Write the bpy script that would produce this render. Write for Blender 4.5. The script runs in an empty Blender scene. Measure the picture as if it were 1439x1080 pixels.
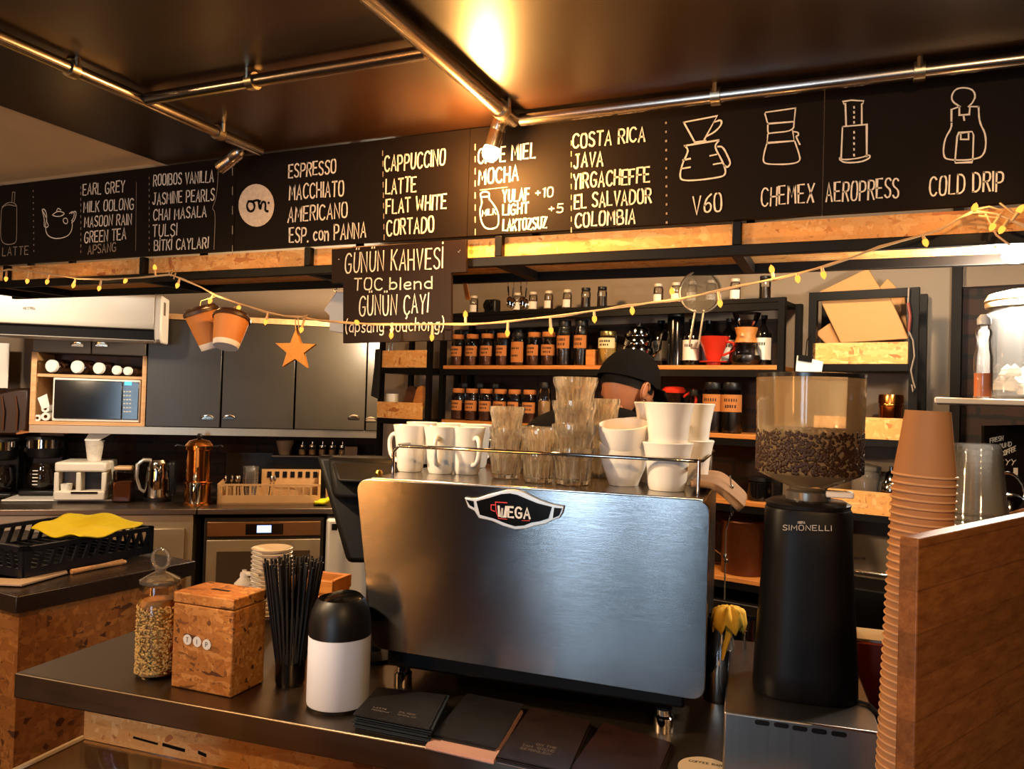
import bpy, bmesh, math, random
from mathutils import Vector, Matrix
random.seed(7)
sc = bpy.context.scene
COL = sc.collection
PI = math.pi
# ------------------------------------------------------------------ camera
F, CX, CY = 1109.0, 719.5, 540.0
EYE = Vector((0, 0, 1.62))
cy_ = Vector((476.5, -34, -F)).normalized()
cx_ = Vector((2583.5, -55, F)); cx_ = (cx_ - cy_ * cx_.dot(cy_)).normalized()
cz_ = cx_.cross(cy_)
ROT = Matrix((cx_, cy_, cz_))
cam = bpy.data.cameras.new('camera'); camo = bpy.data.objects.new('camera', cam); COL.objects.link(camo)
camo.matrix_world = Matrix.Translation(EYE) @ ROT.to_4x4()
cam.sensor_width = 36; cam.lens = 36 * F / 1439; cam.clip_start = 0.02
sc.camera = camo
# ------------------------------------------------------------------ world, exposure
w = bpy.data.worlds.new('world'); sc.world = w; w.use_nodes = True
w.node_tree.nodes['Background'].inputs[0].default_value = (0.55, 0.7, 1, 1)
w.node_tree.nodes['Background'].inputs[1].default_value = 0.006
sc.view_settings.view_transform = 'Standard'; sc.view_settings.look = 'None'
sc.view_settings.exposure = 0.2; sc.view_settings.gamma = 1
sc.cycles.use_denoising = True
sc.cycles.max_bounces = 10; sc.cycles.transparent_max_bounces = 24; sc.cycles.transmission_bounces = 10
sc.cycles.sample_clamp_indirect = 4
sc.cycles.caustics_reflective = False; sc.cycles.caustics_refractive = True
def lamp(name, kind, loc, power, col, size=.05, rot=None, to=None, **kw):
    l = bpy.data.lights.new(name, kind); o = bpy.data.objects.new(name, l); COL.objects.link(o)
    l.energy = power; l.color = col; o.location = loc
    if kind == 'AREA':
        l.shape = 'RECTANGLE'; l.size = size[0]; l.size_y = size[1]
    else: l.shadow_soft_size = size
    if to is not None: o.rotation_euler = (Vector(to) - Vector(loc)).to_track_quat('-Z', 'Y').to_euler()
    for k, v in kw.items(): setattr(l, k, v)
    return o
WARM = (1, .6, .26); AMBER = (1, .5, .16); SOFT = (1, .74, .46)
DAY = (.66, .8, 1)
# daylight through the two tall panes of the street door behind the camera
lamp('daylight_pane', 'AREA', (-1.12, -3.02, 1.25), 46, (.58, .78, 1), (.52, 1.9), to=(-1.12, 0, 1.25))
lamp('daylight_pane', 'AREA', (-.465, -3.02, 1.25), 26, (.58, .78, 1), (.24, 1.9), to=(-.465, 0, 1.25))
lamp('side_fill', 'POINT', (-3.35, .9, 1.75), 11, SOFT, .06)  # unseen fill light added to brighten the beige ceiling
lamp('unseen_spot', 'SPOT', (-3.55, 2.45, 2.25), 22, (1, .86, .68), .04, to=(-4.1, 3.2, 1.98), spot_size=1.1, spot_blend=.7)  # added behind the board to brighten the air conditioner
# unseen warm strip added for the orange edge on the machine's back panel
lamp('panel_warm_strip', 'AREA', (-2.86, -2.8, 1.2), 26, (1, .38, .08), (.2, 1.3), to=(-2.4, 0, 1.2))
# unseen ceiling spots, some added only to brighten what they aim at
lamp('unseen_spot', 'SPOT', (-2.6, .2, 2.3), 90, WARM, .05, to=(-1.3, 1.5, 1.0), spot_size=1.5, spot_blend=.6)
lamp('unseen_spot', 'SPOT', (.5, -.1, 2.3), 60, WARM, .05, to=(-.3, 1.8, 1.5), spot_size=1.3, spot_blend=.6)
lamp('unseen_spot', 'SPOT', (-1.75, .55, 2.34), 150, SOFT, .04, to=(-.8, 1.75, 1.45), spot_size=.9, spot_blend=.6)
CORNER = True
lamp('unseen_spot', 'SPOT', (-4.15, 2.0, 2.34), 120, (1, .8, .58), .05, to=(-4.75, 3.2, 1.1), spot_size=1.75, spot_blend=.7)
lamp('unseen_spot', 'SPOT', (-2.9, 1.3, 2.3), 60, WARM, .05, to=(-2.6, 2.2, .9), spot_size=1.2, spot_blend=.8)  # added to brighten the crate and its yellow cloth
lamp('unseen_spot', 'SPOT', (-1.2, 2.45, 2.36), 60, WARM, .05, to=(-1.3, 3.4, 1.6), spot_size=2.4, spot_blend=.7)
lamp('unseen_spot', 'SPOT', (-.15, 2.42, 2.36), 50, SOFT, .05, to=(-.1, 3.1, 1.5), spot_size=2.4, spot_blend=.7)  # added behind the board to keep the grey wall bright

# ------------------------------------------------------------------ pixel -> place
def ray(px, py): return ROT @ Vector(((px - CX) / F, -(py - CY) / F, -1))
def at(px, py, d): return EYE + ray(px, py) * d
def onz(px, py, z):
    r = ray(px, py); return EYE + r * ((z - EYE.z) / r.z)
def onY(px, py, Y):
    r = ray(px, py); return EYE + r * (Y / r.y)
class Plane:
    """vertical or tilted surface: origin o, u along, v up, n towards the viewer"""
    def __init__(s, o, u, v):
        s.o = Vector(o); s.u = Vector(u).normalized(); s.v = Vector(v).normalized(); s.n = s.u.cross(s.v).normalized()
    def off(s, d): return Plane(s.o + s.n * d, s.u, s.v)
    def hit(s, px, py):
        r = ray(px, py); return EYE + r * ((s.o - EYE).dot(s.n) / r.dot(s.n))
    def ab(s, px, py):
        q = s.hit(px, py) - s.o; return q.dot(s.u), q.dot(s.v)
    def pt(s, a, b, d=0): return s.o + s.u * a + s.v * b + s.n * d
    def yaw(s): return math.atan2(s.u.y, s.u.x)
def depth(p): return (Vector(p) - EYE).dot(-Vector((ROT[0][2], ROT[1][2], ROT[2][2])))
def yawdir(a): return Vector((math.cos(a), math.sin(a), 0))
Zv = Vector((0, 0, 1))
BOARD = Plane((0, 2.0, 2.077), (1, 0, 0), Zv)
YC = math.radians(5.2)                                   # bar counter direction
SFA = math.radians(-12); SFo = Vector((-.27, 3.126, 0))
SHELF = Plane(SFo, yawdir(SFA), Zv)                      # front of the jar shelves
LB0, LB1 = onz(0, 716, .9), onz(480, 714, .9)
LBo = Vector((LB0.x, LB0.y, 0)); LBA = math.atan2(LB1.y - LB0.y, LB1.x - LB0.x)
BACK = Plane(LBo, yawdir(LBA), Zv)                       # front of the back counter

# ------------------------------------------------------------------ materials
def lin(h):
    if not isinstance(h, str): return tuple(h)
    h = h.lstrip('#'); c = [int(h[i:i + 2], 16) / 255 for i in (0, 2, 4)]
    return tuple(x / 12.92 if x <= .04045 else ((x + .055) / 1.055) ** 2.4 for x in c)
def newmat(name):
    m = bpy.data.materials.new(name); m.use_nodes = True
    return m, m.node_tree, m.node_tree.nodes['Principled BSDF']
def coords(nt, scale=(1, 1, 1), kind='Object', rot=(0, 0, 0)):
    tc = nt.nodes.new('ShaderNodeTexCoord'); mp = nt.nodes.new('ShaderNodeMapping')
    mp.inputs['Scale'].default_value = scale; mp.inputs['Rotation'].default_value = rot
    nt.links.new(tc.outputs[kind], mp.inputs[0]); return mp.outputs[0]
def noise(nt, vec, scale, detail=4, rough=.6):
    n = nt.nodes.new('ShaderNodeTexNoise'); n.inputs['Scale'].default_value = scale
    n.inputs['Detail'].default_value = detail; n.inputs['Roughness'].default_value = rough
    if vec: nt.links.new(vec, n.inputs['Vector'])
    return n
def ramp(nt, fac, stops):
    r = nt.nodes.new('ShaderNodeValToRGB'); e = r.color_ramp.elements
    while len(e) < len(stops): e.new(.5)
    for el, (p, c) in zip(e, stops): el.position = p; el.color = (*lin(c), 1)
    nt.links.new(fac, r.inputs[0]); return r.outputs[0]
def mixc(nt, fac, a, b, mode='MIX'):
    m = nt.nodes.new('ShaderNodeMix'); m.data_type = 'RGBA'; m.blend_type = mode
    if isinstance(fac, (int, float)): m.inputs[0].default_value = fac
    else: nt.links.new(fac, m.inputs[0])
    for k, v in ((6, a), (7, b)):
        if isinstance(v, (tuple, str)): m.inputs[k].default_value = (*lin(v), 1)
        else: nt.links.new(v, m.inputs[k])
    return m.outputs[2]
def bump(nt, b, h, strength=.2, dist=.002):
    n = nt.nodes.new('ShaderNodeBump'); n.inputs['Strength'].default_value = strength; n.inputs['Distance'].default_value = dist
    nt.links.new(h, n.inputs['Height']); nt.links.new(n.outputs[0], b.inputs['Normal'])
MATS = {}
def P(name, col, rough=.5, metal=0, var=.15, scale=8, spec=.5, coat=0, emit=0, trans=0, sss=0, alpha=1):
    """plain procedural material: colour with a little noise variation in tint and gloss"""
    if name in MATS: return MATS[name]
    m, nt, b = newmat(name); c = lin(col)
    v = coords(nt); n = noise(nt, v, scale)
    nt.links.new(mixc(nt, n.outputs['Fac'], tuple(x * (1 - var) for x in c), tuple(min(1, x * (1 + var)) for x in c)), b.inputs['Base Color'])
    mr = nt.nodes.new('ShaderNodeMapRange'); mr.inputs['To Min'].default_value = max(.02, rough * .85); mr.inputs['To Max'].default_value = min(1, rough * 1.15)
    nt.links.new(n.outputs['Fac'], mr.inputs[0]); nt.links.new(mr.outputs[0], b.inputs['Roughness'])
    b.inputs['Metallic'].default_value = metal; b.inputs['Specular IOR Level'].default_value = spec
    b.inputs['Coat Weight'].default_value = coat; b.inputs['Transmission Weight'].default_value = trans
    if sss: b.inputs['Subsurface Weight'].default_value = sss; b.inputs['Subsurface Scale'].default_value = .01
    if emit: b.inputs['Emission Color'].default_value = (*c, 1); b.inputs['Emission Strength'].default_value = emit
    MATS[name] = m; return m
def osb(name, dark, mid, light, sc_=1.0, rough=.6):
    m, nt, b = newmat(name)
    base = coords(nt)
    wob = noise(nt, base, 9 * sc_, 2)
    outs = []
    for rot, st in (((0, 0, .5), (13, 62, 62)), ((.6, .9, 0), (62, 13, 62)), ((.3, -.6, .4), (62, 62, 13))):
        mp = nt.nodes.new('ShaderNodeMapping'); mp.inputs['Scale'].default_value = tuple(x * sc_ for x in st); mp.inputs['Rotation'].default_value = rot
        nt.links.new(mixc(nt, .035, base, wob.outputs['Color']), mp.inputs[0])
        vo = nt.nodes.new('ShaderNodeTexVoronoi'); vo.inputs['Scale'].default_value = 1.0
        nt.links.new(mp.outputs[0], vo.inputs['Vector'])
        sp = nt.nodes.new('ShaderNodeSeparateColor'); nt.links.new(vo.outputs['Color'], sp.inputs[0])
        outs.append(sp)
    c = [ramp(nt, o.outputs[0], ((0, dark), (.1, mid), (.5, mid), (1, light))) for o in outs]
    k1 = nt.nodes.new('ShaderNodeMath'); k1.operation = 'GREATER_THAN'; k1.inputs[1].default_value = .5; nt.links.new(outs[0].outputs[1], k1.inputs[0])
    k2 = nt.nodes.new('ShaderNodeMath'); k2.operation = 'GREATER_THAN'; k2.inputs[1].default_value = .5; nt.links.new(outs[1].outputs[1], k2.inputs[0])
    a = mixc(nt, k2.outputs[0], c[1], c[2]); a = mixc(nt, k1.outputs[0], c[0], a)
    g = noise(nt, coords(nt, (60, 60, 300)), 1.5, 5)
    a = mixc(nt, .35, a, mixc(nt, g.outputs['Fac'], dark, light), 'OVERLAY')
    fl = noise(nt, coords(nt, (22 * sc_, 110 * sc_, 60 * sc_), 'Object', (.3, .5, .9)), 1, 3, .7)
    fl2 = noise(nt, coords(nt, (90 * sc_, 20 * sc_, 70 * sc_), 'Object', (.8, -.4, .2)), 1, 3, .7)
    mx_ = nt.nodes.new('ShaderNodeMath'); mx_.operation = 'MAXIMUM'; nt.links.new(fl.outputs['Fac'], mx_.inputs[0]); nt.links.new(fl2.outputs['Fac'], mx_.inputs[1])
    a = mixc(nt, ramp(nt, mx_.outputs[0], ((.6, (0, 0, 0)), (.72, (.8, .8, .8)))), a, dark)
    nt.links.new(a, b.inputs['Base Color']); b.inputs['Roughness'].default_value = rough
    bump(nt, b, outs[0].outputs[0], .25, .001)
    MATS[name] = m; return m
def wood(name, dark, light, scale=6, stretch=(1, 12, 12), rough=.5, planks=None):
    m, nt, b = newmat(name)
    v = coords(nt, stretch); n = noise(nt, v, scale, 6, .65)
    n2 = noise(nt, coords(nt, tuple(x * 4 for x in stretch)), scale, 3)
    c = ramp(nt, n.outputs['Fac'], ((.3, dark), (.7, light)))
    c = mixc(nt, .3, c, mixc(nt, n2.outputs['Fac'], dark, light))
    if planks:
        br = nt.nodes.new('ShaderNodeTexBrick'); br.inputs['Scale'].default_value = 1
        br.inputs['Color1'].default_value = (.82, .82, .82, 1); br.inputs['Color2'].default_value = (1, 1, 1, 1); br.inputs['Mortar'].default_value = (.7, .7, .7, 1)
        br.inputs['Brick Width'].default_value = planks[0]; br.inputs['Row Height'].default_value = planks[1]; br.inputs['Mortar Size'].default_value = .0012
        nt.links.new(coords(nt, (1, 1, 1), 'Object', (PI / 2, 0, 0)), br.inputs['Vector'])
        c = mixc(nt, 1.0, c, br.outputs['Color'], 'MULTIPLY')
    nt.links.new(c, b.inputs['Base Color']); b.inputs['Roughness'].default_value = rough
    bump(nt, b, n.outputs['Fac'], .15, .001)
    MATS[name] = m; return m
def brushed(name, col, rough=.28, stretch=(4, 4, 400), strength=.06, aniso=0, dk=.8):
    m, nt, b = newmat(name); c = lin(col)
    v = coords(nt, stretch); n = noise(nt, v, 1.0, 6, .7)
    big = noise(nt, coords(nt), 3, 3)
    nt.links.new(mixc(nt, n.outputs['Fac'], tuple(x * dk for x in c), c), b.inputs['Base Color'])
    mr = nt.nodes.new('ShaderNodeMapRange'); mr.inputs['To Min'].default_value = rough * .7; mr.inputs['To Max'].default_value = rough * 1.35
    nt.links.new(mixc(nt, .5, n.outputs['Fac'], big.outputs['Fac']), mr.inputs[0]); nt.links.new(mr.outputs[0], b.inputs['Roughness'])
    b.inputs['Metallic'].default_value = 1
    if aniso:
        b.inputs['Anisotropic'].default_value = aniso; b.inputs['Anisotropic Rotation'].default_value = .25
        t = nt.nodes.new('ShaderNodeTangent'); t.direction_type = 'UV_MAP'; nt.links.new(t.outputs[0], b.inputs['Tangent'])
    bump(nt, b, n.outputs['Fac'], strength, .001)
    MATS[name] = m; return m
def thin_glass(name, tint=(1, 1, 1), rough=.02, refl=1.0):
    m, nt, b = newmat(name); nt.nodes.remove(b)
    t = nt.nodes.new('ShaderNodeBsdfTransparent'); t.inputs[0].default_value = (*tint, 1)
    g = nt.nodes.new('ShaderNodeBsdfGlossy'); g.inputs['Roughness'].default_value = rough; g.inputs[0].default_value = (refl, refl, refl, 1)
    fr = nt.nodes.new('ShaderNodeFresnel'); fr.inputs[0].default_value = 1.5
    n = noise(nt, coords(nt), 30); bp = nt.nodes.new('ShaderNodeBump'); bp.inputs['Strength'].default_value = .03
    nt.links.new(n.outputs['Fac'], bp.inputs['Height']); nt.links.new(bp.outputs[0], g.inputs['Normal'])
    mx = nt.nodes.new('ShaderNodeMixShader'); nt.links.new(fr.outputs[0], mx.inputs[0])
    nt.links.new(t.outputs[0], mx.inputs[1]); nt.links.new(g.outputs[0], mx.inputs[2])
    nt.links.new(mx.outputs[0], nt.nodes['Material Output'].inputs[0]); MATS[name] = m; return m
def frosted(name, tint, body, k, rough=.1, nsc=30, con=None):
    m, nt, b = newmat(name); nt.nodes.remove(b)
    t = nt.nodes.new('ShaderNodeBsdfTransparent'); t.inputs[0].default_value = (*tint, 1)
    d = nt.nodes.new('ShaderNodeBsdfDiffuse'); d.inputs[0].default_value = (*lin(body), 1)
    l = nt.nodes.new('ShaderNodeBsdfTranslucent'); l.inputs[0].default_value = (*lin(body), 1)
    dl = nt.nodes.new('ShaderNodeMixShader'); dl.inputs[0].default_value = .6; nt.links.new(d.outputs[0], dl.inputs[1]); nt.links.new(l.outputs[0], dl.inputs[2])
    a = nt.nodes.new('ShaderNodeMixShader'); n = noise(nt, coords(nt, (1, 1, .15 if not con else .04)), nsc)
    mr = nt.nodes.new('ShaderNodeMapRange'); mr.inputs['To Min'].default_value = k * .7; mr.inputs['To Max'].default_value = k * 1.3
    if con: mr.inputs['From Min'].default_value = .38; mr.inputs['From Max'].default_value = .62; mr.inputs['To Min'].default_value = k * (1 - con); mr.inputs['To Max'].default_value = min(1, k * (1 + con))
    nt.links.new(n.outputs['Fac'], mr.inputs[0]); nt.links.new(mr.outputs[0], a.inputs[0]); nt.links.new(t.outputs[0], a.inputs[1]); nt.links.new(dl.outputs[0], a.inputs[2])
    g = nt.nodes.new('ShaderNodeBsdfGlossy'); g.inputs['Roughness'].default_value = rough
    fr = nt.nodes.new('ShaderNodeFresnel'); fr.inputs[0].default_value = 1.5
    mx = nt.nodes.new('ShaderNodeMixShader'); nt.links.new(fr.outputs[0], mx.inputs[0]); nt.links.new(a.outputs[0], mx.inputs[1]); nt.links.new(g.outputs[0], mx.inputs[2])
    nt.links.new(mx.outputs[0], nt.nodes['Material Output'].inputs[0]); MATS[name] = m; return m
def brickmat(name, c1, c2, mortar, w=.21, h=.07):
    m, nt, b = newmat(name)
    br = nt.nodes.new('ShaderNodeTexBrick'); br.inputs['Scale'].default_value = 1
    for k, c in (('Color1', c1), ('Color2', c2), ('Mortar', mortar)): br.inputs[k].default_value = (*lin(c), 1)
    br.inputs['Brick Width'].default_value = w; br.inputs['Row Height'].default_value = h; br.inputs['Mortar Size'].default_value = .008
    wob = noise(nt, coords(nt), 12, 3)
    nt.links.new(mixc(nt, .03, coords(nt, (1, 1, 1), 'Object', (PI / 2, 0, 0)), wob.outputs['Color']), br.inputs['Vector'])
    n = noise(nt, coords(nt), 18, 6)
    nt.links.new(mixc(nt, .6, br.outputs['Color'], n.outputs['Color'], 'MULTIPLY'), b.inputs['Base Color'])
    b.inputs['Roughness'].default_value = .8; bump(nt, b, br.outputs['Fac'], -.5, .006); MATS[name] = m; return m
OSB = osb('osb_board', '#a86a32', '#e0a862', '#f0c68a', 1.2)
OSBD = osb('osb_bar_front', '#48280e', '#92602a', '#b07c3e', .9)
CORK = osb('osb_tip_box', '#54300e', '#b87a32', '#d4a058', 1.9)
WOODP = wood('wood_planks', '#6a3814', '#a86a34', 5, (3, 14, 14), .45, (.9, .055))
WOODL = wood('pale_wood', '#b9804a', '#dfb27c', 5)
WOODD = wood('dark_wood', '#3a1d0c', '#6a3a1a', 5)
ORANGEWOOD = wood('orange_wood', '#a05a20', '#d08a42', 5)
CEIL = P('ceiling_paint', '#28170b', .36, 0, .25, 5, .5)
CEILB = P('ceiling_beige', '#c4aa8a', .7)
BLACKB = P('chalkboard', '#140d09', .7, 0, .25, 6, .12)
BLK = P('black_steel', '#080605', .5, 0, .2, 8, .16)
BLKP = P('black_plastic', '#0e0c0d', .42, 0, .2, 8, .35)
BLKG = P('black_gloss', '#0b0a0a', .12, 0, .1, 8, .5)
GREYW = P('grey_wall_paint', '#877766', .85, 0, .06, 3)
STEEL = brushed('brushed_steel', '#a5a19c', .3)
STEELX = brushed('counter_steel', '#857565', .36, (3, 60, 60), .012)
PANEL = brushed('panel_steel', '#b4b4b6', .165, (24, 24, 460), .1, .94, .5)
CHROME = P('chrome', '#c9c6c2', .08, 1, .05)
COPPER = P('copper_steel', '#c9803e', .18, 1, .1)
WHITE = P('white_ceramic', '#ece4d8', .18, 0, .03, 5, .5, .3)
WPLAS = P('white_plastic', '#f0e8da', .4, 0, .04)
BINW = P('bin_white', '#dcdce6', .45, 0, .05)
PAPERW = P('white_paper', '#eee8de', .8, 0, .05)
KRAFT = P('kraft_paper', '#b5834e', .8, 0, .1, 14)
KRAFTD = P('kraft_cup', '#a8764c', .7, 0, .08, 14)
LIDB = P('dark_lid', '#3c2416', .45)
CHALK = P('chalk', '#e6ddd0', .9, 0, .25, 120)
CHALKG = P('chalk_faint', '#9a8c7c', .9, 0, .3, 120)
TUMB = frosted('tumbler_glass', (.98, .96, .92), '#fff0d2', .5, .03, 170, .95)  # cream body and vertical streaks paint a lit look and highlights into clear glass
_nt = TUMB.node_tree; _gl = _nt.nodes.new('ShaderNodeBsdfGlass'); _gl.inputs['Roughness'].default_value = 0.01; _gl.inputs['Color'].default_value = (1, .97, .92, 1)
_mx = _nt.nodes.new('ShaderNodeMixShader'); _mx.inputs[0].default_value = .68; _o = _nt.nodes['Material Output']; _src = _o.inputs[0].links[0].from_socket
_nt.links.new(_src, _mx.inputs[1]); _nt.links.new(_gl.outputs[0], _mx.inputs[2]); _nt.links.new(_mx.outputs[0], _o.inputs[0])
GLASS = P('thick_glass', '#fff8ee', .02, 0, 0, 5, .5, 0, 0, 1)
JARG = thin_glass('jar_glass', (.96, .95, .93))
CLEAR = frosted('clear_plastic', (.95, .95, .95), '#e8e4dc', .2, .06)
FJAR = frosted('overexposed_glass', (.97, .97, .97), '#fbfaf8', .2, .05)  # white body paints overexposure into the clear jar glass
BJAR = frosted('bottle_glass', (.97, .97, .97), '#f4f2f0', .16, .05)  # whitish body lightens the clear bottle as if brightly lit
BEAN = P('coffee_beans', '#24130a', .35, 0, .5, 150)
GRAN = P('granola', '#c58a4e', .7, 0, .55, 110)
SPICE = P('spice_brown', '#5a3014', .8, 0, .4, 90)
CORKL = P('cork_lid', '#a8642c', .8, 0, .3, 60)
REDP = P('red_plastic', '#c9301c', .3, 0, .08)
YEL = P('yellow_cloth', '#d8c400', .9, 0, .12, 30)
CABM = P('cabinet_olive', '#322a1e', .34, 0, .08, 4)
GOLD = P('glitter_gold', '#c98a3a', .45, .4, .5, 260)
SKIN = P('skin', '#9c6242', .5, 0, .12, 40, .4, 0, 0, 0, .1)
BRICK = brickmat('brick_dark', '#2e180e', '#3c2214', '#180f0a')
def emis(name, col, s):
    m, nt, b = newmat(name); nt.nodes.remove(b)
    e = nt.nodes.new('ShaderNodeEmission'); e.inputs[0].default_value = (*col, 1); e.inputs[1].default_value = s
    nt.links.new(e.outputs[0], nt.nodes['Material Output'].inputs[0]); MATS[name] = m; return m
BULB = emis('fairy_bulb', (1, .36, .045), 2.0)
BULBBIG = emis('spot_bulb', (1, .62, .25), 90)
DISP = emis('display_blue', (.3, .5, 1), 3)
DISPC = emis('display_cyan', (.1, .6, 1), 2)
# ------------------------------------------------------------------ mesh helpers
class MB:
    def __init__(s): s.v = []; s.f = []
    def add(s, vs, fs):
        n = len(s.v); s.v += [Vector(v) for v in vs]; s.f += [tuple(i + n for i in f) for f in fs]; return s
    def hexa(s, p):   # p: 4 bottom ccw, 4 top ccw
        return s.add(p, [(3, 2, 1, 0), (4, 5, 6, 7), (0, 1, 5, 4), (1, 2, 6, 5), (2, 3, 7, 6), (3, 0, 4, 7)])
    def box(s, c, d, M=None):
        x, y, z = d[0] / 2, d[1] / 2, d[2] / 2; c = Vector(c)
        p = [Vector(q) for q in ((-x, -y, -z), (x, -y, -z), (x, y, -z), (-x, y, -z), (-x, -y, z), (x, -y, z), (x, y, z), (-x, y, z))]
        return s.hexa([c + (M @ q if M else q) for q in p])
    def lathe(s, prof, c=(0, 0, 0), seg=24, M=None, flute=None):
        c = Vector(c); vs = []; fs = []; n = len(prof)
        for i in range(seg):
            a = 2 * PI * i / seg
            for r, z in prof:
                k = flute(a, z) if flute else 1
                q = Vector((r * k * math.cos(a), r * k * math.sin(a), z)); vs.append(c + (M @ q if M else q))
        for i in range(seg):
            j = (i + 1) % seg
            for k in range(n - 1):
                a, b, e, d = i * n + k, j * n + k, j * n + k + 1, i * n + k + 1
                fs.append((a, b, e, d))
        s.add(vs, fs)
        base = len(s.v) - len(vs)
        for k, rev in ((0, True), (n - 1, False)):   # close the ends that are open discs
            if prof[k][0] > 1e-6 and (abs(prof[0][0] - prof[-1][0]) > 1e-9 or abs(prof[0][1] - prof[-1][1]) > 1e-9) and not getattr(s, 'open', False):
                ring = [base + i * n + k for i in range(seg)]
                s.f.append(tuple(reversed(ring)) if rev else tuple(ring))
        return s
    def tube(s, pts, r, seg=8, closed=False):
        pts = [Vector(p) for p in pts]; n = len(pts); rings = []; up = None
        for i in range(n):
            a = pts[i - 1] if (i > 0 or closed) else pts[i]; b = pts[(i + 1) % n] if (i < n - 1 or closed) else pts[i]
            t = (b - a).normalized()
            if up is None: up = t.orthogonal().normalized()
            up = (up - t * up.dot(t)); up = up.normalized() if up.length > 1e-6 else t.orthogonal().normalized()
            bi = t.cross(up); rr = r[i] if isinstance(r, (list, tuple)) else r
            rings.append([pts[i] + (up * math.cos(2 * PI * k / seg) + bi * math.sin(2 * PI * k / seg)) * rr for k in range(seg)])
        vs = [v for rg in rings for v in rg]; fs = []
        for i in range(n if closed else n - 1):
            j = (i + 1) % n
            for k in range(seg):
                l = (k + 1) % seg; fs.append((i * seg + k, i * seg + l, j * seg + l, j * seg + k))
        if not closed: fs += [tuple(reversed(range(seg))), tuple(range((n - 1) * seg, n * seg))]
        return s.add(vs, fs)
    def ball(s, c, r, sc3=(1, 1, 1), seg=16, rings=10, M=None):
        pr = [(max(0, math.sin(PI * k / rings)) , -math.cos(PI * k / rings)) for k in range(rings + 1)]
        c = Vector(c); vs = [];
        for i in range(seg):
            a = 2 * PI * i / seg
            for rr, z in pr:
                q = Vector((rr * math.cos(a) * r * sc3[0], rr * math.sin(a) * r * sc3[1], z * r * sc3[2])); vs.append(c + (M @ q if M else q))
        n = rings + 1; fs = []
        for i in range(seg):
            j = (i + 1) % seg
            for k in range(rings): fs.append((i * n + k, j * n + k, j * n + k + 1, i * n + k + 1))
        return s.add(vs, fs)
    def prism(s, poly, pl, d0, d1):
        """polygon (a,b) on a Plane, from offset d0 to d1 along its normal"""
        n = len(poly); vs = [pl.pt(a, b, d0) for a, b in poly] + [pl.pt(a, b, d1) for a, b in poly]
        fs = [tuple(reversed(range(n))), tuple(range(n, 2 * n))] + [(i, (i + 1) % n, n + (i + 1) % n, n + i) for i in range(n)]
        return s.add(vs, fs)
    def ribbon(s, pts, wd, pl, off):
        pts = [Vector(p) for p in pts]
        if len(pts) < 2: return s
        e0 = (pts[1] - pts[0]); e1 = (pts[-1] - pts[-2])
        if e0.length > 1e-9: pts[0] = pts[0] - e0.normalized() * wd * .4
        if e1.length > 1e-9: pts[-1] = pts[-1] + e1.normalized() * wd * .4
        vs = []
        for i, p in enumerate(pts):
            a = pts[max(0, i - 1)]; b = pts[min(len(pts) - 1, i + 1)]; t = b - a
            t = t.normalized() if t.length > 1e-9 else Vector((1, 0)); nn = Vector((-t.y, t.x)); k = 1
            if 0 < i < len(pts) - 1:
                t1 = (p - a); t1 = t1.normalized() if t1.length > 1e-9 else t; cs = abs(t.dot(t1)); k = min(1.6, 1 / max(.5, cs))
            h = wd / 2 * k * random.uniform(.85, 1.15)
            for sgn in (1, -1):
                q = p + nn * h * sgn; vs.append(pl.pt(q.x, q.y, off))
        return s.add(vs, [(2 * i, 2 * i + 1, 2 * i + 3, 2 * i + 2) for i in range(len(pts) - 1)])
    def build(s, name, mat, parent=None, smooth=40, bevel=0, world=False, sub=0, uv=False):
        me = bpy.data.meshes.new(name); vs = s.v
        if world and parent is not None:
            r = parent
            while r.parent: r = r.parent
            I = (Matrix.Translation(r.location) @ r.rotation_euler.to_matrix().to_4x4()).inverted(); vs = [I @ v for v in vs]
        me.from_pydata(vs, [], s.f); me.update()
        bm = bmesh.new(); bm.from_mesh(me); bmesh.ops.remove_doubles(bm, verts=bm.verts, dist=1e-6)
        if not uv: bmesh.ops.recalc_face_normals(bm, faces=bm.faces)
        bm.to_mesh(me); bm.free()
        if smooth:
            me.polygons.foreach_set('use_smooth', [True] * len(me.polygons)); me.set_sharp_from_angle(angle=math.radians(smooth))
        me.materials.append(mat)
        o = bpy.data.objects.new(name, me); COL.objects.link(o)
        if parent is not None: o.parent = parent
        if bevel:
            bv = o.modifiers.new('bevel', 'BEVEL'); bv.width = bevel; bv.segments = 2; bv.limit_method = 'ANGLE'; bv.angle_limit = math.radians(50)
        if sub:
            sd = o.modifiers.new('sub', 'SUBSURF'); sd.levels = sub; sd.render_levels = sub
        return o
def tag(o, label, cat, group=None, kind=None):
    o['label'] = label; o['category'] = cat
    if group: o['group'] = group
    if kind: o['kind'] = kind
    return o
def thing(name, label, cat, loc=(0, 0, 0), rz=0, group=None):
    o = bpy.data.objects.new(name, None); COL.objects.link(o); o.empty_display_size = .05
    o.location = loc; o.rotation_euler = (0, 0, rz); return tag(o, label, cat, group)
def solo(name, mb, mat, label, cat, group=None, **kw):
    """a thing that is one mesh built in world coordinates; its origin goes to the base"""
    xs = [v.x for v in mb.v]; ys = [v.y for v in mb.v]; zs = [v.z for v in mb.v]
    o0 = Vector(((min(xs) + max(xs)) / 2, (min(ys) + max(ys)) / 2, min(zs)))
    mb.v = [v - o0 for v in mb.v]
    o = mb.build(name, mat, **kw); o.location = o0; return tag(o, label, cat, group)
def struct(name, mb, mat, **kw):
    o = mb.build(name, mat, **kw); o['kind'] = 'structure'; return o
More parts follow.
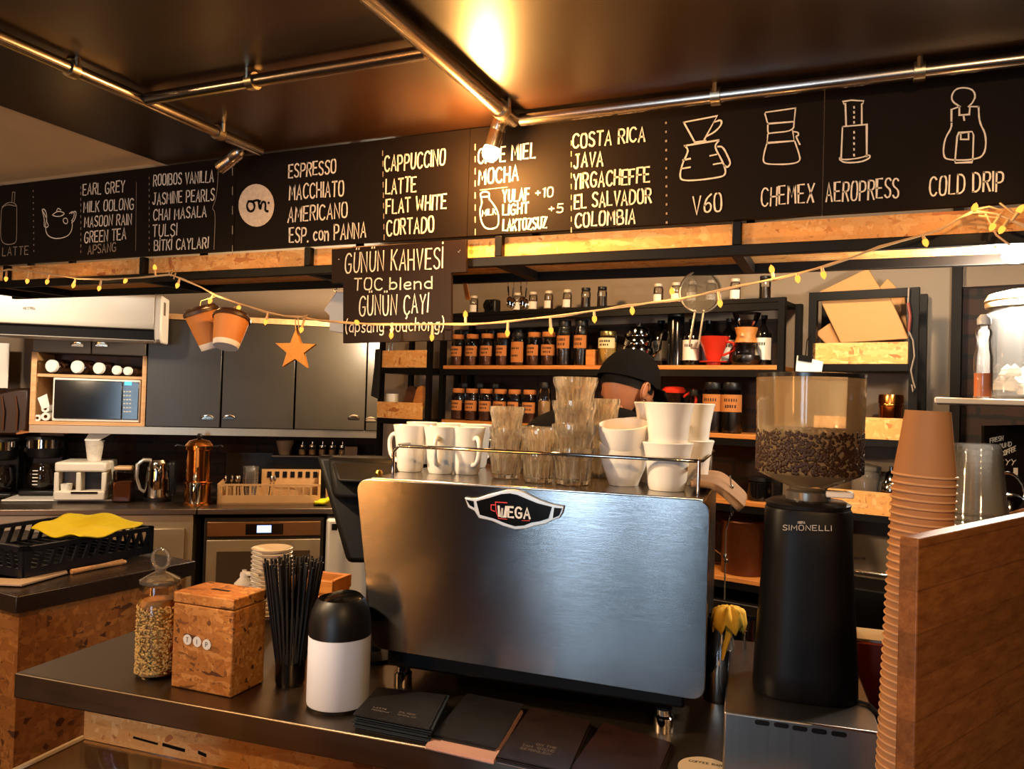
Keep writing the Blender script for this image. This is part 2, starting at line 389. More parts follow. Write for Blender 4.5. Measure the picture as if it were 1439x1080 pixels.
def dup(root, loc=None, rz=None, label=None, group=None, scale=None):
    r = root.copy(); COL.objects.link(r)
    if loc is not None: r.location = loc
    if rz is not None: r.rotation_euler = (0, 0, rz)
    if label: r['label'] = label
    if group: r['group'] = group
    if scale: r.scale = scale
    for ch in list(root.children):
        c = ch.copy(); COL.objects.link(c); c.parent = r
        for g in list(ch.children):
            d = g.copy(); COL.objects.link(d); d.parent = c
    return r
ORD = ['first', 'second', 'third', 'fourth', 'fifth', 'sixth', 'seventh', 'eighth', 'ninth', 'tenth', 'eleventh', 'twelfth', 'thirteenth', 'fourteenth', 'fifteenth']
def chaikin(p, k=2):
    for _ in range(k):
        q = [p[0]]
        for a, b in zip(p, p[1:]):
            q += [(a[0] * .75 + b[0] * .25, a[1] * .75 + b[1] * .25), (a[0] * .25 + b[0] * .75, a[1] * .25 + b[1] * .75)]
        q.append(p[-1]); p = q
    return p
def soft(p, k=2):
    p = [Vector(q) for q in p]
    for _ in range(k):
        q = [p[0]]
        for a, b in zip(p, p[1:]): q += [a.lerp(b, .25), a.lerp(b, .75)]
        p = q + [p[-1]]
    return p
# ------------------------------------------------------------------ hand lettering (strokes on a 6-high grid, ~ = rounded)
GL = {
'A': '0,0 1.7,6 3.4,0|.6,2 2.8,2', 'B': '0,0 0,6|~0,6 2.4,6 3.2,5.2 3,3.4 1.6,3.1 0,3.1|~1.6,3.1 3.6,2.8 3.6,.3 2,0 0,0',
'C': '~3.4,5.2 2.6,6 1.2,6 0,4.6 0,1.4 1.2,0 2.6,0 3.4,.9', 'D': '0,0 0,6|~0,6 1.8,6 3.5,4.8 3.5,1.2 1.8,0 0,0',
'E': '3,6 0,6 0,0 3.1,0|0,3.1 2.5,3.1', 'F': '3,6 0,6 0,0|0,3.1 2.4,3.1', 'G': '~3.4,5.2 2.6,6 1.2,6 0,4.6 0,1.4 1.2,0 2.6,0 3.5,.8 3.5,2.7|3.6,2.7 2.1,2.7',
'H': '0,0 0,6|3.2,0 3.2,6|0,3 3.2,3', 'I': '0,0 0,6', 'J': '~2.4,6 2.4,1.4 1.8,0 .6,0 0,1|1.4,6 3.2,6', 'K': '0,0 0,6|3,6 0,2.6|.9,3.5 3.2,0',
'L': '0,6 0,0 2.8,0', 'M': '0,0 .3,6 2,2 3.7,6 4,0', 'N': '0,0 0,6 3.2,0 3.2,6', 'O': '~1.7,6 .6,6 0,4.6 0,1.4 .6,0 2.8,0 3.4,1.4 3.4,4.6 2.8,6 1.7,6',
'P': '0,0 0,6|~0,6 2.3,6 3.3,5.2 3.2,3.2 1.8,2.7 0,2.7', 'R': '0,0 0,6|~0,6 2.3,6 3.2,5.3 3.1,3.4 1.8,3 0,3|1.5,3 3.3,0',
'S': '~3,5.3 2.4,6 .9,6 0,5.1 .2,3.7 2.8,2.5 3.1,.9 2.2,0 .8,0 0,.8', 'T': '0,6 3.2,6|1.6,6 1.6,0', 'U': '~0,6 0,1.4 .8,0 2.4,0 3.2,1.4 3.2,6',
'V': '0,6 1.6,0 3.2,6', 'W': '0,6 1,0 2.3,4.4 3.6,0 4.6,6', 'X': '0,0 3.2,6|0,6 3.2,0', 'Y': '0,6 1.6,3 3.2,6|1.6,3 1.6,0', 'Z': '0,6 3,6 0,0 3.2,0',
'1': '0,5 .9,6 .9,0', '0': '~1.5,6 .6,6 0,4.6 0,1.4 .6,0 2.4,0 3,1.4 3,4.6 2.4,6 1.5,6', '5': '2.8,6 .4,6 .2,3.4|~.2,3.4 2,3.8 3,2.6 2.8,.6 1.6,0 0,.5',
'6': '~2.8,6 1,4.8 0,2.6 .2,.6 1.5,0 2.9,.8 2.9,2.6 1.6,3.4 .2,2.4', '+': '0,3 2.4,3|1.2,1.8 1.2,4.2', '.': '0,0 .15,.3', '-': '0,3 1.5,3',
'(': '~1,6.6 0,5 0,1 1,-.8', ')': '~0,6.6 1,5 1,1 0,-.8',
'a': '~2.6,3.4 1,3.8 0,2.6 0,1 1,0 2.6,.8|2.6,3.8 2.6,0', 'b': '0,0 0,6|~0,.6 1.6,0 2.8,1 2.8,2.8 1.6,3.8 0,3', 'c': '~2.4,3.2 1.4,3.8 0,2.8 0,1 1.2,0 2.4,.6',
'd': '2.8,0 2.8,6|~2.8,.6 1.4,0 0,1 0,2.8 1.4,3.8 2.8,3', 'e': '~.2,2 2.7,2 2.5,3.6 1.2,3.9 0,2.8 0,1 1.2,0 2.6,.6', 'g': '~2.6,3.4 1,3.8 0,2.6 0,1 1,0 2.6,.8|~2.6,3.8 2.6,-1 1.6,-1.8 .2,-1.4',
'h': '0,0 0,6|~0,2.6 1.2,3.8 2.6,3.4 2.6,0', 'l': '0,0 0,6', 'n': '0,0 0,3.8|~0,2.6 1.2,3.8 2.6,3.4 2.6,0', 'o': '~1.4,3.8 .4,3.6 0,2.6 0,1 1.2,0 2.4,.3 2.8,1.4 2.6,3.2 1.4,3.8',
'p': '0,-1.8 0,3.8|~0,.6 1.6,0 2.8,1 2.8,2.8 1.6,3.8 0,3', 's': '~2.2,3.3 1.2,3.9 .1,3.2 .4,2.2 2.1,1.6 2.2,.5 1,0 0,.6', 'u': '~0,3.8 0,1 1,0 2.6,.8|2.6,3.8 2.6,0',
}
ALT = {'Ü': ('U', '.9,7.1 .95,7.4|2.3,7.1 2.35,7.4'), 'İ': ('I', '0,7.1 .05,7.4'), 'Ç': ('C', '1.8,0 2,-.8 1.4,-1.3')}
def glyph(ch):
    src = GL.get(ch) if ch not in ALT else GL[ALT[ch][0]] + '|' + ALT[ch][1]
    out = []
    for st in src.split('|'):
        sm = st[0] == '~'; p = [tuple(float(x) for x in q.split(',')) for q in st.lstrip('~').split(' ')]
        out.append(chaikin(p) if sm else p)
    return out
def layout(text, gap=1.55, space=2.9):
    x = 0; res = []
    for ch in text:
        if ch == ' ': x += space; continue
        g = glyph(ch); res.append((x, g)); x += max(p[0] for st in g for p in st) + gap
    return res, x - gap
def write(mb, pl, text, p0, p1, h, wd, off=.0012, jit=.12, wf=1.0):
    """text with its baseline from pixel p0 to p1 on the surface, cap height h pixels, stroke wd metres"""
    a0, b0 = pl.ab(*p0); a1, b1 = pl.ab(*p1); _, bt = pl.ab(p0[0], p0[1] - h)
    g, W = layout(text); sx = (a1 - a0) / W; sy = (bt - b0) / 6
    for x, st in g:
        sl = random.uniform(-.04, .04); dy = random.uniform(-jit, jit) * 2
        for s in st:
            pts = []
            for u, v in s:
                U = x + u; a = a0 + U * sx + sl * v * sy; b = b0 + (b1 - b0) * U / W + (v + dy) * sy
                pts.append((a, b))
            mb.ribbon(pts, wd, pl, off)
    return mb
def draw(mb, pl, pts, wd, off=.0012, smooth=True, closed=False):
    p = [pl.ab(*q) for q in pts]
    if closed: p = p + [p[0]]
    if smooth: p = chaikin(p)
    return mb.ribbon(p, wd, pl, off)
# ================================================================== THE SETTING
CZ = onY(720, 172, 2.0).z                                        # ceiling height
struct('floor', MB().box((-1.5, 1.6, -.05), (11, 10.4, .1)), P('floor_tiles', '#2b2019', .5))
XB = -2.18
struct('ceiling', MB().box(((XB + 3) / 2, 1.6, CZ + .05), (3 - XB, 10.4, .1)), CEIL)
struct('trim_1', MB().box(((XB - 7) / 2, 1.6, CZ + .052), (XB + 7, 10.4, .1)), CEILB)
def wallstrip(name, pl, a0, a1, z0, z1, d0, d1, m, **kw):
    return struct(name, MB().prism([(a0, z0), (a1, z0), (a1, z1), (a0, z1)], pl, d0, d1), m, **kw)
def sfa(px, py=500, d=0): return SHELF.off(d).ab(px, py)[0]
def lba(px, py=600, d=0): return BACK.off(d).ab(px, py)[0]
WD = -.27                                                          # wall behind the jar shelves
a530, a1105, a1338, a1352 = sfa(536, 500, WD), sfa(1105, 400, WD), sfa(1338, 500, WD), sfa(1352, 500, WD)
wallstrip('wall_shelf', SHELF, a530, a1338, 0, CZ, WD - .1, WD, GREYW)
struct('wall_brick', MB().prism([(sfa(640, 500, WD), .9), (a1105 - .02, .9), (a1105 - .02, 1.98), (sfa(640, 500, WD), 1.98)], SHELF, WD, WD + .012), BRICK)
wallstrip('trim_2', SHELF, a1338, a1352, 0, CZ, WD - .1, WD + .05, P('dark_post', '#120c08', .6, 0, .15, 8, .15))
wallstrip('wall_right', SHELF, a1352, a1352 + 2.6, 0, CZ, WD - .1, WD, BRICK)
wallstrip('trim_3', SHELF, a1352, a1352 + 2.6, SHELF.off(WD).hit(1400, 402).z, CZ, WD, WD + .02, P('lintel_paint', '#7d6a58', .8))
wallstrip('wall_back', BACK, -2.6, 3.3, 0, CZ, -1.0, -.87, P('back_wall_paint', '#7c6a56', .85))
wallstrip('trim_4', BACK, -1.2, 2.9, .9, 1.36, -.87, -.861, BRICK)
struct('wall_left', MB().box((-6.6, 1.6, CZ / 2), (.1, 10.4, CZ)), GREYW)
struct('wall_side', MB().box((2.6, -.2, CZ / 2), (.1, 5.8, CZ)), P('dark_room_wall', '#3a2c22', .8))
# street front behind the camera: wall with a two-pane glazed door
fw = MB()
for x0, x1, z0, z1 in ((-6.6, -1.4, 0, CZ), (-.33, 2.6, 0, CZ), (-1.4, -.33, 2.25, CZ), (-1.4, -.33, 0, .22), (-.84, -.6, .22, 2.25)):
    fw.box(((x0 + x1) / 2, -2.9, (z0 + z1) / 2), (x1 - x0, .12, z1 - z0))
struct('wall_front', fw, P('dark_room_wall', '#3a2c22', .8))
for i, (x0, x1) in enumerate(((-1.4, -.84), (-.6, -.33))):
    wn = struct('window_%d' % (i + 1), MB().box(((x0 + x1) / 2, -2.9, 1.235), (x1 - x0, .006, 2.03)), JARG)
    fr = MB()
    for c, d in ((((x0 + x1) / 2, -2.9, .24), (x1 - x0, .05, .04)), (((x0 + x1) / 2, -2.9, 2.23), (x1 - x0, .05, .04)), ((x0 + .02, -2.9, 1.235), (.04, .05, 1.95)), ((x1 - .02, -2.9, 1.235), (.04, .05, 1.95))): fr.box(c, d)
    fr.build('window_frame', BLK, wn)

# ================================================================== CEILING CONDUITS AND SPOTS
PIPEM = brushed('galvanised_pipe', '#b9aca0', .24, (6, 300, 6), .03)
def conduit(p0, p1, r, label, clamps):
    p0, p1 = Vector(p0), Vector(p1); t = thing('conduit_pipe', label, 'pipe', p0)
    MB().tube([p0, p1], r, 14).build('tube', PIPEM, t, world=True)
    for k in clamps:
        c = p0.lerp(p1, k); dr = (p1 - p0).normalized(); b = MB().tube([c - dr * .011, c + dr * .011], r * 1.35, 14)
        sd = dr.cross(Zv).normalized()
        b.tube([c + sd * r * 1.2, c + sd * r * 1.2 + Zv * (CZ - c.z)], .006, 8); b.tube([c - sd * r * 1.2, c - sd * r * 1.2 + Zv * (CZ - c.z)], .006, 8)
        b.build('clamp', P('clamp_brass', '#b5a68e', .3, 1), t, world=True)
    return t
PZ = CZ - .024
conduit((-1.70, .75, PZ), (-1.70, 1.92, PZ), .0155, 'metal conduit pipe running to the small unlit spotlight', (.45, .85))
conduit((-1.684, 1.478, PZ), (-.862, 1.478, PZ), .0155, 'metal cross pipe joining the two parallel ceiling conduits', (.42,))
conduit((-.845, .7, PZ), (-.845, 1.925, PZ), .0185, 'thick metal conduit ending at the lit spotlight', (.93,))
conduit((-.826, 1.928, PZ), (1.0, 1.928, PZ), .0165, 'long metal conduit above the coffee brewer drawings', (.28, .52))
def spot(px0, px1, Y, label, lit):
    a = onY(*px0, Y); b = onY(*px1, Y); ax = (b - a).normalized(); M = Zv.rotation_difference(ax).to_matrix()
    t = thing('spotlight', label, 'lamp', (a.x, a.y, a.z)); L = (b - a).length
    MB().tube([a - Zv * 0 + Vector((0, 0, PZ - a.z)), a, a + ax * L * .25], .0055, 8).build('stem', CHROME, t, world=True)
    MB().lathe([(.0, L * .2), (.012, L * .2), (.019, L * .27), (.021, L * .34), (.021, L * .55), (.0205, L * .56), (.0205, L * .6), (.021, L * .61), (.021, L), (.018, L), (.018, L * .75), (.0, L * .75)], a, 24, M).build('housing', PIPEM, t, world=True)
    c = a + ax * L * (1.12 if lit else .93)
    MB().ball(c, .024 if lit else .014, (1, 1, 1.1), 16, 10, M).build('bulb', BULBBIG if lit else P('dead_bulb', '#c9b8a0', .2), t, world=True)
    return c, ax
c, ax = spot((708, 153), (692, 207), 1.90, 'lit brass spotlight with glowing bulb over the menu board', True)
lamp('spot_glow', 'POINT', c + ax * .03 + Vector((0, -.035, 0)), 36, (1, .45, .11), .024)
spot((350, 203), (309, 236), 1.90, 'unlit metal spotlight tilted down at the end of the conduit', False)

# ================================================================== MENU BOARD
mb_ = thing('menu_board', 'long black chalkboard menu listing coffees, teas and brewers in white lettering', 'menu board', BOARD.hit(720, 330))
seam = [-70, 330, 657, 1155, 1560]; BT = CZ - BOARD.o.z - .004
for x0, x1 in zip(seam, seam[1:]):
    a0 = BOARD.ab(x0, 300)[0] + .0012; a1 = BOARD.ab(x1, 300)[0] - .0012
    MB().prism([(a0, .002), (a1, .002), (a1, BT), (a0, BT)], BOARD, -.018, 0).build('board_panel', BLACKB, mb_, world=True)
def col(lines, wd=.0048, m=CHALK, name='lettering', pl=BOARD, parent=None):
    b = MB()
    for L in lines: write(b, pl, L[0], (L[1], L[2]), (L[3], L[4]), L[5], L[6] if len(L) > 6 else wd)
    return b.build(name, m, parent or mb_, smooth=0, world=True)
col([('MATCHA LATTE', -48, 362, 40, 357, 11)], .003, CHALKG)
col([('EARL GREY', 117, 274, 175, 269.5, 15), ('MILK OOLONG', 118, 298, 188, 293.5, 14.5), ('MASOON RAIN', 119, 319, 185, 315, 14), ('GREEN TEA', 119, 341, 177, 336, 15)], .0044)
col([('APSANG', 124, 357, 163, 353, 12)], .0036, CHALKG)
col([('ROOIBOS VANILLA', 216, 261, 300, 255.5, 15), ('JASMINE PEARLS', 215, 287.5, 301, 281.5, 15.5), ('CHAI MASALA', 216, 309.5, 290, 304.5, 14.5), ('TULSI', 215, 333, 248.5, 330.5, 16), ('BİTKİ CAYLARI', 217, 352, 292.5, 348, 14)], .0044)
col([('ESPRESSO', 406, 249.5, 472, 243, 18), ('MACCHIATO', 407, 281, 483, 274.5, 20), ('AMERICANO', 405, 312, 488, 305, 20), ('ESP. con PANNA', 407, 341, 514, 333.5, 20)], .005)
col([('CAPPUCCINO', 541, 241.5, 625, 231.5, 21), ('LATTE', 542.5, 273, 584.5, 268.5, 20), ('FLAT WHITE', 543, 300, 627, 292.5, 19), ('CORTADO', 544, 331, 609.5, 325.5, 21)], .005)
col([('CAFE MIEL', 672, 230, 752, 221, 20), ('MOCHA', 673, 259, 728, 253.5, 20), ('YULAF', 707, 284, 743.5, 281, 16), ('+10', 753, 278, 777, 276, 13, .0035), ('LIGHT', 707, 302, 742, 299, 14), ('+5', 772, 300, 791, 298.5, 12, .0035), ('LAKTOZSUZ', 707, 324.5, 768, 320.5, 15)], .0048)
col([('COSTA RICA', 805, 208.5, 906, 198, 19), ('JAVA', 807, 236, 847, 232, 19), ('YIRGACHEFFE', 806, 265, 912.5, 256, 20), ('EL SALVADOR', 807.5, 293, 915, 284, 19), ('COLOMBIA', 808.5, 319.5, 892, 313, 19)], .0048)
col([('V60', 974, 301, 1014, 297, 25)], .0042); col([('CHEMEX', 1070, 289.5, 1143, 283.5, 25)], .0036)
col([('AEROPRESS', 1161, 284, 1262.5, 277, 26)], .0036); col([('COLD DRIP', 1306.5, 275, 1409, 267.5, 26)], .0036)
def dwg(name, strokes, wd=.0034, m=CHALK):
    b = MB()
    for s in strokes:
        sm = True
        if s[0] == '-': sm = False; s = s[1]
        draw(b, BOARD, s, wd, smooth=sm)
    return b.build(name, m, mb_, smooth=0, world=True)
dwg('teapot_drawing', [[(66, 307), (64, 318), (66, 330), (75, 335), (86, 335), (97, 331), (102, 322), (102, 310)], [(66, 307), (61, 297), (59, 295), (62, 293), (66, 299), (66, 312), (69, 317), (66, 320), (62, 318), (63, 308), (60, 297)],
    [(74, 302), (80, 297), (86, 297), (92, 300), (86, 304), (78, 304), (74, 302)], [(80, 296), (82, 292), (86, 295)], [(101, 300), (106, 296), (108, 300), (105, 310), (101, 313)], [(98, 300), (102, 297), (105, 299), (104, 306), (101, 310)], [(90, 307), (94, 306), (96, 311), (94, 315), (90, 313), (89, 309), (90, 307)]])
dwg('jar_drawing', [[(3, 291), (10, 285), (18, 284), (24, 288), (24, 295), (24, 335), (22, 342), (10, 344), (3, 340), (1, 330), (2, 300), (3, 291), (12, 287), (24, 290)], ('-', [(17, 284), (18, 270)]), ('-', [(20.5, 284), (21.5, 270)]), ('-', [(18, 270), (21.5, 270)])], .003, CHALKG)
dwg('milk_bottle_drawing', [[(676, 277), (675, 272), (680, 269), (687, 270), (688, 274), (687, 279), (694, 287), (701, 300), (701, 316), (696, 321), (684, 322), (677, 314), (674, 296), (678, 285), (676, 277)], ('-', [(676, 277), (687, 276)])], .0038)
col([('MILK', 678, 303.5, 697, 300.5, 8)], .0026)
dwg('dripper_drawing', [('-', [(961, 172), (1008, 163), (990, 196)]), ('-', [(961, 172), (976, 199)]), ('-', [(976, 200), (992, 198)]), [(1003, 172), (1014, 168), (1014, 176), (1004, 186), (994, 191)], ('-', [(962, 205), (1010, 197)]), [(963, 205), (967, 210), (966, 216), (959, 230), (955, 248), (959, 254), (984, 253), (1012, 249), (1019, 246), (1020, 238), (1013, 222), (1006, 210), (1005, 204), (1010, 198)],
    [(1009, 206), (1016, 206), (1024, 222), (1027, 230), (1022, 236), (1018, 232)], ('-', [(960, 225), (970, 223)]), ('-', [(958, 237), (970, 235)]), ('-', [(998, 219), (1007, 217)]), ('-', [(1003, 231), (1014, 229)])], .0042)
dwg('flask_drawing', [('-', [(1076, 158), (1118, 152)]), ('-', [(1075, 160), (1079, 174), (1116, 171), (1118, 152)]), [(1079, 174), (1079, 188), (1084, 187), (1115, 184), (1116, 171)], ('-', [(1079, 189), (1078, 201), (1116, 198), (1114, 184)]), [(1078, 201), (1074, 214), (1072, 228), (1080, 231), (1110, 231), (1125, 227), (1123, 216), (1117, 199)], [(1115, 185), (1122, 186), (1122, 191), (1118, 191), (1124, 203)]])
dwg('press_drawing', [('-', [(1186, 146), (1184, 143), (1196, 141), (1214, 142), (1212, 146)]), ('-', [(1188, 146), (1189, 176)]), ('-', [(1211, 146), (1211, 174)]), ('-', [(1184, 178), (1218, 175), (1218, 220)]), ('-', [(1184, 178), (1182, 222)]), [(1180, 222), (1185, 225), (1210, 222), (1222, 217), (1223, 222), (1210, 228), (1186, 229), (1180, 224)]]
    + [('-', [(1200, y), (1200.3, y + 2)]) for y in (150, 157, 164, 171, 185, 193, 201, 209, 217)])
dwg('tower_drawing', [[(1349, 150), (1338, 143), (1337, 134), (1343, 125), (1355, 123), (1367, 126), (1371, 135), (1367, 144), (1361, 150)], ('-', [(1348, 150), (1337, 154), (1337, 172)]), [(1337, 172), (1337, 180), (1327, 196), (1325, 221), (1335, 225), (1365, 225), (1384, 219), (1386, 190), (1376, 172), (1375, 150)], ('-', [(1375, 150), (1363, 150), (1362, 161), (1348, 162), (1348, 150)]), ('-', [(1354, 163), (1355, 169)]),
    ('-', [(1342, 225), (1345, 192), (1347, 187), (1366, 185), (1368, 190), (1367, 222), (1366, 228), (1342, 229), (1342, 225)]), ('-', [(1350, 188), (1350, 196), (1361, 196), (1361, 188)])])
b = MB()
def circ(cx, cy, rx, ry, n=28, k=0): return [(cx + rx * math.cos(2 * PI * i / n), cy + ry * math.sin(2 * PI * i / n)) for i in range(n)]
b.prism([BOARD.ab(*q) for q in reversed(circ(360.5, 288.5, 25, 30))], BOARD, .0004, .0014)
emb = b.build('round_emblem', P('chalk_disc', '#d9c8b4', .9, 0, .35, 70), mb_, smooth=0, world=True)
b = MB()
for s in ([(350, 283), (347, 289), (350, 297), (356, 297), (359, 290), (356, 283), (350, 283)], [(356, 283), (362, 281), (366, 283)], [(364, 284), (366, 296), (368, 285), (372, 283), (374, 287), (373, 296), (377, 297)]): draw(b, BOARD, s, .008, .002)
b.ball(BOARD.hit(378, 285) + BOARD.n * .001, .005, (1, .2, 1), 10, 6)
b.build('emblem_sign', BLACKB, emb, smooth=0, world=True)
for x0, y0, x1, y1, n, dash in ((47, 268, 48, 352, 11, 0), (114, 262, 114, 352, 12, .4), (210, 249, 210, 350, 13, .3), (327, 235, 327, 345, 5, .5), (538, 212, 540, 330, 9, .5), (668, 203, 668, 322, 8, .5), (803, 198, 803, 320, 9, .45), (936, 172, 937, 312, 12, 0)):
    b = MB()
    for i in range(n):
        k = i / (n - 1); x = x0 + (x1 - x0) * k; y = y0 + (y1 - y0) * k; L = (y1 - y0) / n * (dash if dash else .12)
        draw(b, BOARD, [(x, y), (x, y + L)], .0042 if not dash else .003, smooth=False)
    b.build('dotted_divider', CHALKG, mb_, smooth=0, world=True)
for pth, wd_ in (([(675, 267), (713, 263)], .0022), ([(307, 240), (306, 262), (303, 283), (298, 293), (303, 297), (302, 330), (301, 350)], .0022), ([(192, 256), (191, 352)], .0014)):
    b = MB(); draw(b, BOARD, pth, wd_); b.build('chalk_line', CHALKG, mb_, smooth=0, world=True)

# ================================================================== HANGING SHELF UNDER THE BOARD
zt = 2.075; z1 = onY(780, 356, 2.0).z; zf = onY(780, 370, 2.0).z
Y2 = onz(780, 393, zf).y; zd = onY(780, 381, Y2).z; X0, X1 = -3.35, 1.15
rk = thing('hanging_shelf', 'black steel shelf with chipboard fronts hanging under the chalkboard menu', 'shelf', ((X0 + X1) / 2, 2.0, zf))
T = .022
for nm, y, za, zb in (('front_rail', 2.0 + T / 2, zf, z1), ('back_rail', Y2 + T / 2, zf, zf + .03)):
    MB().box(((X0 + X1) / 2, y, (za + zb) / 2), (X1 - X0, T, zb - za)).build(nm, BLK, rk, world=True, bevel=.002)
px_post = [-52, 8, 200, 432, 700, 1035, 1560]; xs = [BOARD.hit(p, 340).x for p in px_post]
for x in xs:
    MB().box((x, 2.0 + T / 2, (z1 + zt) / 2), (T, T, zt - z1)).build('post', BLK, rk, world=True, bevel=.002)
    MB().box((x, (2.0 + T + Y2) / 2, zf + .015), (T * 1.3, Y2 - 2.0 - T, .03)).build('cross_bar', BLK, rk, world=True, bevel=.002)
    MB().box((x, Y2 + T / 2, (zf + .03 + CZ) / 2), (T, T, CZ - zf - .03)).build('hanger', BLK, rk, world=True, bevel=.002)
for xa, xb in zip(xs, xs[1:]):
    MB().box(((xa + xb) / 2, 2.0 + T + .006, (z1 - .004 + zt) / 2), (xb - xa - T * .6, .012, zt - z1)).build('front_panel', OSB, rk, world=True)
    MB().box(((xa + xb) / 2, (2.0 + Y2) / 2 + T / 2 + .01, zd + .006), (xb - xa - T * 1.3, Y2 - 2.0 - T - .02, .012)).build('deck', OSB, rk, world=True)
# lit strip at the end of the shelf, beside the preserve jar
q = onz(1428, 352, zd - .012)
t = thing('puck_light', 'glowing white lamp under the hanging shelf above the glass jar', 'lamp', q)
MB().lathe([(.0, 0), (.03, 0), (.045, .006), (.045, .012), (0, .012)], q, 24).build('rim', WPLAS, t, world=True)
MB().ball(q - Zv * .012, .03, (1, 1, .6), 20, 10).build('bulb', emis('puck_glow', (1, .86, .66), 60), t, world=True)
lamp('puck_lamp', 'POINT', q - Zv * .05, 44, (1, .9, .75), .04)

# ================================================================== DAILY SIGN
SG = Plane((0, 1.978, 2.0), (1, 0, 0), Zv)
ds = thing('daily_sign', 'small black chalk sign with coffee of the day hanging below the menu', 'sign', SG.hit(560, 480))
pg = [SG.ab(*q) for q in ((482, 482), (634, 478), (634, 383), (655, 382), (655, 336), (466, 350), (466, 398), (482, 397))]
MB().prism(pg, SG, -.012, 0).build('board_panel', P('chalkboard_brown', '#1e110a', .6, 0, .2, 8, .12), ds, world=True, bevel=.001)
col([('GÜNÜN KAHVESİ', 485, 383, 622, 376.5, 27, .0042)], parent=ds, pl=SG); col([('TOC', 498, 407.5, 537, 407, 16, .0042)], parent=ds, pl=SG); col([('blend', 548, 407, 607, 405.5, 16, .004)], parent=ds, pl=SG)
col([('GÜNÜN', 505, 443.5, 557, 441.5, 27, .0042)], parent=ds, pl=SG); col([('ÇAYI', 568, 441, 601, 439, 26, .0042)], parent=ds, pl=SG); col([('(apsang souchong)', 486, 467, 623, 464, 17, .0034)], parent=ds, pl=SG)
for q in ((645, 353), (476, 364)): MB().ball(SG.hit(*q), .004, (1, .5, 1), 10, 6).build('screw', CHROME, ds, world=True)

# ================================================================== STRING LIGHTS AND WHAT HANGS ON THEM
WP = Plane((0, 1.945, 2.0), (1, 0, 0), Zv)
wire_px = [(-60, 372), (0, 381), (12, 378), (40, 381), (75, 386), (110, 391), (150, 392), (200, 390), (240, 386), (258, 392), (285, 404), (305, 416), (338, 427), (375, 438), (400, 444), (422, 446), (450, 450), (490, 453), (530, 456), (580, 456), (640, 455), (668, 455), (705, 453), (740, 449), (790, 443), (840, 436), (880, 431), (915, 425), (955, 420), (1000, 411), (1040, 402), (1090, 391), (1130, 382), (1165, 373), (1200, 361), (1235, 346), (1275, 336), (1320, 323), (1350, 306), (1368, 296), (1400, 300), (1440, 318), (1480, 330)]
sl = thing('string_light', 'clear-wired string of small amber bulbs swagged below the chalkboard menu', 'string lights', WP.hit(700, 480))
wpts = [WP.hit(*p) + Vector((0, random.uniform(-.004, .004), 0)) for p in wire_px]
wm = P('clear_wire', '#c9a578', .4)
MB().tube(wpts, .0026, 6).build('wire', wm, sl, world=True)
MB().tube([p + Vector((0, .004 * math.sin(i * 2.1), .004 * math.cos(i * 1.7))) for i, p in enumerate(wpts)], .0018, 6).build('wire', wm, sl, world=True)
for s in ([(1365, 296), (1390, 290), (1410, 296), (1400, 306), (1375, 303)], [(1385, 300), (1400, 330), (1420, 345)], [(1405, 285), (1425, 300), (1439, 292)], [(236, 386), (243, 378), (240, 388), (247, 384), (244, 392)], [(420, 446), (432, 443), (428, 449)]):
    MB().tube([WP.hit(*p) for p in s], .0022, 6).build('wire', wm, sl, world=True)
bulbs = [(10, 391), (40, 394), (68, 395), (105, 400), (141, 404), (178, 394), (219, 377), (251, 400), (297, 422), (337, 432), (375, 451), (425, 462), (503, 453), (551, 470), (608, 473), (655, 443), (714, 467), (775, 463), (836, 447), (889, 436), (945, 411), (1012, 425), (1085, 380), (1121, 391), (1157, 385), (1300, 340), (1369, 293), (1395, 318), (1432, 296), (1408, 322)]
for x, y in bulbs:
    p = WP.hit(x, y) - Vector((0, .004, 0)); n = min(wpts, key=lambda q: (q - p).length)
    for a_, b_ in zip(wpts, wpts[1:]):
        k = max(0, min(1, (p - a_).dot(b_ - a_) / (b_ - a_).length_squared)); m_ = a_.lerp(b_, k)
        if (m_ - p).length < (n - p).length: n = m_
    ax = (p - n).normalized() if (p - n).length > .004 else -Zv
    M = Zv.rotation_difference(ax).to_matrix()
    st = MB().tube([n, p - ax * .002], [.0032, .0042], 8).build('bulb_holder', wm, sl, world=True)
    MB().lathe([(0, -.005), (.0055, -.004), (.0066, .002), (.005, .008), (.0, .014)], p, 10, M).build('bulb', BULB, sl, world=True)
for x, y in ((655, 443), (551, 470), (945, 411), (1085, 380), (297, 422), (105, 400), (1369, 293)):
    lamp('bulb_glow', 'POINT', WP.hit(x, y) - Vector((0, .03, 0)), .35, AMBER, .01)
def papercup(top, bot, Y, label, tilt):
    a, b_ = onY(*top, Y), onY(*bot, Y + tilt); ax = (a - b_).normalized(); L = (a - b_).length; M = Zv.rotation_difference(ax).to_matrix()
    t = thing('hanging_paper_cup', label, 'paper cup', b_, 0, 'paper cups on the string lights')
    MB().lathe([(.0, .006), (.034, .006), (.0345, 0), (.037, 0), (.0435, L * .3), (.054, L), (.05, L)], b_, 36, M).build('cup', P('orange_cup', '#c98242', .6, 0, .06), t, world=True)
    MB().lathe([(.0372, -.0006), (.0378, 0), (.0408, L * .16), (.0404, L * .16)], b_, 36, M).build('base_band', PAPERW, t, world=True)
    MB().lathe([(.0, L + .012), (.04, L + .012), (.047, L + .016), (.05, L + .008), (.057, L + .004), (.058, L - .006), (.054, L - .006)], b_, 36, M).build('lid', LIDB, t, world=True)
    c_ = b_ + ax * (L + .016); MB().tube([c_, c_ + Vector((.004, 0, .02)), min(wpts, key=lambda q: (q - c_).length)], .0012, 6).build('string', wm, t, world=True)
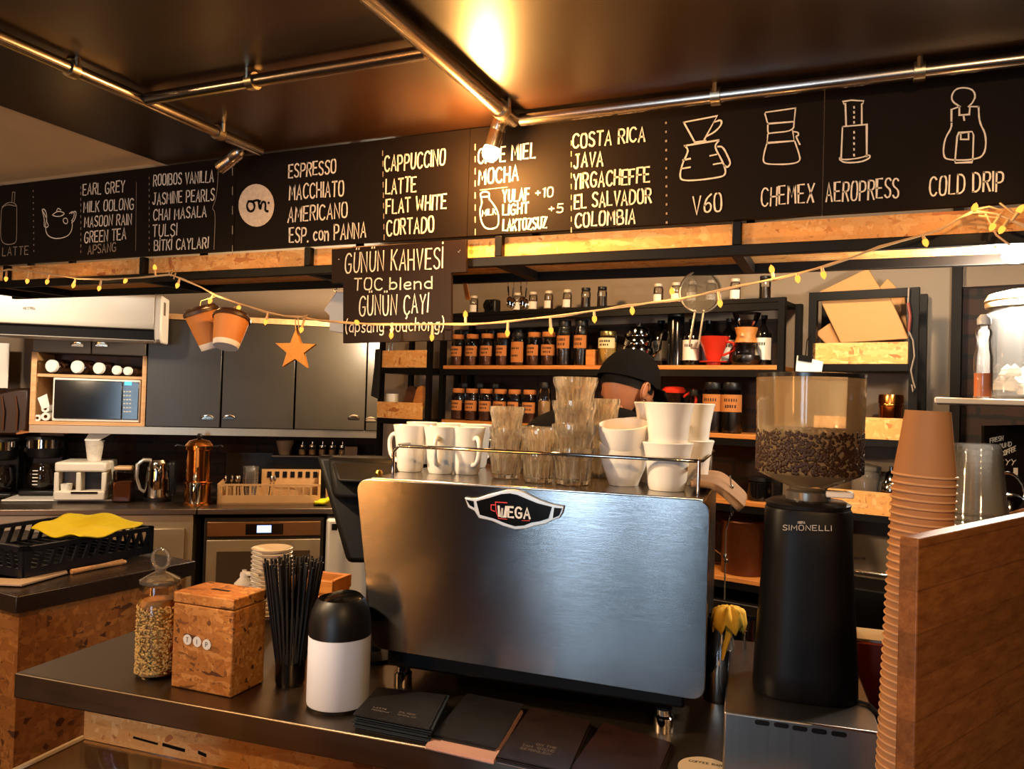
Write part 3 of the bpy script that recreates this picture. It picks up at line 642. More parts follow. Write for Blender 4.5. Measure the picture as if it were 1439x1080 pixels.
papercup((283, 438), (300, 489), 1.93, 'paper cup with dark lid hanging on the string lights, further from the star', .03)
papercup((326, 447), (317, 487), 1.91, 'paper cup with dark lid hanging on the string lights, nearer the star', -.03)
st = thing('hanging_star', 'glittery orange star hanging from the string lights', 'star', WP.hit(415, 518))
cx, cyy = 416, 492
pts = []
for k in range(10):
    r = 30 if k % 2 == 0 else 12.5; a = PI / 2 + k * PI / 5 - .03; pts.append(WP.ab(cx + r * math.cos(a), cyy - r * math.sin(a)))
MB().prism(pts, WP, -.005, .005).build('star', GOLD, st, world=True, bevel=.001)
MB().tube([WP.hit(416, 463), WP.hit(415, 448), WP.hit(419, 446), WP.hit(420, 464)], .002, 6).build('ribbon', wm, st, world=True)
# ================================================================== BACK COUNTER (far side, under the cabinets)
def bk(a, z, d=0): return BACK.pt(a, z, d)                              # d > 0 towards the room
RB = LBA
def bbox(mb, a0, a1, z0, z1, d0, d1): return mb.prism([(a0, z0), (a1, z0), (a1, z1), (a0, z1)], BACK, d0, d1)
a275, a290, a450, a_r = lba(272, 760), lba(290, 760), lba(450, 760), lba(560, 760)
solo('worktop', bbox(MB(), -1.3, lba(276, 716), .865, .9, -.86, .0), STEELX, 'steel worktop carrying the drip coffee makers and kettle', 'worktop', bevel=.004)
solo('worktop', bbox(MB(), lba(277, 716), a_r, .865, .9, -.86, .0), STEELX, 'steel worktop carrying the cutlery rack above the small fridge', 'worktop', bevel=.004)
CABS = brushed('cabinet_steel', '#d2bf9f', .48, (6, 6, 200), .04)
t = thing('steel_cabinet', 'low steel cabinet under the counter behind the black crate', 'cabinet', bk(-.5, 0, -.35), RB)
bbox(MB(), -1.3, a275 - .01, .02, .862, -.68, -.035).build('body', CABS, t, world=True, bevel=.004)
for x0, x1 in ((150, 205), (205, 258)):
    bbox(MB(), lba(x0, 760) + .01, lba(x1, 760), .1, .78, -.034, -.018).build('door', CABS, t, world=True, bevel=.004)
t = thing('small_fridge', 'undercounter steel fridge with a glowing blue display', 'fridge', bk((a290 + a450) / 2, 0, -.35), RB)
bbox(MB(), a290 - .02, a450 + .02, .03, .84, -.66, -.035).build('body', P('fridge_body', '#2a211a', .4), t, world=True, bevel=.004)
zz = [BACK.hit(370, y).z for y in (733, 753, 758)]
cp = bbox(MB(), a290, a450, zz[1], zz[0], -.034, -.005).build('control_panel', brushed('fridge_steel', '#c79a6a', .32, (6, 6, 250), .03), t, world=True, bevel=.003)
bbox(MB(), lba(345, 745), lba(398, 745), BACK.hit(370, 751).z, BACK.hit(370, 736).z, -.005, -.003).build('display_panel', BLKG, cp, world=True)
bbox(MB(), lba(361, 745), lba(381, 745), BACK.hit(370, 748).z, BACK.hit(370, 738).z, -.003, -.001).build('display', DISP, cp, world=True)
dr = bbox(MB(), a290, a450, .1, zz[2], -.034, -.006).build('door', CABS, t, world=True, bevel=.004)
bbox(MB(), a290 + .06, a450 - .06, .18, zz[2] - .07, -.006, -.004).build('door_glass', P('fridge_glass', '#4a3a2c', .15), dr, world=True)
# white box appliance standing beside the fridge
p = BACK.hit(478, 760); A0, A1 = lba(458, 760, .06), lba(520, 760, .06)
t = thing('white_water_softener', 'white plastic box appliance with vent slots beside the small fridge', 'appliance', bk((A0 + A1) / 2, 0, -.1), RB)
bbox(MB(), A0, A1, .0, BACK.hit(470, 728).z, -.3, .02).build('body', WPLAS, t, world=True, bevel=.02)
v = MB()
for i in range(4):
    for k in range(3):
        z = BACK.hit(490, 757 + i * 5).z; a = lba(484 + k * 6, 760); bbox(v, a, a + .018, z - .004, z + .004, .02, .0215)
v.build('vent', BLK, t, world=True)
bbox(MB(), lba(466, 740), lba(474, 740), BACK.hit(470, 744).z, BACK.hit(470, 735).z, .02, .022).build('indicator', BLK, t, world=True)
# backsplash shelf, bowls and jars under the cabinets
CD = -.34                                                                # cabinet front
CB = BACK.off(CD)
zc0 = CB.hit(370, 602).z; zc1 = CB.hit(400, 456).z
def cba(px, py=560): return CB.ab(px, py)[0]
lamp('corner_lamp', 'POINT', CB.off(.42).hit(548, 470), 90, (1, .8, .55), .06)
HAND = P('bright_chrome', '#f0e6d6', .12, 1)
def handle(par, a, z):
    m = MB(); pts = [CB.pt(a + .035 * math.cos(x), z + .018 * math.sin(x) - .006, .017 + .006 * math.sin(x)) for x in [PI * i / 10 for i in range(11)]]
    m.tube([CB.pt(a - .035, z - .006, 0 + .016)] + pts[::-1][1:-1] + [CB.pt(a + .035, z - .006, .016)], .0055, 8)
    m.prism([(a - .035, z - .012), (a + .035, z - .012), (a + .03, z + .004), (a - .03, z + .004)], CB, .016, .022)
    return m.build('handle', HAND, par, world=True)
for i, (x0, x1, hx, lab) in enumerate(((206, 311, 293, 'dark olive wall cupboard beside the microwave shelf'), (312, 414, 323, 'dark olive wall cupboard hanging above the cutlery rack, behind the star'), (415, 514, 498, 'brightly lit wall cupboard nearest the ladder shelf'))):
    a0, a1 = cba(x0), cba(x1) - .003
    t = thing('wall_cabinet', lab, 'cabinet', CB.pt((a0 + a1) / 2, zc0, -.17), RB, 'olive wall cupboards')
    CB_ = MB().prism([(a0, zc0), (a1, zc0), (a1, zc1), (a0, zc1)], CB, -.34, 0); CB_.build('body', CABM, t, world=True, bevel=.002)
    d = MB().prism([(a0 + .002, zc0 + .003), (a1 - .002, zc0 + .003), (a1 - .002, zc1 - .003), (a0 + .002, zc1 - .003)], CB, .001, .016).build('door', CABM, t, world=True, bevel=.002)
    handle(d, cba(hx), CB.hit(hx, 586).z)
a0, a1 = cba(515), cba(560)
t = thing('wall_cabinet', 'end wall cupboard mostly hidden by the ladder shelf', 'cabinet', CB.pt((a0 + a1) / 2, zc0, -.17), RB, 'olive wall cupboards')
MB().prism([(a0, zc0), (a1, zc0), (a1, zc1), (a0, zc1)], CB, -.34, 0).build('body', CABM, t, world=True, bevel=.002)
d = MB().prism([(a0 + .002, zc0 + .003), (a1, zc0 + .003), (a1, zc1 - .003), (a0 + .002, zc1 - .003)], CB, .001, .016).build('door', CABM, t, world=True); handle(d, cba(522), CB.hit(522, 589).z)
solo('cupboard_cornice', MB().prism([(cba(205), zc1), (a1, zc1), (a1, zc1 + .035), (cba(205), zc1 + .035)], CB, -.3, .02), WOODL, 'pale wooden strip along the top of the olive cupboards', 'cornice')
solo('cupboard_pelmet', MB().prism([(cba(43), zc0 - .05), (a1, zc0 - .05), (a1, zc0 - .002), (cba(43), zc0 - .002)], CB, -.33, .005), brushed('pelmet_steel', '#b3a58f', .35, (200, 6, 6), .03), 'steel strip running under the olive cupboards and microwave shelf', 'pelmet')
zs0, zs1 = CB.hit(100, 496).z, CB.hit(100, 470).z
for x0, x1, hx, lab in ((44, 126.5, 107, 'short overhead cupboard above the microwave, on the kettle-less far side'), (127, 204, 141, 'short overhead cupboard above the microwave, beside the tall olive cupboards')):
    a0, a1 = cba(x0), cba(x1) - .002
    t = thing('overhead_cabinet', lab.replace(', on the kettle-less far side', ', at its outer end'), 'cabinet', CB.pt((a0 + a1) / 2, zs0, -.17), RB, 'short cupboards over the microwave')
    MB().prism([(a0, zs0), (a1, zs0), (a1, zs1 + .06), (a0, zs1 + .06)], CB, -.34, 0).build('body', P('cabinet_light', '#6f6456', .45), t, world=True)
    d = MB().prism([(a0 + .002, zs0 + .002), (a1 - .002, zs0 + .002), (a1 - .002, zs1 + .055), (a0 + .002, zs1 + .055)], CB, .001, .016).build('door', MATS['cabinet_light'], t, world=True, bevel=.002); handle(d, cba(hx), CB.hit(hx, 484).z)
# microwave shelf
t = thing('microwave_shelf', 'open pale wooden wall shelf holding a microwave and jars', 'shelf', CB.pt(cba(124), zc0, -.17), RB)
a0, a1 = cba(43), cba(205); zm = CB.hit(100, 526).z
for nm, A, B, za, zb, da, db in (('side_panel', a0, a0 + .03, zc0, zs0 - .001, -.33, .01), ('side_panel', a1 - .025, a1, zc0, zs0 - .001, -.33, .01), ('bottom_panel', a0 + .03, a1 - .025, zc0, zc0 + .022, -.33, .01), ('shelf_board', a0 + .03, a1 - .025, zm - .018, zm, -.33, -.0), ('back_panel', a0 + .03, a1 - .025, zc0 + .022, zs0, -.33, -.32)):
    MB().prism([(A, za), (B, za), (B, zb), (A, zb)], CB, da, db).build(nm, WOODL if nm != 'back_panel' else WOODD, t, world=True)
a0, a1 = cba(74), cba(197); z0 = zc0 + .024; z1_ = zm - .022
t = thing('microwave', 'microwave oven with black glass door and blue clock digits', 'microwave', CB.pt((a0 + a1) / 2, z0, -.16), RB)
MB().prism([(a0, z0), (a1, z0), (a1, z1_), (a0, z1_)], CB, -.3, .004).build('body', WPLAS, t, world=True, bevel=.006)
MB().prism([(a0 + .012, z0 + .018), (cba(172), z0 + .018), (cba(172), z1_ - .012), (a0 + .012, z1_ - .012)], CB, .004, .016).build('door', BLKG, t, world=True, bevel=.003)
cp = MB().prism([(cba(172.6), z0 + .018), (a1 - .008, z0 + .018), (a1 - .008, z1_ - .012), (cba(172.6), z1_ - .012)], CB, .004, .014).build('control_panel', BLKG, t, world=True, bevel=.003)
MB().prism([(cba(175), CB.hit(180, 541).z), (cba(185), CB.hit(180, 541).z), (cba(185), CB.hit(180, 536).z), (cba(175), CB.hit(180, 536).z)], CB, .0142, .0155).build('display', DISPC, cp, world=True)
m = MB()
for r in range(6):
    for c in range(3):
        q = CB.ab(175.5 + c * 4, 550 + r * 5.6); m.prism([(q[0] - .006, q[1] - .004), (q[0] + .006, q[1] - .004), (q[0] + .006, q[1] + .004), (q[0] - .006, q[1] + .004)], CB, .0142, .0152)
m.build('buttons', P('button_grey', '#b9b4aa', .5), cp, world=True)
for i, (x, r) in enumerate(((75, 10.5), (110.5, 10.5), (141, 9.5), (166, 7.6), (181.5, 7))):
    rr = r * depth(CB.hit(x, 514)) / F; c = CB.hit(x, 514); c.z = zm + rr + .002
    t = thing('storage_jar', 'white-lidded glass jar lying on its side above the microwave, %s from the outer end' % ORD[i], 'jar', (c.x, c.y, zm), RB, 'jars lying above the microwave')
    M = Zv.rotation_difference((BACK.n * .93 - BACK.u * .37).normalized()).to_matrix()
    MB().lathe([(0, -.13), (rr * .9, -.13), (rr * 1.0, -.12), (rr, -.005), (rr * .8, 0)], c, 20, M).build('glass', JARG, t, world=True)
    MB().lathe([(0, -.127), (rr * .85, -.127), (rr * .9, -.118), (rr * .9, -.05), (0, -.05)], c, 16, M).build('contents', SPICE, t, world=True)
    MB().lathe([(rr * .8, -.002), (rr * .86, 0), (rr * .86, .018), (rr * .8, .022), (0, .022)], c, 20, M).build('lid', PAPERW, t, world=True)
for i, (x, y, r, L) in enumerate(((63.5, 574, 4.5, 0), (52.5, 587, 4, 0), (64, 585, 5, 0))):
    c = CB.hit(x, y); rr = r * depth(c) / F * 1.15; t = thing('paper_roll', ('white paper roll in the microwave shelf, topmost of three', 'smallest white paper roll in the microwave shelf corner', 'white paper roll lying against the microwave foot')[i], 'paper roll', c - Vector((0, 0, rr)), 0, 'paper rolls beside the microwave')
    M = Zv.rotation_difference(BACK.n).to_matrix()
    MB().lathe([(rr * .45, -.12), (rr, -.12), (rr, 0), (rr * .45, 0), (rr * .45, -.12)], c, 20, M).build('paper', PAPERW, t, world=True)
    MB().lathe([(rr * .36, -.118), (rr * .44, -.118), (rr * .44, .001), (rr * .36, .001), (rr * .36, -.118)], c, 16, M).build('core', KRAFT, t, world=True)
t = thing('label_card', 'white card leaning beside the microwave above the paper rolls', 'card', CB.hit(60, 568), 0)
MB().prism([CB.ab(*q) for q in ((59, 575), (70, 571), (66, 553), (53, 559))], CB, .0, .003).build('card', PAPERW, t, world=True)
# air conditioner
AP = BACK.off(-.02); A0, A1 = AP.ab(-60, 470)[0], AP.ab(226, 470)[0]; Af = AP.ab(226, 470)[0]
zt_, zb_ = AP.hit(200, 413).z, AP.hit(200, 480).z
t = thing('air_conditioner', 'white wall air conditioner unit above the microwave', 'air conditioner', AP.pt((A0 + A1) / 2, zb_, -.14), RB)
ACW = P('ac_white', '#d2c8ba', .4, 0, .03)
zm_, zl_ = AP.hit(100, 457).z, AP.hit(100, 474).z
def acx(prof, A, B): 
    m = MB(); n = len(prof); m.add([AP.pt(x, z, d) for x in (A, B) for d, z in prof], [tuple(range(n)), tuple(reversed(range(n, 2 * n)))] + [(i, i + n, (i + 1) % n + n, (i + 1) % n) for i in range(n)]); return m
full = [(-.24, zb_), (-.05, zb_), (-.015, zb_ + .02), (0, zm_ + .01), (-.004, zt_ - .02), (-.03, zt_), (-.24, zt_)]
acx([(-.24, zm_), (-.02, zm_), (0, zm_ + .03), (-.004, zt_ - .02), (-.03, zt_), (-.24, zt_)], A0, Af - .04).build('body', ACW, t, world=True, bevel=.006)
acx(full, Af - .0395, Af).build('end_cap', ACW, t, world=True, bevel=.01)
acx([(-.24, zb_ + .012), (-.07, zb_ + .012), (-.06, zm_ - .0005), (-.24, zm_ - .0005)], A0, Af - .04).build('outlet', BLK, t, world=True)
acx([(-.2, zb_), (-.03, zb_), (-.006, zb_ + .012), (-.01, zl_), (-.06, zl_ - .004), (-.2, zb_ + .0115)], A0, Af - .04).build('louver', ACW, t, world=True, bevel=.002)
m = MB(); m.add([AP.pt(Af + .001, zb_ + .17, -.06), AP.pt(Af + .001, zb_ + .25, -.06), AP.pt(Af + .001, zb_ + .25, -.12), AP.pt(Af + .001, zb_ + .17, -.12)], [(0, 1, 2, 3)]); m.build('side_vent', P('vent_dark', '#5a4a3c', .6), t, world=True)
m = MB(); write(m, AP, 'VESTEL', (32, 434.5), (50, 434.5), 3, .003, .002); m.build('lettering', P('logo_grey', '#5a5048', .5), t, world=True, smooth=0)
# appliances standing on the worktop
def zpx(px, py, p): return EYE.z + (ray(px, py) * (depth(p))).z         # height of a pixel row at the distance of p
def onb(px, py, z=.9): return onz(px, py, z)
def back(p, r):
    d = Vector((p.x, p.y, 0)).normalized(); return p + d * r
def mpx(p): return depth(p) / F
def drip(px, py, label, rz, z=.9):
    p = back(onb(px, py, z), .12); s = mpx(p); t = thing('drip_coffee_maker', label, 'coffee maker', (p.x, p.y, z), rz, 'drip coffee makers')
    W = .115
    MB().box((0, 0, .0175), (W * 2, .26, .035)).build('base', BLKP, t, bevel=.012)
    MB().box((0, .085, .17), (W * 1.7, .09, .3)).build('water_tank', BLKP, t, bevel=.015)
    MB().lathe([(0, .235), (.085, .235), (.1, .25), (.108, .3), (.108, .305), (0, .305)], (0, -.02, 0), 28).build('filter_basket', BLKP, t)
    MB().lathe([(.109, .3), (.111, .3), (.111, .355), (.109, .355)], (0, -.02, 0), 28).build('steel_band', CHROME, t)
    MB().lathe([(0, .355), (.112, .355), (.108, .372), (0, .378)], (0, -.02, 0), 28).build('lid', BLKP, t)
    c = MB().lathe([(0, .037), (.07, .037), (.088, .06), (.09, .12), (.075, .17), (.062, .19), (.062, .2)], (0, -.03, 0), 28).build('carafe', P('dark_carafe', '#1c130d', .06, 0, .05), t)
    MB().tube([(.06, -.06, .19), (.1, -.11, .19), (.11, -.12, .12), (.075, -.09, .07)], .009, 8).build('carafe_handle', BLKP, c)
    m = MB()
    for i in range(5): m.box((-.02, -.1195 + abs(i - 2) * .001, .07 + i * .022), (.03, .004, .006))
    m.build('scale_marks', PAPERW, c)
    return t
drip(62, 696, 'black drip coffee maker with steel band beside the white coffee machine', RB, .9166)
drip(-2, 700, 'black drip coffee maker cut off by the picture edge', RB)
p = onb(60, 645)
t = thing('crumpled_filter', 'crumpled orange paper lying on the drip coffee maker', 'paper', (0, 0, 0)); q = back(onb(62, 696, .9166), .13); t.location = (q.x, q.y, .9166 + .379); t.rotation_euler = (0, 0, RB)
m = MB(); N = 9
for i in range(N):
    for j in range(N): m.v.append(Vector(((i / (N - 1) - .5) * .3, (j / (N - 1) - .5) * .2, .012 + random.uniform(0, .03) - .02 * abs(i / (N - 1) - .5))))
m.f = [(i * N + j, (i + 1) * N + j, (i + 1) * N + j + 1, i * N + j + 1) for i in range(N - 1) for j in range(N - 1)]
o = m.build('paper', P('orange_paper', '#b5703a', .8), t, sub=1); so = o.modifiers.new('thick', 'SOLIDIFY'); so.thickness = .004
# white double coffee machine on a tray
p = onb(117, 704); s = mpx(p)
t = thing('serving_tray', 'white tray under the white coffee machine', 'tray', (p.x, p.y, .9), RB)
MB().box((-.12, .14, .008), (.66, .34, .012)).build('tray', WPLAS, t, bevel=.005)
t = thing('coffee_machine', 'cream white double coffee machine on a white tray', 'coffee machine', (p.x, p.y, .916), RB)
W, H = .29, .235
MB().box((0, .1, H / 2), (W, .2, H)).build('body', P('cream_plastic', '#e4d9c6', .35, 0, .04), t, bevel=.012)
MB().box((0, -.04, H - .03), (W, .1, .06)).build('top_cover', MATS['cream_plastic'], t, bevel=.012)
MB().box((0, -.045, .03), (W, .11, .06)).build('drip_base', MATS['cream_plastic'], t, bevel=.01)
for x in (-W / 2 + .012, -.01, W / 2 - .012): MB().box((x, -.04, .115), (.024, .1, .115)).build('upright', MATS['cream_plastic'], t, bevel=.004)
MB().box((.065, -.002, .115), (.115, .006, .11)).build('bay_panel', BLKP, t)
MB().box((-.078, -.002, .115), (.11, .006, .11)).build('bay_panel', P('bay_brown', '#4a3a2a', .3), t)
MB().lathe([(0, .06), (.03, .06), (.034, .1), (.03, .1), (.027, .065), (0, .065)], (-.085, -.05, 0), 20).build('pot', WPLAS, t)
MB().box((.03, -.102, .05), (.15, .006, .012)).build('handle', CHROME, t)
t = thing('marbled_cup', 'white marbled paper cup standing on the white coffee machine', 'cup', (p.x + .02, p.y + .05, .916 + H + .001))
MB().lathe([(0, .004), (.036, .004), (.036, 0), (.038, 0), (.055, .125), (.057, .128), (.052, .128), (.036, .01), (0, .01)], (0, 0, 0), 28).build('cup', P('marbled', '#d9cfc2', .5, 0, .4, 30), t)
t = thing('folded_napkin', 'white card leaning out of the marbled cup', 'card', (p.x + .02, p.y + .05, .916 + H + .07))
q = Vector((p.x + .02, p.y + .05, .916 + H + .07)); pl = Plane(q, BACK.u, Zv)
MB().prism([(-.06, .06), (-.02, .03), (.09, .1), (.1, .125), (.04, .17), (.0, .16)], pl, .0, .004).build('card', PAPERW, t, world=True)
# coffee jar, kettle, urn
p = onb(170, 706)
t = thing('coffee_canister', 'square glass canister of ground coffee beside the steel kettle', 'canister', (p.x, p.y, .9), RB)
MB().box((0, .05, .1), (.11, .11, .2)).build('glass', JARG, t, bevel=.012)
MB().box((0, .05, .065), (.1, .1, .12)).build('contents', P('ground_coffee', '#8a4a20', .8, 0, .2, 80), t, bevel=.008)
MB().box((0, .05, .213), (.1, .1, .024)).build('lid', P('amber_lid', '#d2a878', .35), t, bevel=.008)
p = onb(219, 705)
t = thing('kettle', 'shiny steel electric kettle with black base', 'kettle', (p.x, p.y, .9), RB)
MB().lathe([(0, 0), (.085, 0), (.085, .02), (.08, .025), (0, .025)], (0, .05, 0), 28).build('base', BLKP, t)
MB().lathe([(0, .028), (.078, .028), (.082, .04), (.072, .2), (.065, .24), (.05, .265), (0, .275)], (0, .05, 0), 32).build('body', CHROME, t)
MB().tube([(-.04, .03, .262), (-.085, .02, .265), (-.118, .01, .235), (-.12, .01, .15), (-.1, .02, .08), (-.075, .03, .06)], [.012, .013, .013, .012, .011, .01], 10).build('handle', P('kettle_handle', '#d9d4ca', .25, .8), t)
MB().box((.075, .08, .14), (.05, .1, .23)).build('spout_cover', BLKP, t, bevel=.02)
p = onb(274, 711)
t = thing('tea_urn', 'tall chrome and copper tea urn with a tap', 'urn', (p.x, p.y, .9), RB)
MB().lathe([(0, 0), (.085, 0), (.085, .015), (.078, .02), (.078, .13), (.084, .135), (.084, .145), (.074, .15), (.074, .34), (.086, .345), (.086, .37), (.06, .4), (0, .415)], (0, .09, 0), 32).build('body', COPPER, t)
MB().lathe([(0, .415), (.014, .415), (.018, .43), (.01, .445), (0, .446)], (0, .09, 0), 16).build('lid_knob', BLKP, t)
for sx in (-1, 1): MB().tube([(sx * .08, .09, .36), (sx * .13, .09, .37), (sx * .14, .09, .36)], .007, 8).build('handle', BLKP, t)
MB().lathe([(.0, 0), (.03, 0), (.034, .01), (.034, .12), (.03, .13), (0, .13)], (.0, -.02, .02), 24).build('tap_block', CHROME, t)
MB().tube([(0, .02, .2), (0, -.03, .2), (0, -.05, .18), (0, -.05, .165)], .01, 10).build('tap', CHROME, t)
MB().tube([(0, .01, .24), (0, .01, .36)], .011, 10).build('sight_glass', ORANGEWOOD, t)
# cutlery rack and tumblers
p = onb(378, 709); TAN = P('tan_plastic', '#b58a58', .5)
t = thing('cutlery_rack', 'tan plastic drying rack with slots beside the tea urn', 'dish rack', (p.x, p.y, .9), RB)
W = .62
MB().box((0, .15, .006), (W, .3, .012)).build('base', TAN, t)
m = MB(); m.box((0, .006, .03), (W, .012, .06)); m.box((0, .006, .125), (W, .012, .012))
for i in range(14): m.box((-W / 2 + .006 + i * (W - .012) / 13, .006, .09), (.012, .012, .06))
m.build('front_wall', TAN, t)
m = MB(); m.box((.12, .294, .1), (W - .24, .012, .2)); m.box((0, .294, .04), (W, .012, .08)); m.build('back_wall', TAN, t)
m = MB()
for i in range(7): m.box((-.02 + i * .05, .286, .165), (.028, .004, .04))
m.build('slots', BLK, t)
for sx in (-1, 1): MB().hexa([(sx * W / 2 - .006, .012, 0), (sx * W / 2 + .006, .012, 0), (sx * W / 2 + .006, .3, 0), (sx * W / 2 - .006, .3, 0), (sx * W / 2 - .006, .012, .131), (sx * W / 2 + .006, .012, .131), (sx * W / 2 + .006, .3, .2 if sx > 0 else .131), (sx * W / 2 - .006, .3, .2 if sx > 0 else .131)]).build('side_wall', TAN, t)
base = Vector((p.x, p.y, .912)) + BACK.u * (-.13) + BACK.n * -.15
for k in range(4):
    b_ = MB().lathe([(0, .0), (.034, 0), (.05, .11), (.052, .113), (.048, .113), (.032, .006), (0, .006)], base + Zv * (.02 + k * .028), 24)
    solo('plastic_tumbler', b_, CLEAR, 'clear tumbler nested in the cutlery rack, %s from the bottom' % ORD[k], 'tumbler', 'clear tumblers in the cutlery rack')
for k in range(6):
    c = Vector((p.x, p.y, .913)) + BACK.u * (-.25 + k * .022 + (.15 if k > 3 else 0)) + BACK.n * (-.05 - .02 * (k % 2))
    e = c + BACK.u * random.uniform(-.03, .03) + BACK.n * random.uniform(-.02, .0) + Zv * .17
    m = MB().tube([c, c.lerp(e, .7)], .004, 6); m.ball(c.lerp(e, .85), .016, (.8, .35, 1.4), 10, 6)
    solo('spoon', m, CHROME, 'steel spoon standing in the tan cutlery rack', 'spoon', 'spoons in the cutlery rack')
p = onb(457, 711)
t = thing('yellow_sponge_cloth', 'yellow cleaning cloth beside the cutlery rack', 'cloth', (p.x, p.y, .9), RB)
m = MB(); N = 8
for i in range(N):
    for j in range(N): m.v.append(Vector(((i / (N - 1) - .4) * .17, j / (N - 1) * .12, .012 + .04 * (i / (N - 1)) + .012 * math.sin(i * 1.7 + j))))
m.f = [(i * N + j, (i + 1) * N + j, (i + 1) * N + j + 1, i * N + j + 1) for i in range(N - 1) for j in range(N - 1)]
o = m.build('cloth', YEL, t, sub=1); so = o.modifiers.new('thick', 'SOLIDIFY'); so.thickness = .02; so.offset = 0
p = onb(458, 703)
solo('wooden_block', MB().box((0, 0, 0), (.11, .05, .11), Matrix.Rotation(RB, 3, 'Z')), TAN, 'small tan block beside the cutlery rack', 'block'); bpy.context.view_layer.update()
bpy.data.objects['wooden_block'].location = (p.x + .02, p.y + .06, .901)
# dark splash panel and slim shelf with bowl and spice pots
solo('splash_panel', bbox(MB(), lba(318, 650, -.84), 2.6, .901, CB.hit(410, 640).z - .02, -.858, -.83), P('dark_splash', '#1a100b', .4), 'dark panel behind the cutlery rack', 'panel')
SH = BACK.off(-.62); zsh = SH.hit(410, 640).z
solo('slim_shelf', MB().prism([(SH.ab(382, 640)[0], zsh - .008), (SH.ab(540, 640)[0], zsh - .008), (SH.ab(540, 640)[0], zsh), (SH.ab(382, 640)[0], zsh)], SH, -.2, 0), STEELX, 'slim steel shelf under the olive cupboards holding a bowl', 'shelf')
q = SH.off(-.08).hit(400, 638)
t = thing('bowl', 'small beige bowl on the slim steel shelf', 'bowl', (q.x, q.y, zsh + .001))
MB().lathe([(0, 0), (.035, 0), (.04, .01), (.058, .08), (.06, .1), (.055, .1), (.035, .015), (0, .012)], (0, 0, 0), 28).build('bowl', P('beige_bowl', '#a58f70', .4), t)
for i in range(5):
    q = SH.off(-.08).hit(425 + i * 14, 638)
    t = thing('spice_pot', 'tiny glass spice pot on the slim shelf under the cupboards, %s from the beige bowl' % ORD[i], 'spice pot', (q.x, q.y, zsh + .001), 0, 'spice pots on the slim shelf')
    MB().lathe([(0, 0), (.026, 0), (.028, .01), (.028, .045), (.02, .055)], (0, 0, 0), 18).build('glass', JARG, t)
    MB().lathe([(0, .004), (.025, .004), (.025, .04), (0, .04)], (0, 0, 0), 16).build('contents', P('pale_spice', '#c99a60', .7), t)
    MB().lathe([(.02, .056), (.024, .056), (.024, .072), (.006, .076), (.006, .095), (0, .096)], (0, 0, 0), 16).build('lid', CHROME, t)
q = SH.off(-.08).hit(493, 638)
solo('small_carton', MB().box((q.x, q.y, zsh + .032), (.09, .05, .06), Matrix.Rotation(RB, 3, 'Z')), P('carton_tan', '#b58f6a', .7), 'small tan carton at the end of the slim shelf', 'box', bevel=.003)
# brown paper bags at the far end of the counter
q = onb(14, 690) - BACK.n * .25
t = thing('brown_leather_bag', 'dark brown bag hanging on the brick wall beside the microwave shelf', 'bag', (0, 0, 0)); t.location = BACK.off(-.5).hit(20, 600)
BP = BACK.off(-.7)
MB().prism([BP.ab(*p_) for p_ in ((-30, 612), (30, 612), (40, 604), (42, 545), (20, 545), (-30, 556))], BP, -.1, .0).build('bag', P('brown_leather', '#2a160c', .35, 0, .3), t, world=True, bevel=.02)
for x in (3, 22): MB().tube([BP.hit(x, 556) + BP.n * .005, BP.hit(x + 4, 578) + BP.n * .02, BP.hit(x + 2, 604) + BP.n * .012], .006, 8).build('strap', P('brown_strap', '#5a3418', .5), t, world=True)
solo('overlit_wall_panel', bbox(MB(), lba(-40, 510, -.7), lba(13, 510, -.7), BACK.off(-.7).hit(5, 545).z, BACK.off(-.7).hit(5, 482).z, -.7, -.69), PAPERW, 'white panel standing in for the overlit wall at the picture edge', 'notice')  # white colour imitates the overexposed stretch of wall

# ================================================================== SIDE COUNTER WITH THE BLACK CRATE
ZC = .95
Np, Fp = onz(23, 838, ZC), onz(275, 788, ZC); sd = (Fp - Np).normalized(); lf = Vector((-sd.y, sd.x, 0))
def slab(a, b, c, d, z0, z1): return MB().hexa([Vector((q.x, q.y, z0)) for q in (a, b, c, d)] + [Vector((q.x, q.y, z1)) for q in (a, b, c, d)])
N2, F2 = Np + lf * 1.2, Fp + lf * 1.2
DKTOP = P('dark_counter_top', '#2b211b', .28, 0, .2)
solo('side_worktop', slab(Np, Fp, F2, N2, ZC - .055, ZC), DKTOP, 'dark worktop of the side counter carrying the black crate', 'worktop', bevel=.003)
k = .025
solo('side_counter', slab(Np + sd * k + lf * k, Fp - sd * k + lf * k, F2 - sd * k, N2 + sd * k, 0, ZC - .056), OSBD, 'chipboard side counter under the black crate', 'counter')
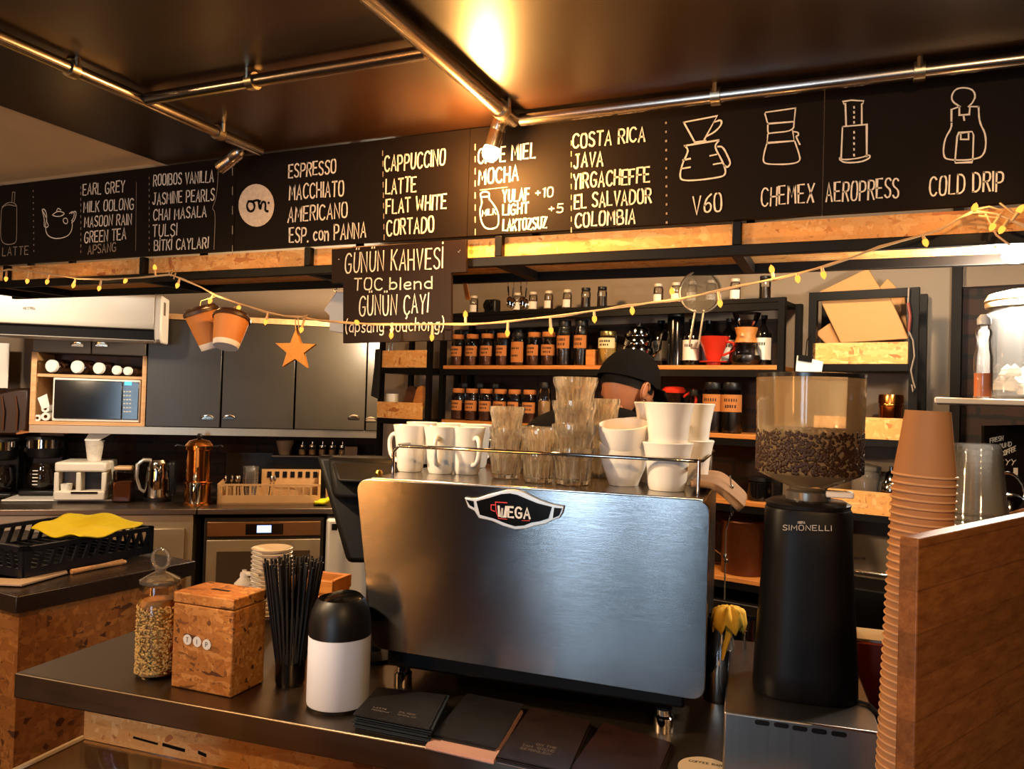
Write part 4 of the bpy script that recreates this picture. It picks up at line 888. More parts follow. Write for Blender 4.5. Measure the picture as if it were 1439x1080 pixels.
# crate
c0, c1 = onz(33, 812, ZC + .012), onz(213, 776, ZC + .012)
cu = (c1 - c0); cu.z = 0; CWd = cu.length; cu.normalize(); cl = Vector((-cu.y, cu.x, 0)); CH = .105; CLn = .5
t = thing('dish_crate', 'black plastic dish crate with open lattice sides and a yellow cloth inside', 'crate', (c0 + c1) / 2 + cl * .25)
CRM = P('crate_plastic', '#15171f', .35, 0, .2)
slab(c0 + Zv * 0, c1, c1 + cl * CLn, c0 + cl * CLn, ZC + .012, ZC + .026).build('base', CRM, t, world=True)
def lattice(o, u, L, n_, name):
    pl = Plane(Vector((o.x, o.y, ZC + .012)), u, Zv); m = MB(); th = .008
    m.prism([(0, 0), (L, 0), (L, .03), (0, .03)], pl, -th / 2, th / 2); m.prism([(0, CH - .016), (L, CH - .016), (L, CH), (0, CH)], pl, -th, th)
    k = int(L / .042)
    for i in range(k + 1):
        a = L * i / k; sgn = .028
        if a + sgn <= L: m.prism([(a, .028), (a + .014, .028), (a + .014 + sgn * .8, CH - .014), (a + sgn * .8, CH - .014)], pl, -th / 2, th / 2)
    m.prism([(0, 0), (.02, 0), (.02, CH), (0, CH)], pl, -th, th); m.prism([(L - .02, 0), (L, 0), (L, CH), (L - .02, CH)], pl, -th, th)
    return m.build(name, CRM, t, world=True)
lattice(c0, cu, CWd, 10, 'side_wall'); lattice(c1, cl, CLn, 8, 'side_wall'); lattice(c0 + cl * CLn, cu, CWd, 10, 'side_wall'); lattice(c0, cl, CLn, 8, 'side_wall')
m = MB(); ng = 12
for i in range(1, ng): m.box(c0.lerp(c1, i / ng) + cl * CLn / 2 + Zv * (.022), (.006, CLn * .98, .012), Matrix((cu, cl, Zv)).transposed())
m.build('grid_floor', CRM, t, world=True)
# yellow cloth draped over the crate's inside corner
q = (c0.lerp(c1, .66) + cl * .17)
t = thing('yellow_cloth', 'bright yellow cloth draped over the black crate', 'cloth', Vector((q.x, q.y, ZC + .03)))
NX, NY = 18, 14; m = MB()
ctl = [onz(42, 742, ZC + .115), onz(112, 757, ZC + .128), onz(203, 734, ZC + .13), onz(113, 717, ZC + .13)]
for i in range(NX):
    for j in range(NY):
        u_, v_ = i / (NX - 1), j / (NY - 1); a_ = ctl[0].lerp(ctl[1], u_); b_ = ctl[3].lerp(ctl[2], u_); q_ = a_.lerp(b_, v_)
        z = q_.z + .008 * math.sin(u_ * 9 + v_ * 4) + .007 * math.sin(v_ * 11 - u_ * 5) - .03 * math.sin(PI * u_) * math.sin(PI * v_) * .6
        m.v.append(Vector((q_.x, q_.y, z)))
m.f = [(i * NY + j, (i + 1) * NY + j, (i + 1) * NY + j + 1, i * NY + j + 1) for i in range(NX - 1) for j in range(NY - 1)]
o = m.build('cloth', YEL, t, world=True, sub=1, smooth=180); so = o.modifiers.new('thick', 'SOLIDIFY'); so.thickness = .004
t = thing('wooden_spoon', 'wooden spoon lying in front of the black crate', 'spoon', onz(150, 794, ZC))
a_, b_ = onz(100, 803, ZC + .01), onz(172, 789, ZC + .01)
m = MB().tube([a_, a_.lerp(b_, .6), b_], [.009, .008, .011], 8); m.ball(b_, .013, (1.4, 1, .6), 12, 8); m.build('spoon', WOODL, t, world=True)
t = thing('folded_towel', 'pale towel lying under the front of the black crate', 'towel', onz(40, 820, ZC))
m = MB(); e = [onz(-20, 822, ZC + .004), onz(30, 824, ZC + .004), onz(95, 806, ZC + .004), onz(90, 800, ZC + .004), onz(28, 816, ZC + .004), onz(-20, 814, ZC + .004)]
m.v = [q + Zv * 0 for q in e] + [q + Zv * .008 for q in e]; n = 6
m.f = [tuple(reversed(range(n))), tuple(range(n, 2 * n))] + [(i, (i + 1) % n, (i + 1) % n + n, i + n) for i in range(n)]
m.build('towel', P('pale_towel', '#b09a84', .9), t, world=True, bevel=.002)
# ================================================================== JAR SHELVES ON THE BRICK WALL
def sfp(px, z, d):                                       # place on the shelf wall at d in front of the shelf edge, at height z
    q = SHELF.off(d).hit(px, 500); return Vector((q.x, q.y, z))
def sfz(py, px=850): return SHELF.hit(px, py).z
aL, aR = sfa(623), sfa(1092)
zS = [sfz(432, 800), sfz(513, 800), sfz(606, 960), sfz(704, 1045), sfz(812, 1035)]
t = thing('jar_shelf', 'black steel wall shelving with wooden boards full of jars', 'shelf', SHELF.pt((aL + aR) / 2, 0, WD / 2), SFA)
def sbox(mb, a0, a1, z0, z1, d0, d1): return mb.prism([(a0, z0), (a1, z0), (a1, z1), (a0, z1)], SHELF, d0, d1)
for i, z in enumerate(zS):
    sbox(MB(), aL, aR, z - .018, z, WD + .014, 0).build('shelf_board', BLK if i == 0 else ORANGEWOOD, t, world=True, bevel=.002)
    sbox(MB(), aL, aR, z - .045, z - .0185, -.028, -.003).build('rail', BLK, t, world=True)
for a in (aL - .012, aR + .012):
    for d in (WD + .03, -.014): sbox(MB(), a - .012, a + .012, .8615, zS[0] + (.0), d - .014, d + .014).build('upright', BLK, t, world=True)
solo('back_cupboard', sbox(MB(), aL - .03, sfa(1160), 0, .86, WD + .014, .0), P('dark_cupboard', '#120d0a', .4), 'dark low cupboard under the jar shelves', 'cupboard', bevel=.004)
# ---- jars
LAB = P('kraft_label', '#a8672e', .8, 0, .12, 30)
def jar(name, label, cat, r, h, lid, lidr=.85, fill=.75, cont=SPICE, lab=(.3, .62), neck=.82, labm=None, glass=JARG, text=True):
    t = thing(name, label, cat)
    MB().lathe([(0, 0), (r * .92, 0), (r, .008), (r, h * .72), (r * .95, h * .78), (r * neck, h * .85), (r * neck, h * .88)], (0, 0, 0), 20).build('glass', glass, t)
    if cont: MB().lathe([(0, .004), (r * .9, .004), (r * .94, .012), (r * .94, h * .72 * fill), (0, h * .72 * fill + .004)], (0, 0, 0), 18).build('contents', cont, t)
    MB().lathe([(0, h * .86), (r * lidr, h * .86), (r * (lidr + .03), h * .88), (r * (lidr + .03), h * .985), (r * lidr, h), (0, h)], (0, 0, 0), 20).build('lid', lid, t)
    if lab:
        n = 14; m = MB(); A = 1.25
        for i in range(n + 1):
            a = -PI / 2 - A + 2 * A * i / n; m.v += [Vector((r * 1.012 * math.cos(a), r * 1.012 * math.sin(a), h * lab[0])), Vector((r * 1.012 * math.cos(a), r * 1.012 * math.sin(a), h * lab[1]))]
        m.f = [(2 * i, 2 * i + 2, 2 * i + 3, 2 * i + 1) for i in range(n)]
        lb = m.build('label_band', labm or LAB, t)
        if text:
            m = MB(); rows = 2
            for k in range(rows):
                z = h * (lab[0] + (lab[1] - lab[0]) * (.32 + .36 * (1 - k)))
                for i in range(6 - k):
                    a = -PI / 2 - .6 + i * .22 + .1 * k; a2 = a + random.uniform(.1, .18); zz_ = h * .03
                    m.add([(r * 1.02 * math.cos(x), r * 1.02 * math.sin(x), zq) for x, zq in ((a, z - zz_), (a2, z - zz_), (a2, z + zz_), (a, z + zz_))], [(0, 1, 2, 3)])
            m.build('handwriting', P('ink', '#2a160a', .8), lb, smooth=0)
    return t
def row(proto, items, z, d, labelf, used=[]):
    for i, it in enumerate(items):
        px = it[0]; q = sfp(px, z + .0008, d); lab = labelf(i)
        if proto.name in used: o = dup(proto, q, SFA + random.uniform(-.3, .3), lab)
        else: o = proto; o.location = q; o.rotation_euler = (0, 0, SFA); o['label'] = lab; used.append(proto.name)
        o['group'] = it[1] if len(it) > 1 else 'jars'
# main jar row
j1 = jar('cork_lidded_jar', '', 'jar', .034, .155, CORKL)
row(j1, [(x, 'cork lidded jars in the upper row') for x in (643, 663.5, 684.5, 706.5, 750.5, 770.5)], zS[1], -.06, lambda i: 'cork-lidded labelled jar in the upper jar row, %s from the ladder shelf' % ORD[i])
j1b = jar('dark_lidded_jar', '', 'jar', .033, .185, BLKP, lab=None)
row(j1b, [(x, 'dark lidded jars behind the upper row') for x in (654, 690, 709, 728, 748, 768)], zS[1], -.165, lambda i: 'tall black-lidded jar behind the cork jars of the upper row, %s from the ladder shelf' % ORD[i])
j2 = jar('kraft_wrapped_jar', '', 'jar', .036, .155, BLKP, lab=(.1, .72), cont=SPICE)
row(j2, [(728.5, 'wrapped jars')], zS[1], -.06, lambda i: 'jar wrapped in a big kraft label in the middle of the cork-lidded row')
j3 = jar('tall_label_jar', '', 'jar', .034, .205, BLKP, lab=(.38, .66), fill=.9, cont=BEAN)
row(j3, [(792.5, 'tall labelled jars'), (816.5, 'tall labelled jars')], zS[1], -.06, lambda i: ('tall jar with kraft label next to the cork-lidded row', 'tall jar with kraft label next to the small wooden block')[i])
q = sfp(833, zS[1] + .0008, -.055)
solo('wooden_card_box', MB().box(q + Zv * .035, (.045, .05, .07), Matrix.Rotation(SFA, 3, 'Z')), ORANGEWOOD, 'small orange wooden block between the tall jar and the mason jar', 'box', bevel=.003)
j4 = jar('mason_jar', '', 'jar', .042, .15, P('gold_lid', '#a8905a', .3, .9), lidr=.82, cont=P('mustard', '#b58a3a', .6, 0, .15), lab=(.5, .8), labm=P('cream_label', '#d2c090', .7), fill=.95)
row(j4, [(854, 'mason jars')], zS[1], -.06, lambda i: 'mason jar of yellow contents beside the steel kettle on the upper shelf')
q = sfp(897, zS[1] + .0008, -.07)
t = thing('steel_drip_kettle', 'ribbed steel kettle standing on the jar shelf above the person', 'kettle', q, SFA)
MB().lathe([(0, 0), (.07, 0), (.073, .01), (.073, .035), (.067, .042), (.07, .05), (.068, .078), (.062, .085), (.064, .092), (.06, .118), (.054, .124), (.055, .13), (.048, .155), (.03, .165), (.012, .17), (.012, .185), (0, .188)], (0, 0, 0), 32).build('body', CHROME, t)
MB().tube([(-.065, 0, .13), (-.11, 0, .135), (-.115, 0, .07), (-.07, 0, .03)], .008, 8).build('handle', BLKP, t)
MB().tube([(.065, 0, .04), (.1, 0, .07), (.105, 0, .13), (.12, 0, .15)], .006, 8).build('spout', CHROME, t)
def bottle(name, label, px, z, d, r, h, body, labm, cat='bottle', grp=None):
    q = sfp(px, z + .0008, d); t = thing(name, label, cat, q, SFA, grp)
    MB().lathe([(0, 0), (r * .95, 0), (r, .006), (r, h * .62), (r * .85, h * .7), (r * .36, h * .8), (r * .34, h * .93)], (0, 0, 0), 20).build('glass', body, t)
    MB().lathe([(0, h * .93), (r * .4, h * .93), (r * .4, h), (0, h)], (0, 0, 0), 14).build('cap', BLKP, t)
    if labm:
        n = 12; m = MB()
        for i in range(n + 1):
            a = -PI / 2 - 1.3 + 2.6 * i / n; m.v += [Vector((r * 1.012 * math.cos(a), r * 1.012 * math.sin(a), zz_)) for zz_ in (h * .12, h * .55)]
        m.f = [(2 * i, 2 * i + 2, 2 * i + 3, 2 * i + 1) for i in range(n)]; lb = m.build('label_band', labm, t)
        m = MB()
        for i in range(4):
            a = -PI / 2 - .5 + i * .26; m.add([(r * 1.02 * math.cos(x), r * 1.02 * math.sin(x), zq) for x, zq in ((a, h * .4), (a + .16, h * .4), (a + .16, h * .46), (a, h * .46))], [(0, 1, 2, 3)])
        m.build('print', P('ink', '#2a160a', .8), lb, smooth=0)
    return t
DG = P('dark_bottle', '#0e0b0a', .08, 0, .1)
LABW = P('white_label', '#d9d2c8', .6)
bottle('syrup_bottle', 'black bottle standing beside the ribbed steel kettle on the jar shelf', 928, zS[1], -.15, .042, .2, DG, P('grey_label', '#5a544c', .6))
t = thing('thermos', 'tall dark steel flask between the black bottles on the jar shelf', 'flask', sfp(949, zS[1] + .0008, -.09), SFA)
MB().lathe([(0, 0), (.036, 0), (.036, .2), (.034, .205), (0, .205)], (0, 0, 0), 24).build('body', P('gunmetal', '#2e2a28', .18, .9), t)
MB().lathe([(0, .206), (.035, .206), (.035, .24), (.03, .245), (0, .245)], (0, 0, 0), 24).build('cap', BLKP, t)
bottle('syrup_bottle', 'black bottle with white label behind the hanging strainer handle', 972, zS[1], -.1, .037, .195, DG, LABW, grp='white labelled bottles')
bottle('syrup_bottle', 'black bottle with white label just behind the red dripper', 995, zS[1], -.17, .034, .195, DG, LABW, grp='white labelled bottles')
bottle('syrup_bottle', 'black bottle with white label between the red dripper and glass coffee flask', 1024, zS[1], -.17, .034, .2, DG, LABW, grp='white labelled bottles')
bottle('syrup_bottle', 'black bottle with white label at the grey wall end of the jar shelf', 1073, zS[1], -.1, .032, .2, DG, LABW, grp='white labelled bottles')
q = sfp(1003, zS[1] + .001, -.05)
t = thing('red_dripper', 'red cone coffee dripper on the jar shelf', 'dripper', q, SFA)
MB().lathe([(.0, 0), (.026, 0), (.028, .006), (.028, .012)], (0, 0, 0), 28).build('foot', REDP, t)
MB().lathe([(.028, .012), (.055, .013), (.056, .017), (.028, .018)], (0, 0, 0), 28).build('saucer_rim', REDP, t)
MB().lathe([(.022, .018), (.03, .03), (.06, .112), (.063, .115), (.059, .115), (.024, .03)], (0, 0, 0), 32).build('cone', REDP, t)
MB().tube([(.052, 0, .095), (.08, 0, .09), (.085, 0, .06), (.036, 0, .04)], .005, 8).build('handle', REDP, t)
q = sfp(1048, zS[1] + .001, -.07)
t = thing('coffee_flask', 'hourglass glass coffee maker with a wooden collar on the jar shelf', 'coffee maker', q, SFA)
MB().lathe([(0, 0), (.055, 0), (.066, .02), (.062, .06), (.032, .1), (.026, .118), (.034, .15), (.056, .208)], (0, 0, 0), 28).build('glass', JARG, t)
MB().lathe([(0, .004), (.052, .004), (.06, .02), (.058, .04), (0, .042)], (0, 0, 0), 24).build('contents', BEAN, t)
MB().lathe([(.045, .09), (.036, .118), (.045, .15), (.041, .15), (.03, .118), (.041, .09), (.045, .09)], (0, 0, 0), 28).build('wooden_collar', ORANGEWOOD, t)
MB().ball((0, -.044, .118), .008, (1, 1, 1), 12, 8).build('bead', WOODL, t)
# top row of small spice jars
j5 = jar('small_spice_jar', '', 'jar', .021, .092, P('pale_cap', '#c9b9a4', .4), lidr=.8, lab=(.12, .5), labm=LABW, cont=SPICE, text=False)
row(j5, [(x, 'small spice jars on the top shelf') for x in (664, 725, 747, 769, 795, 923, 948, 970, 997, 1031)], zS[0], -.08, lambda i: 'small pale-capped spice jar on the top shelf, %s from the daily sign end' % ORD[i])
j6 = jar('black_spice_jar', '', 'jar', .022, .095, BLKP, lidr=.9, lab=None, cont=BEAN)
row(j6, [(821, 'black capped jars'), (844, 'black capped jars'), (1073, 'black capped jars')], zS[0], -.08, lambda i: ('small black jar on the top shelf, further from the strainer', 'small black jar on the top shelf, nearer the strainer', 'dark jar at the grey wall end of the top shelf')[i])
q = sfp(690, zS[0] + .001, -.1)
t = thing('small_camera', 'small black camera-like gadget among the spice jars on the top shelf', 'gadget', q, SFA)
MB().box((0, 0, .035), (.07, .05, .07)).build('body', BLKP, t, bevel=.008)
MB().lathe([(0, 0), (.024, 0), (.024, .02), (0, .022)], (0, -.025, .038), 20, Matrix.Rotation(PI / 2, 3, 'X')).build('lens', BLKG, t)
# second jar row
row(j1, [(x, 'cork lidded jars in the lower row') for x in (646, 665, 685, 705, 725, 746)], zS[2], -.06, lambda i: 'cork-lidded labelled jar in the lower jar row, %s from the ladder shelf' % ORD[i])
row(j1b, [(x, 'dark lidded jars behind the lower row') for x in (654, 676, 698)], zS[2], -.165, lambda i: 'black-lidded jar behind the cork jars of the lower row, %s from the ladder shelf' % ORD[i])
j7 = jar('spaghetti_jar', '', 'jar', .03, .19, BLKP, lab=None, cont=P('pale_spice', '#c99a60', .7))
row(j7, [(767, 'tall jars')], zS[2], -.06, lambda i: 'tall jar of pale contents at the end of the lower cork-lidded row')
j8 = jar('bean_jar', '', 'jar', .042, .2, BLKP, lab=(.42, .76), cont=BEAN, fill=.6)
row(j8, [(1004, 'coffee bean jars'), (1030, 'coffee bean jars')], zS[2], -.06, lambda i: ('big bean jar with kraft label on the lower shelf, further from the grinder hopper', 'big bean jar with kraft label on the lower shelf, just beside the grinder hopper')[i])
j9 = jar('slim_jar', '', 'jar', .03, .17, BLKP, lab=None, cont=BEAN)
row(j9, [(979, 'slim jars')], zS[2], -.1, lambda i: 'slim dark jar between the red-lidded pot and the bean jars')
q = sfp(948, zS[2] + .001, -.1)
t = thing('red_lidded_pot', 'glass coffee press with red lid behind the white cups', 'pot', q, SFA)
MB().lathe([(0, 0), (.045, 0), (.045, .15), (.043, .155)], (0, 0, 0), 24).build('glass', JARG, t)
MB().lathe([(0, .155), (.048, .155), (.05, .165), (.04, .18), (0, .185)], (0, 0, 0), 24).build('lid', REDP, t)
MB().tube([(.044, 0, .14), (.09, 0, .17), (.1, 0, .13), (.09, 0, .06), (.044, 0, .04)], .006, 8).build('handle', REDP, t)
# things lower down, between machine and grinder
q = sfp(1072, zS[3] + .001, -.08)
t = thing('black_canister', 'black canister on the low shelf between machine and grinder', 'canister', q, SFA)
MB().lathe([(0, 0), (.045, 0), (.047, .01), (.047, .07), (.04, .075), (0, .075)], (0, 0, 0), 24).build('body', BLKG, t); MB().lathe([(0, .0755), (.045, .0755), (.045, .09), (0, .092)], (0, 0, 0), 24).build('lid', BLKP, t)
q = sfp(1052, zS[4] + .001, -.12)
t = thing('copper_pot', 'brown cylindrical pot on the lowest shelf between machine and grinder', 'pot', q, SFA)
MB().lathe([(0, 0), (.085, 0), (.088, .01), (.088, .2), (.092, .205), (.088, .21), (0, .21)], (0, 0, 0), 32).build('body', P('brown_enamel', '#5a2c12', .35, .3), t)
MB().tube([(-.088, 0, .19), (-.11, -.02, .18), (-.112, -.02, .08), (-.09, 0, .06)], .005, 8).build('handle', CHROME, t)
# strainer hanging from the shelf above the menu rack
p0 = onY(984, 410, Y2 + .011); t = thing('hanging_strainer', 'round wire mesh strainer hanging above the red dripper', 'strainer', (p0.x, p0.y, p0.z))
VP = Plane(p0, (camo.matrix_world.to_3x3() @ Vector((1, 0, 0))), Zv); rr = 29 * mpx(p0)
ring = lambda r, d: [VP.pt(r * math.cos(2 * PI * i / 40), r * math.sin(2 * PI * i / 40), d) for i in range(40)]
MB().tube(ring(rr, 0), .0035, 8, True).build('rim', P('tin', '#b5a690', .3, .9), t, world=True)
m = MB(); m.lathe([(0, -.045), (rr * .5, -.038), (rr * .85, -.018), (rr * .97, 0)], p0, 32, Matrix((VP.u, VP.v, VP.n)).transposed()); 
mm, nt, bb = newmat('wire_mesh'); bb.inputs['Metallic'].default_value = .8; bb.inputs['Base Color'].default_value = (.2, .15, .09, 1); bb.inputs['Roughness'].default_value = .5
ck = nt.nodes.new('ShaderNodeTexChecker'); ck.inputs['Scale'].default_value = 700; nt.links.new(coords(nt), ck.inputs[0]); nt.links.new(ck.outputs['Fac'], bb.inputs['Alpha'])
m.build('mesh_bowl', mm, t, world=True)
MB().tube([VP.hit(977, 435), VP.hit(969, 482), VP.hit(972, 489), VP.hit(980, 489), VP.hit(982, 483), VP.hit(989, 435)], .003, 8).build('handle', MATS['tin'], t, world=True)
MB().tube([VP.pt(0, rr, 0), Vector((p0.x, p0.y, zf))], .002, 6).build('hook', MATS['tin'], t, world=True)
# measuring spoons and whisks hanging behind the daily sign
for i, (x, y) in enumerate(((714, 402), (722, 404), (732, 402), (740, 405))):
    p = onY(x, y, Y2 + .011); b_ = onY(x + (-2 if i % 2 else 2), y + 22, Y2 + .011)
    m = MB().tube([p, p.lerp(b_, .6)], .003, 6); m.ball(b_, .012, (1, .5, 1.5), 10, 6)
    m.tube([p, Vector((p.x, p.y, zf))], .0012, 5)
    solo('measuring_spoon', m, CHROME, 'small measuring spoon hanging beside the daily sign, %s from the sign' % ORD[i], 'spoon', 'hanging measuring spoons')
SPL = Plane((0, Y2 + .011, 0), (1, 0, 0), Zv); p = SPL.hit(654, 398)
solo('wooden_spatula', MB().prism([SPL.ab(*c) for c in ((655, 421), (661, 421), (656, 396), (651, 398))], SPL, -.004, .004).tube([p, Vector((p.x, p.y, zf))], .0015, 6), ORANGEWOOD, 'wooden spatula hanging beside the daily sign', 'spatula')
# ================================================================== LADDER SHELF AT THE END OF THE JAR WALL
LS = SHELF.off(.06)
def lsa(px, py=540): return LS.ab(px, py)[0]
t = thing('ladder_shelf', 'narrow black steel rack with chipboard trays between cupboards and jars', 'shelf', LS.pt(lsa(567), 0, -.1), SFA)
for x in (533, 600):
    for d in (-.015, -.24): MB().prism([(lsa(x) - .012, 0), (lsa(x) + .012, 0), (lsa(x) + .012, 1.95), (lsa(x) - .012, 1.95)], LS, d - .012, d + .012).build('upright', BLK, t, world=True)
for y0, y1, x0, x1 in ((492, 516, 536, 598), (565, 588, 531, 593)):
    z0, z1x = LS.hit(565, y1).z, LS.hit(565, y0).z
    MB().prism([(lsa(534), z0 - .03), (lsa(600), z0 - .03), (lsa(600), z0 - .002), (lsa(534), z0 - .002)], LS, -.25, .0).build('shelf_frame', BLK, t, world=True)
    MB().prism([(lsa(x0), z0), (lsa(x1), z0), (lsa(x1), z1x), (lsa(x0), z1x)], LS, -.012, .0).build('tray_front', OSB, t, world=True)
zt2 = LS.hit(565, 588).z
q = LS.off(-.1).hit(551, 560); t = thing('white_beaker', 'white beaker standing in the ladder shelf tray', 'beaker', (q.x, q.y, zt2))
MB().lathe([(0, 0), (.03, 0), (.034, .02), (.034, .125), (.031, .125), (.03, .01), (0, .008)], (0, 0, 0), 24).build('beaker', WPLAS, t)
for i, (x, lab) in enumerate(((571, 'round-topped wooden board leaning in the ladder shelf tray, the further one'), (585, 'round-topped wooden board leaning in the ladder shelf tray, the nearer one'))):
    B = LS.off(-.12 + .05 * i); q = B.ab(x, 560); bz = zt2 - B.o.z
    pg = [(q[0] - .05, bz + .0), (q[0] + .03, bz), (q[0] + .075, bz + .13)] + [(q[0] + .035 + .04 * math.cos(a), bz + .13 + .04 * math.sin(a)) for a in [PI * k / 8 for k in range(1, 8)]] + [(q[0] - .005, bz + .13)]
    solo('chopping_board', MB().prism(pg, B, -.012, .004), ORANGEWOOD if i else WOODD, lab, 'board', 'boards in the ladder shelf', bevel=.003)
for i in range(3):
    q = LS.off(-.06).hit(541 + i * 5, 486); m = MB().tube([q - Zv * .06, q + Zv * .03], .004, 6); m.ball(q + Zv * .04, .009, (1, 1, 1.3), 8, 6)
    solo('tool_handle', m, CHROME, 'thin steel tool standing in the top tray of the ladder shelf', 'tool', 'tools in the ladder shelf tray')
# apron and T-shirt
q = onY(466, 436, Y2 + .011); TP = Plane(q, (camo.matrix_world.to_3x3() @ Vector((1, 0, 0))), Zv)
t = thing('white_tag_shirt', 'white cloth hanging beside the daily sign under the hanging shelf', 'cloth', q)
MB().prism([TP.ab(*p_) for p_ in ((464, 465), (490, 470), (494, 412), (472, 410), (455, 435), (463, 443))], TP, -.012, .004).build('cloth', PAPERW, t, world=True, bevel=.004)
MB().tube([TP.hit(474, 411), TP.hit(470, 408), Vector((TP.hit(474, 400).x, TP.hit(474, 400).y, zf))], .002, 6).build('hook', CHROME, t, world=True)
q = LS.off(.03).hit(528, 520); AP2 = LS.off(.03)
t = thing('black_apron', 'black apron hanging from the side of the ladder shelf', 'apron', q)
MB().prism([AP2.ab(*p_) for p_ in ((522, 556), (531, 560), (534, 490), (528, 490), (527, 512))], AP2, -.01, .006).build('apron', P('black_cloth', '#15110f', .9), t, world=True, bevel=.003)

# ================================================================== BAG SHELF ON THE GREY WALL
GS = SHELF.off(-.04)
def gsa(px, py=480): return GS.ab(px, py)[0]
def gsz(px, py): return GS.hit(px, py).z
t = thing('bag_shelf', 'black steel wall rack with chipboard trays holding kraft paper bags', 'shelf', GS.pt(gsa(1215), gsz(1215, 720), -.1), SFA)
def gbox(a0, a1, z0, z1, d0, d1): return MB().prism([(a0, z0), (a1, z0), (a1, z1), (a0, z1)], GS, d0, d1)
gL, gR = gsa(1141), gsa(1284)
for a in (gL, gR):
    for d in (-.012, -.2): gbox(a - .014, a + .014, gsz(1215, 800), gsz(1215, 407), d - .014, d + .014).build('upright', BLK, t, world=True)
gbox(gL, gR, gsz(1215, 419), gsz(1215, 407), -.024, 0).build('top_rail', BLK, t, world=True); gbox(gL, gR, gsz(1215, 419), gsz(1215, 407), -.21, -.19).build('top_rail', BLK, t, world=True)
trays = []
for y0, y1, x0, x1 in ((481, 511, 1142, 1276), (586, 616, 1142, 1276), (690, 722, 1142, 1276)):
    z0, z1x = gsz(1215, y1), gsz(1215, y0); trays.append((z0, z1x))
    gbox(gL + .015, gR - .015, z0 - .025, z0 - .001, -.21, .002).build('shelf_frame', BLK, t, world=True)
    gbox(gsa(x0), gsa(x1), z0, z1x, -.012, .002).build('tray_front', OSB, t, world=True)
    gbox(gL + .015, gR - .015, z0, z0 + .008, -.21, -.0125).build('tray_base', OSB, t, world=True)
for i, (poly, d, lab) in enumerate(((((1153, 422), (1250, 416), (1278, 476), (1182, 482)), -.03, 'front kraft paper bag leaning in the bag rack'), (((1146, 468), (1175, 448), (1200, 486), (1165, 487)), -.06, 'kraft paper bag corner poking out beside the front bag'), (((1152, 410), (1220, 377), (1242, 412), (1200, 476)), -.10, 'tall kraft paper bag standing up above the bag rack'), (((1236, 404), (1248, 391), (1272, 418), (1276, 476), (1240, 470)), -.13, 'kraft paper bag behind, leaning toward the brick wall side'))):
    B = GS.off(d); o = solo('paper_bag', MB().prism([B.ab(*p_) for p_ in reversed(poly)], B, -.008, .008), KRAFT, lab, 'paper bag', 'kraft bags in the wall rack', bevel=.003)
for i, (x, y0, y1, r, lab) in enumerate(((1252, 542, 585, 16, 'tall copper-toned canister on the bag rack tray'), (1207, 561, 585, 9.5, 'short steel canister behind the grinder hopper'))):
    q = GS.off(-.1).hit(x, 570); s = mpx(q); h = (y1 - y0) * s + .04; r *= s
    t = thing('canister', lab, 'canister', (q.x, q.y, trays[1][0] + .009), SFA, 'metal canisters')
    MB().lathe([(0, 0), (r * .94, 0), (r * .95, h * .7), (r, h * .72), (r, h * .78), (r * .95, h * .8)], (0, 0, 0), 28).build('body', COPPER if i == 0 else CHROME, t)
    MB().lathe([(0, h * .8), (r * 1.04, h * .8), (r * 1.04, h * .93), (r, h), (0, h * .99)], (0, 0, 0), 28).build('lid', COPPER if i == 0 else CHROME, t)
q = GS.off(-.1).hit(1216, 700); s = mpx(q)
t = thing('glass_canister', 'frosted glass canister on the low tray behind the grinder', 'canister', (q.x, q.y, trays[2][0] + .009), SFA)
MB().lathe([(0, 0), (.05, 0), (.052, .01), (.052, .13), (.048, .14)], (0, 0, 0), 28).build('glass', CLEAR, t); MB().lathe([(0, .006), (.047, .006), (.047, .11), (0, .112)], (0, 0, 0), 24).build('contents', P('tan_powder', '#7a5a3a', .8), t); MB().lathe([(0, .141), (.053, .141), (.053, .155), (.01, .165), (0, .166)], (0, 0, 0), 28).build('lid', CLEAR, t)
q = GS.off(-.09).hit(1252, 700)
t = thing('sugar_pot', 'round chrome pot on the low tray beside the paper cup stack', 'pot', (q.x, q.y, trays[2][0] + .009), SFA)
MB().lathe([(0, 0), (.025, 0), (.03, .02), (.045, .06), (.042, .1), (.036, .11), (.03, .13), (.008, .145), (.008, .16), (0, .162)], (0, 0, 0), 28).build('body', CHROME, t)
q = GS.off(.02).hit(1278, 480); cord = thing('charging_cable', 'grey cable looped over the bag rack post', 'cable', q)
pts = [GS.off(.016).hit(*p_) for p_ in ((1277, 404), (1276, 425), (1279, 445), (1277, 465), (1283, 478), (1285, 500), (1280, 520), (1283, 535), (1286, 545), (1283, 550), (1281, 540))]
MB().tube(pts, .0028, 6).build('cord', P('grey_cord', '#8a7a6a', .5), cord, world=True)
MB().tube([pts[1], pts[2], pts[3]], .005, 6).build('red_grip', P('dull_red', '#7a3020', .5), cord, world=True)
q = GS.off(.012).hit(1134, 510); CPn = GS.off(.012)
t = thing('clipped_card', 'white price card clipped to a black clip above the grinder hopper', 'card', q)
MB().prism([CPn.ab(*p_) for p_ in ((1118, 521), (1154, 525), (1157, 508), (1120, 499))], CPn, -.003, 0).build('card', PAPERW, t, world=True)
MB().prism([CPn.ab(*p_) for p_ in ((1122, 506), (1141, 509), (1142, 501), (1123, 498))], CPn, -.008, .008).build('clip', BLK, t, world=True)
MB().tube([CPn.hit(1132, 500), CPn.hit(1134, 478), GS.off(.001).hit(1139, 470)], .002, 6).build('hook', BLK, t, world=True)
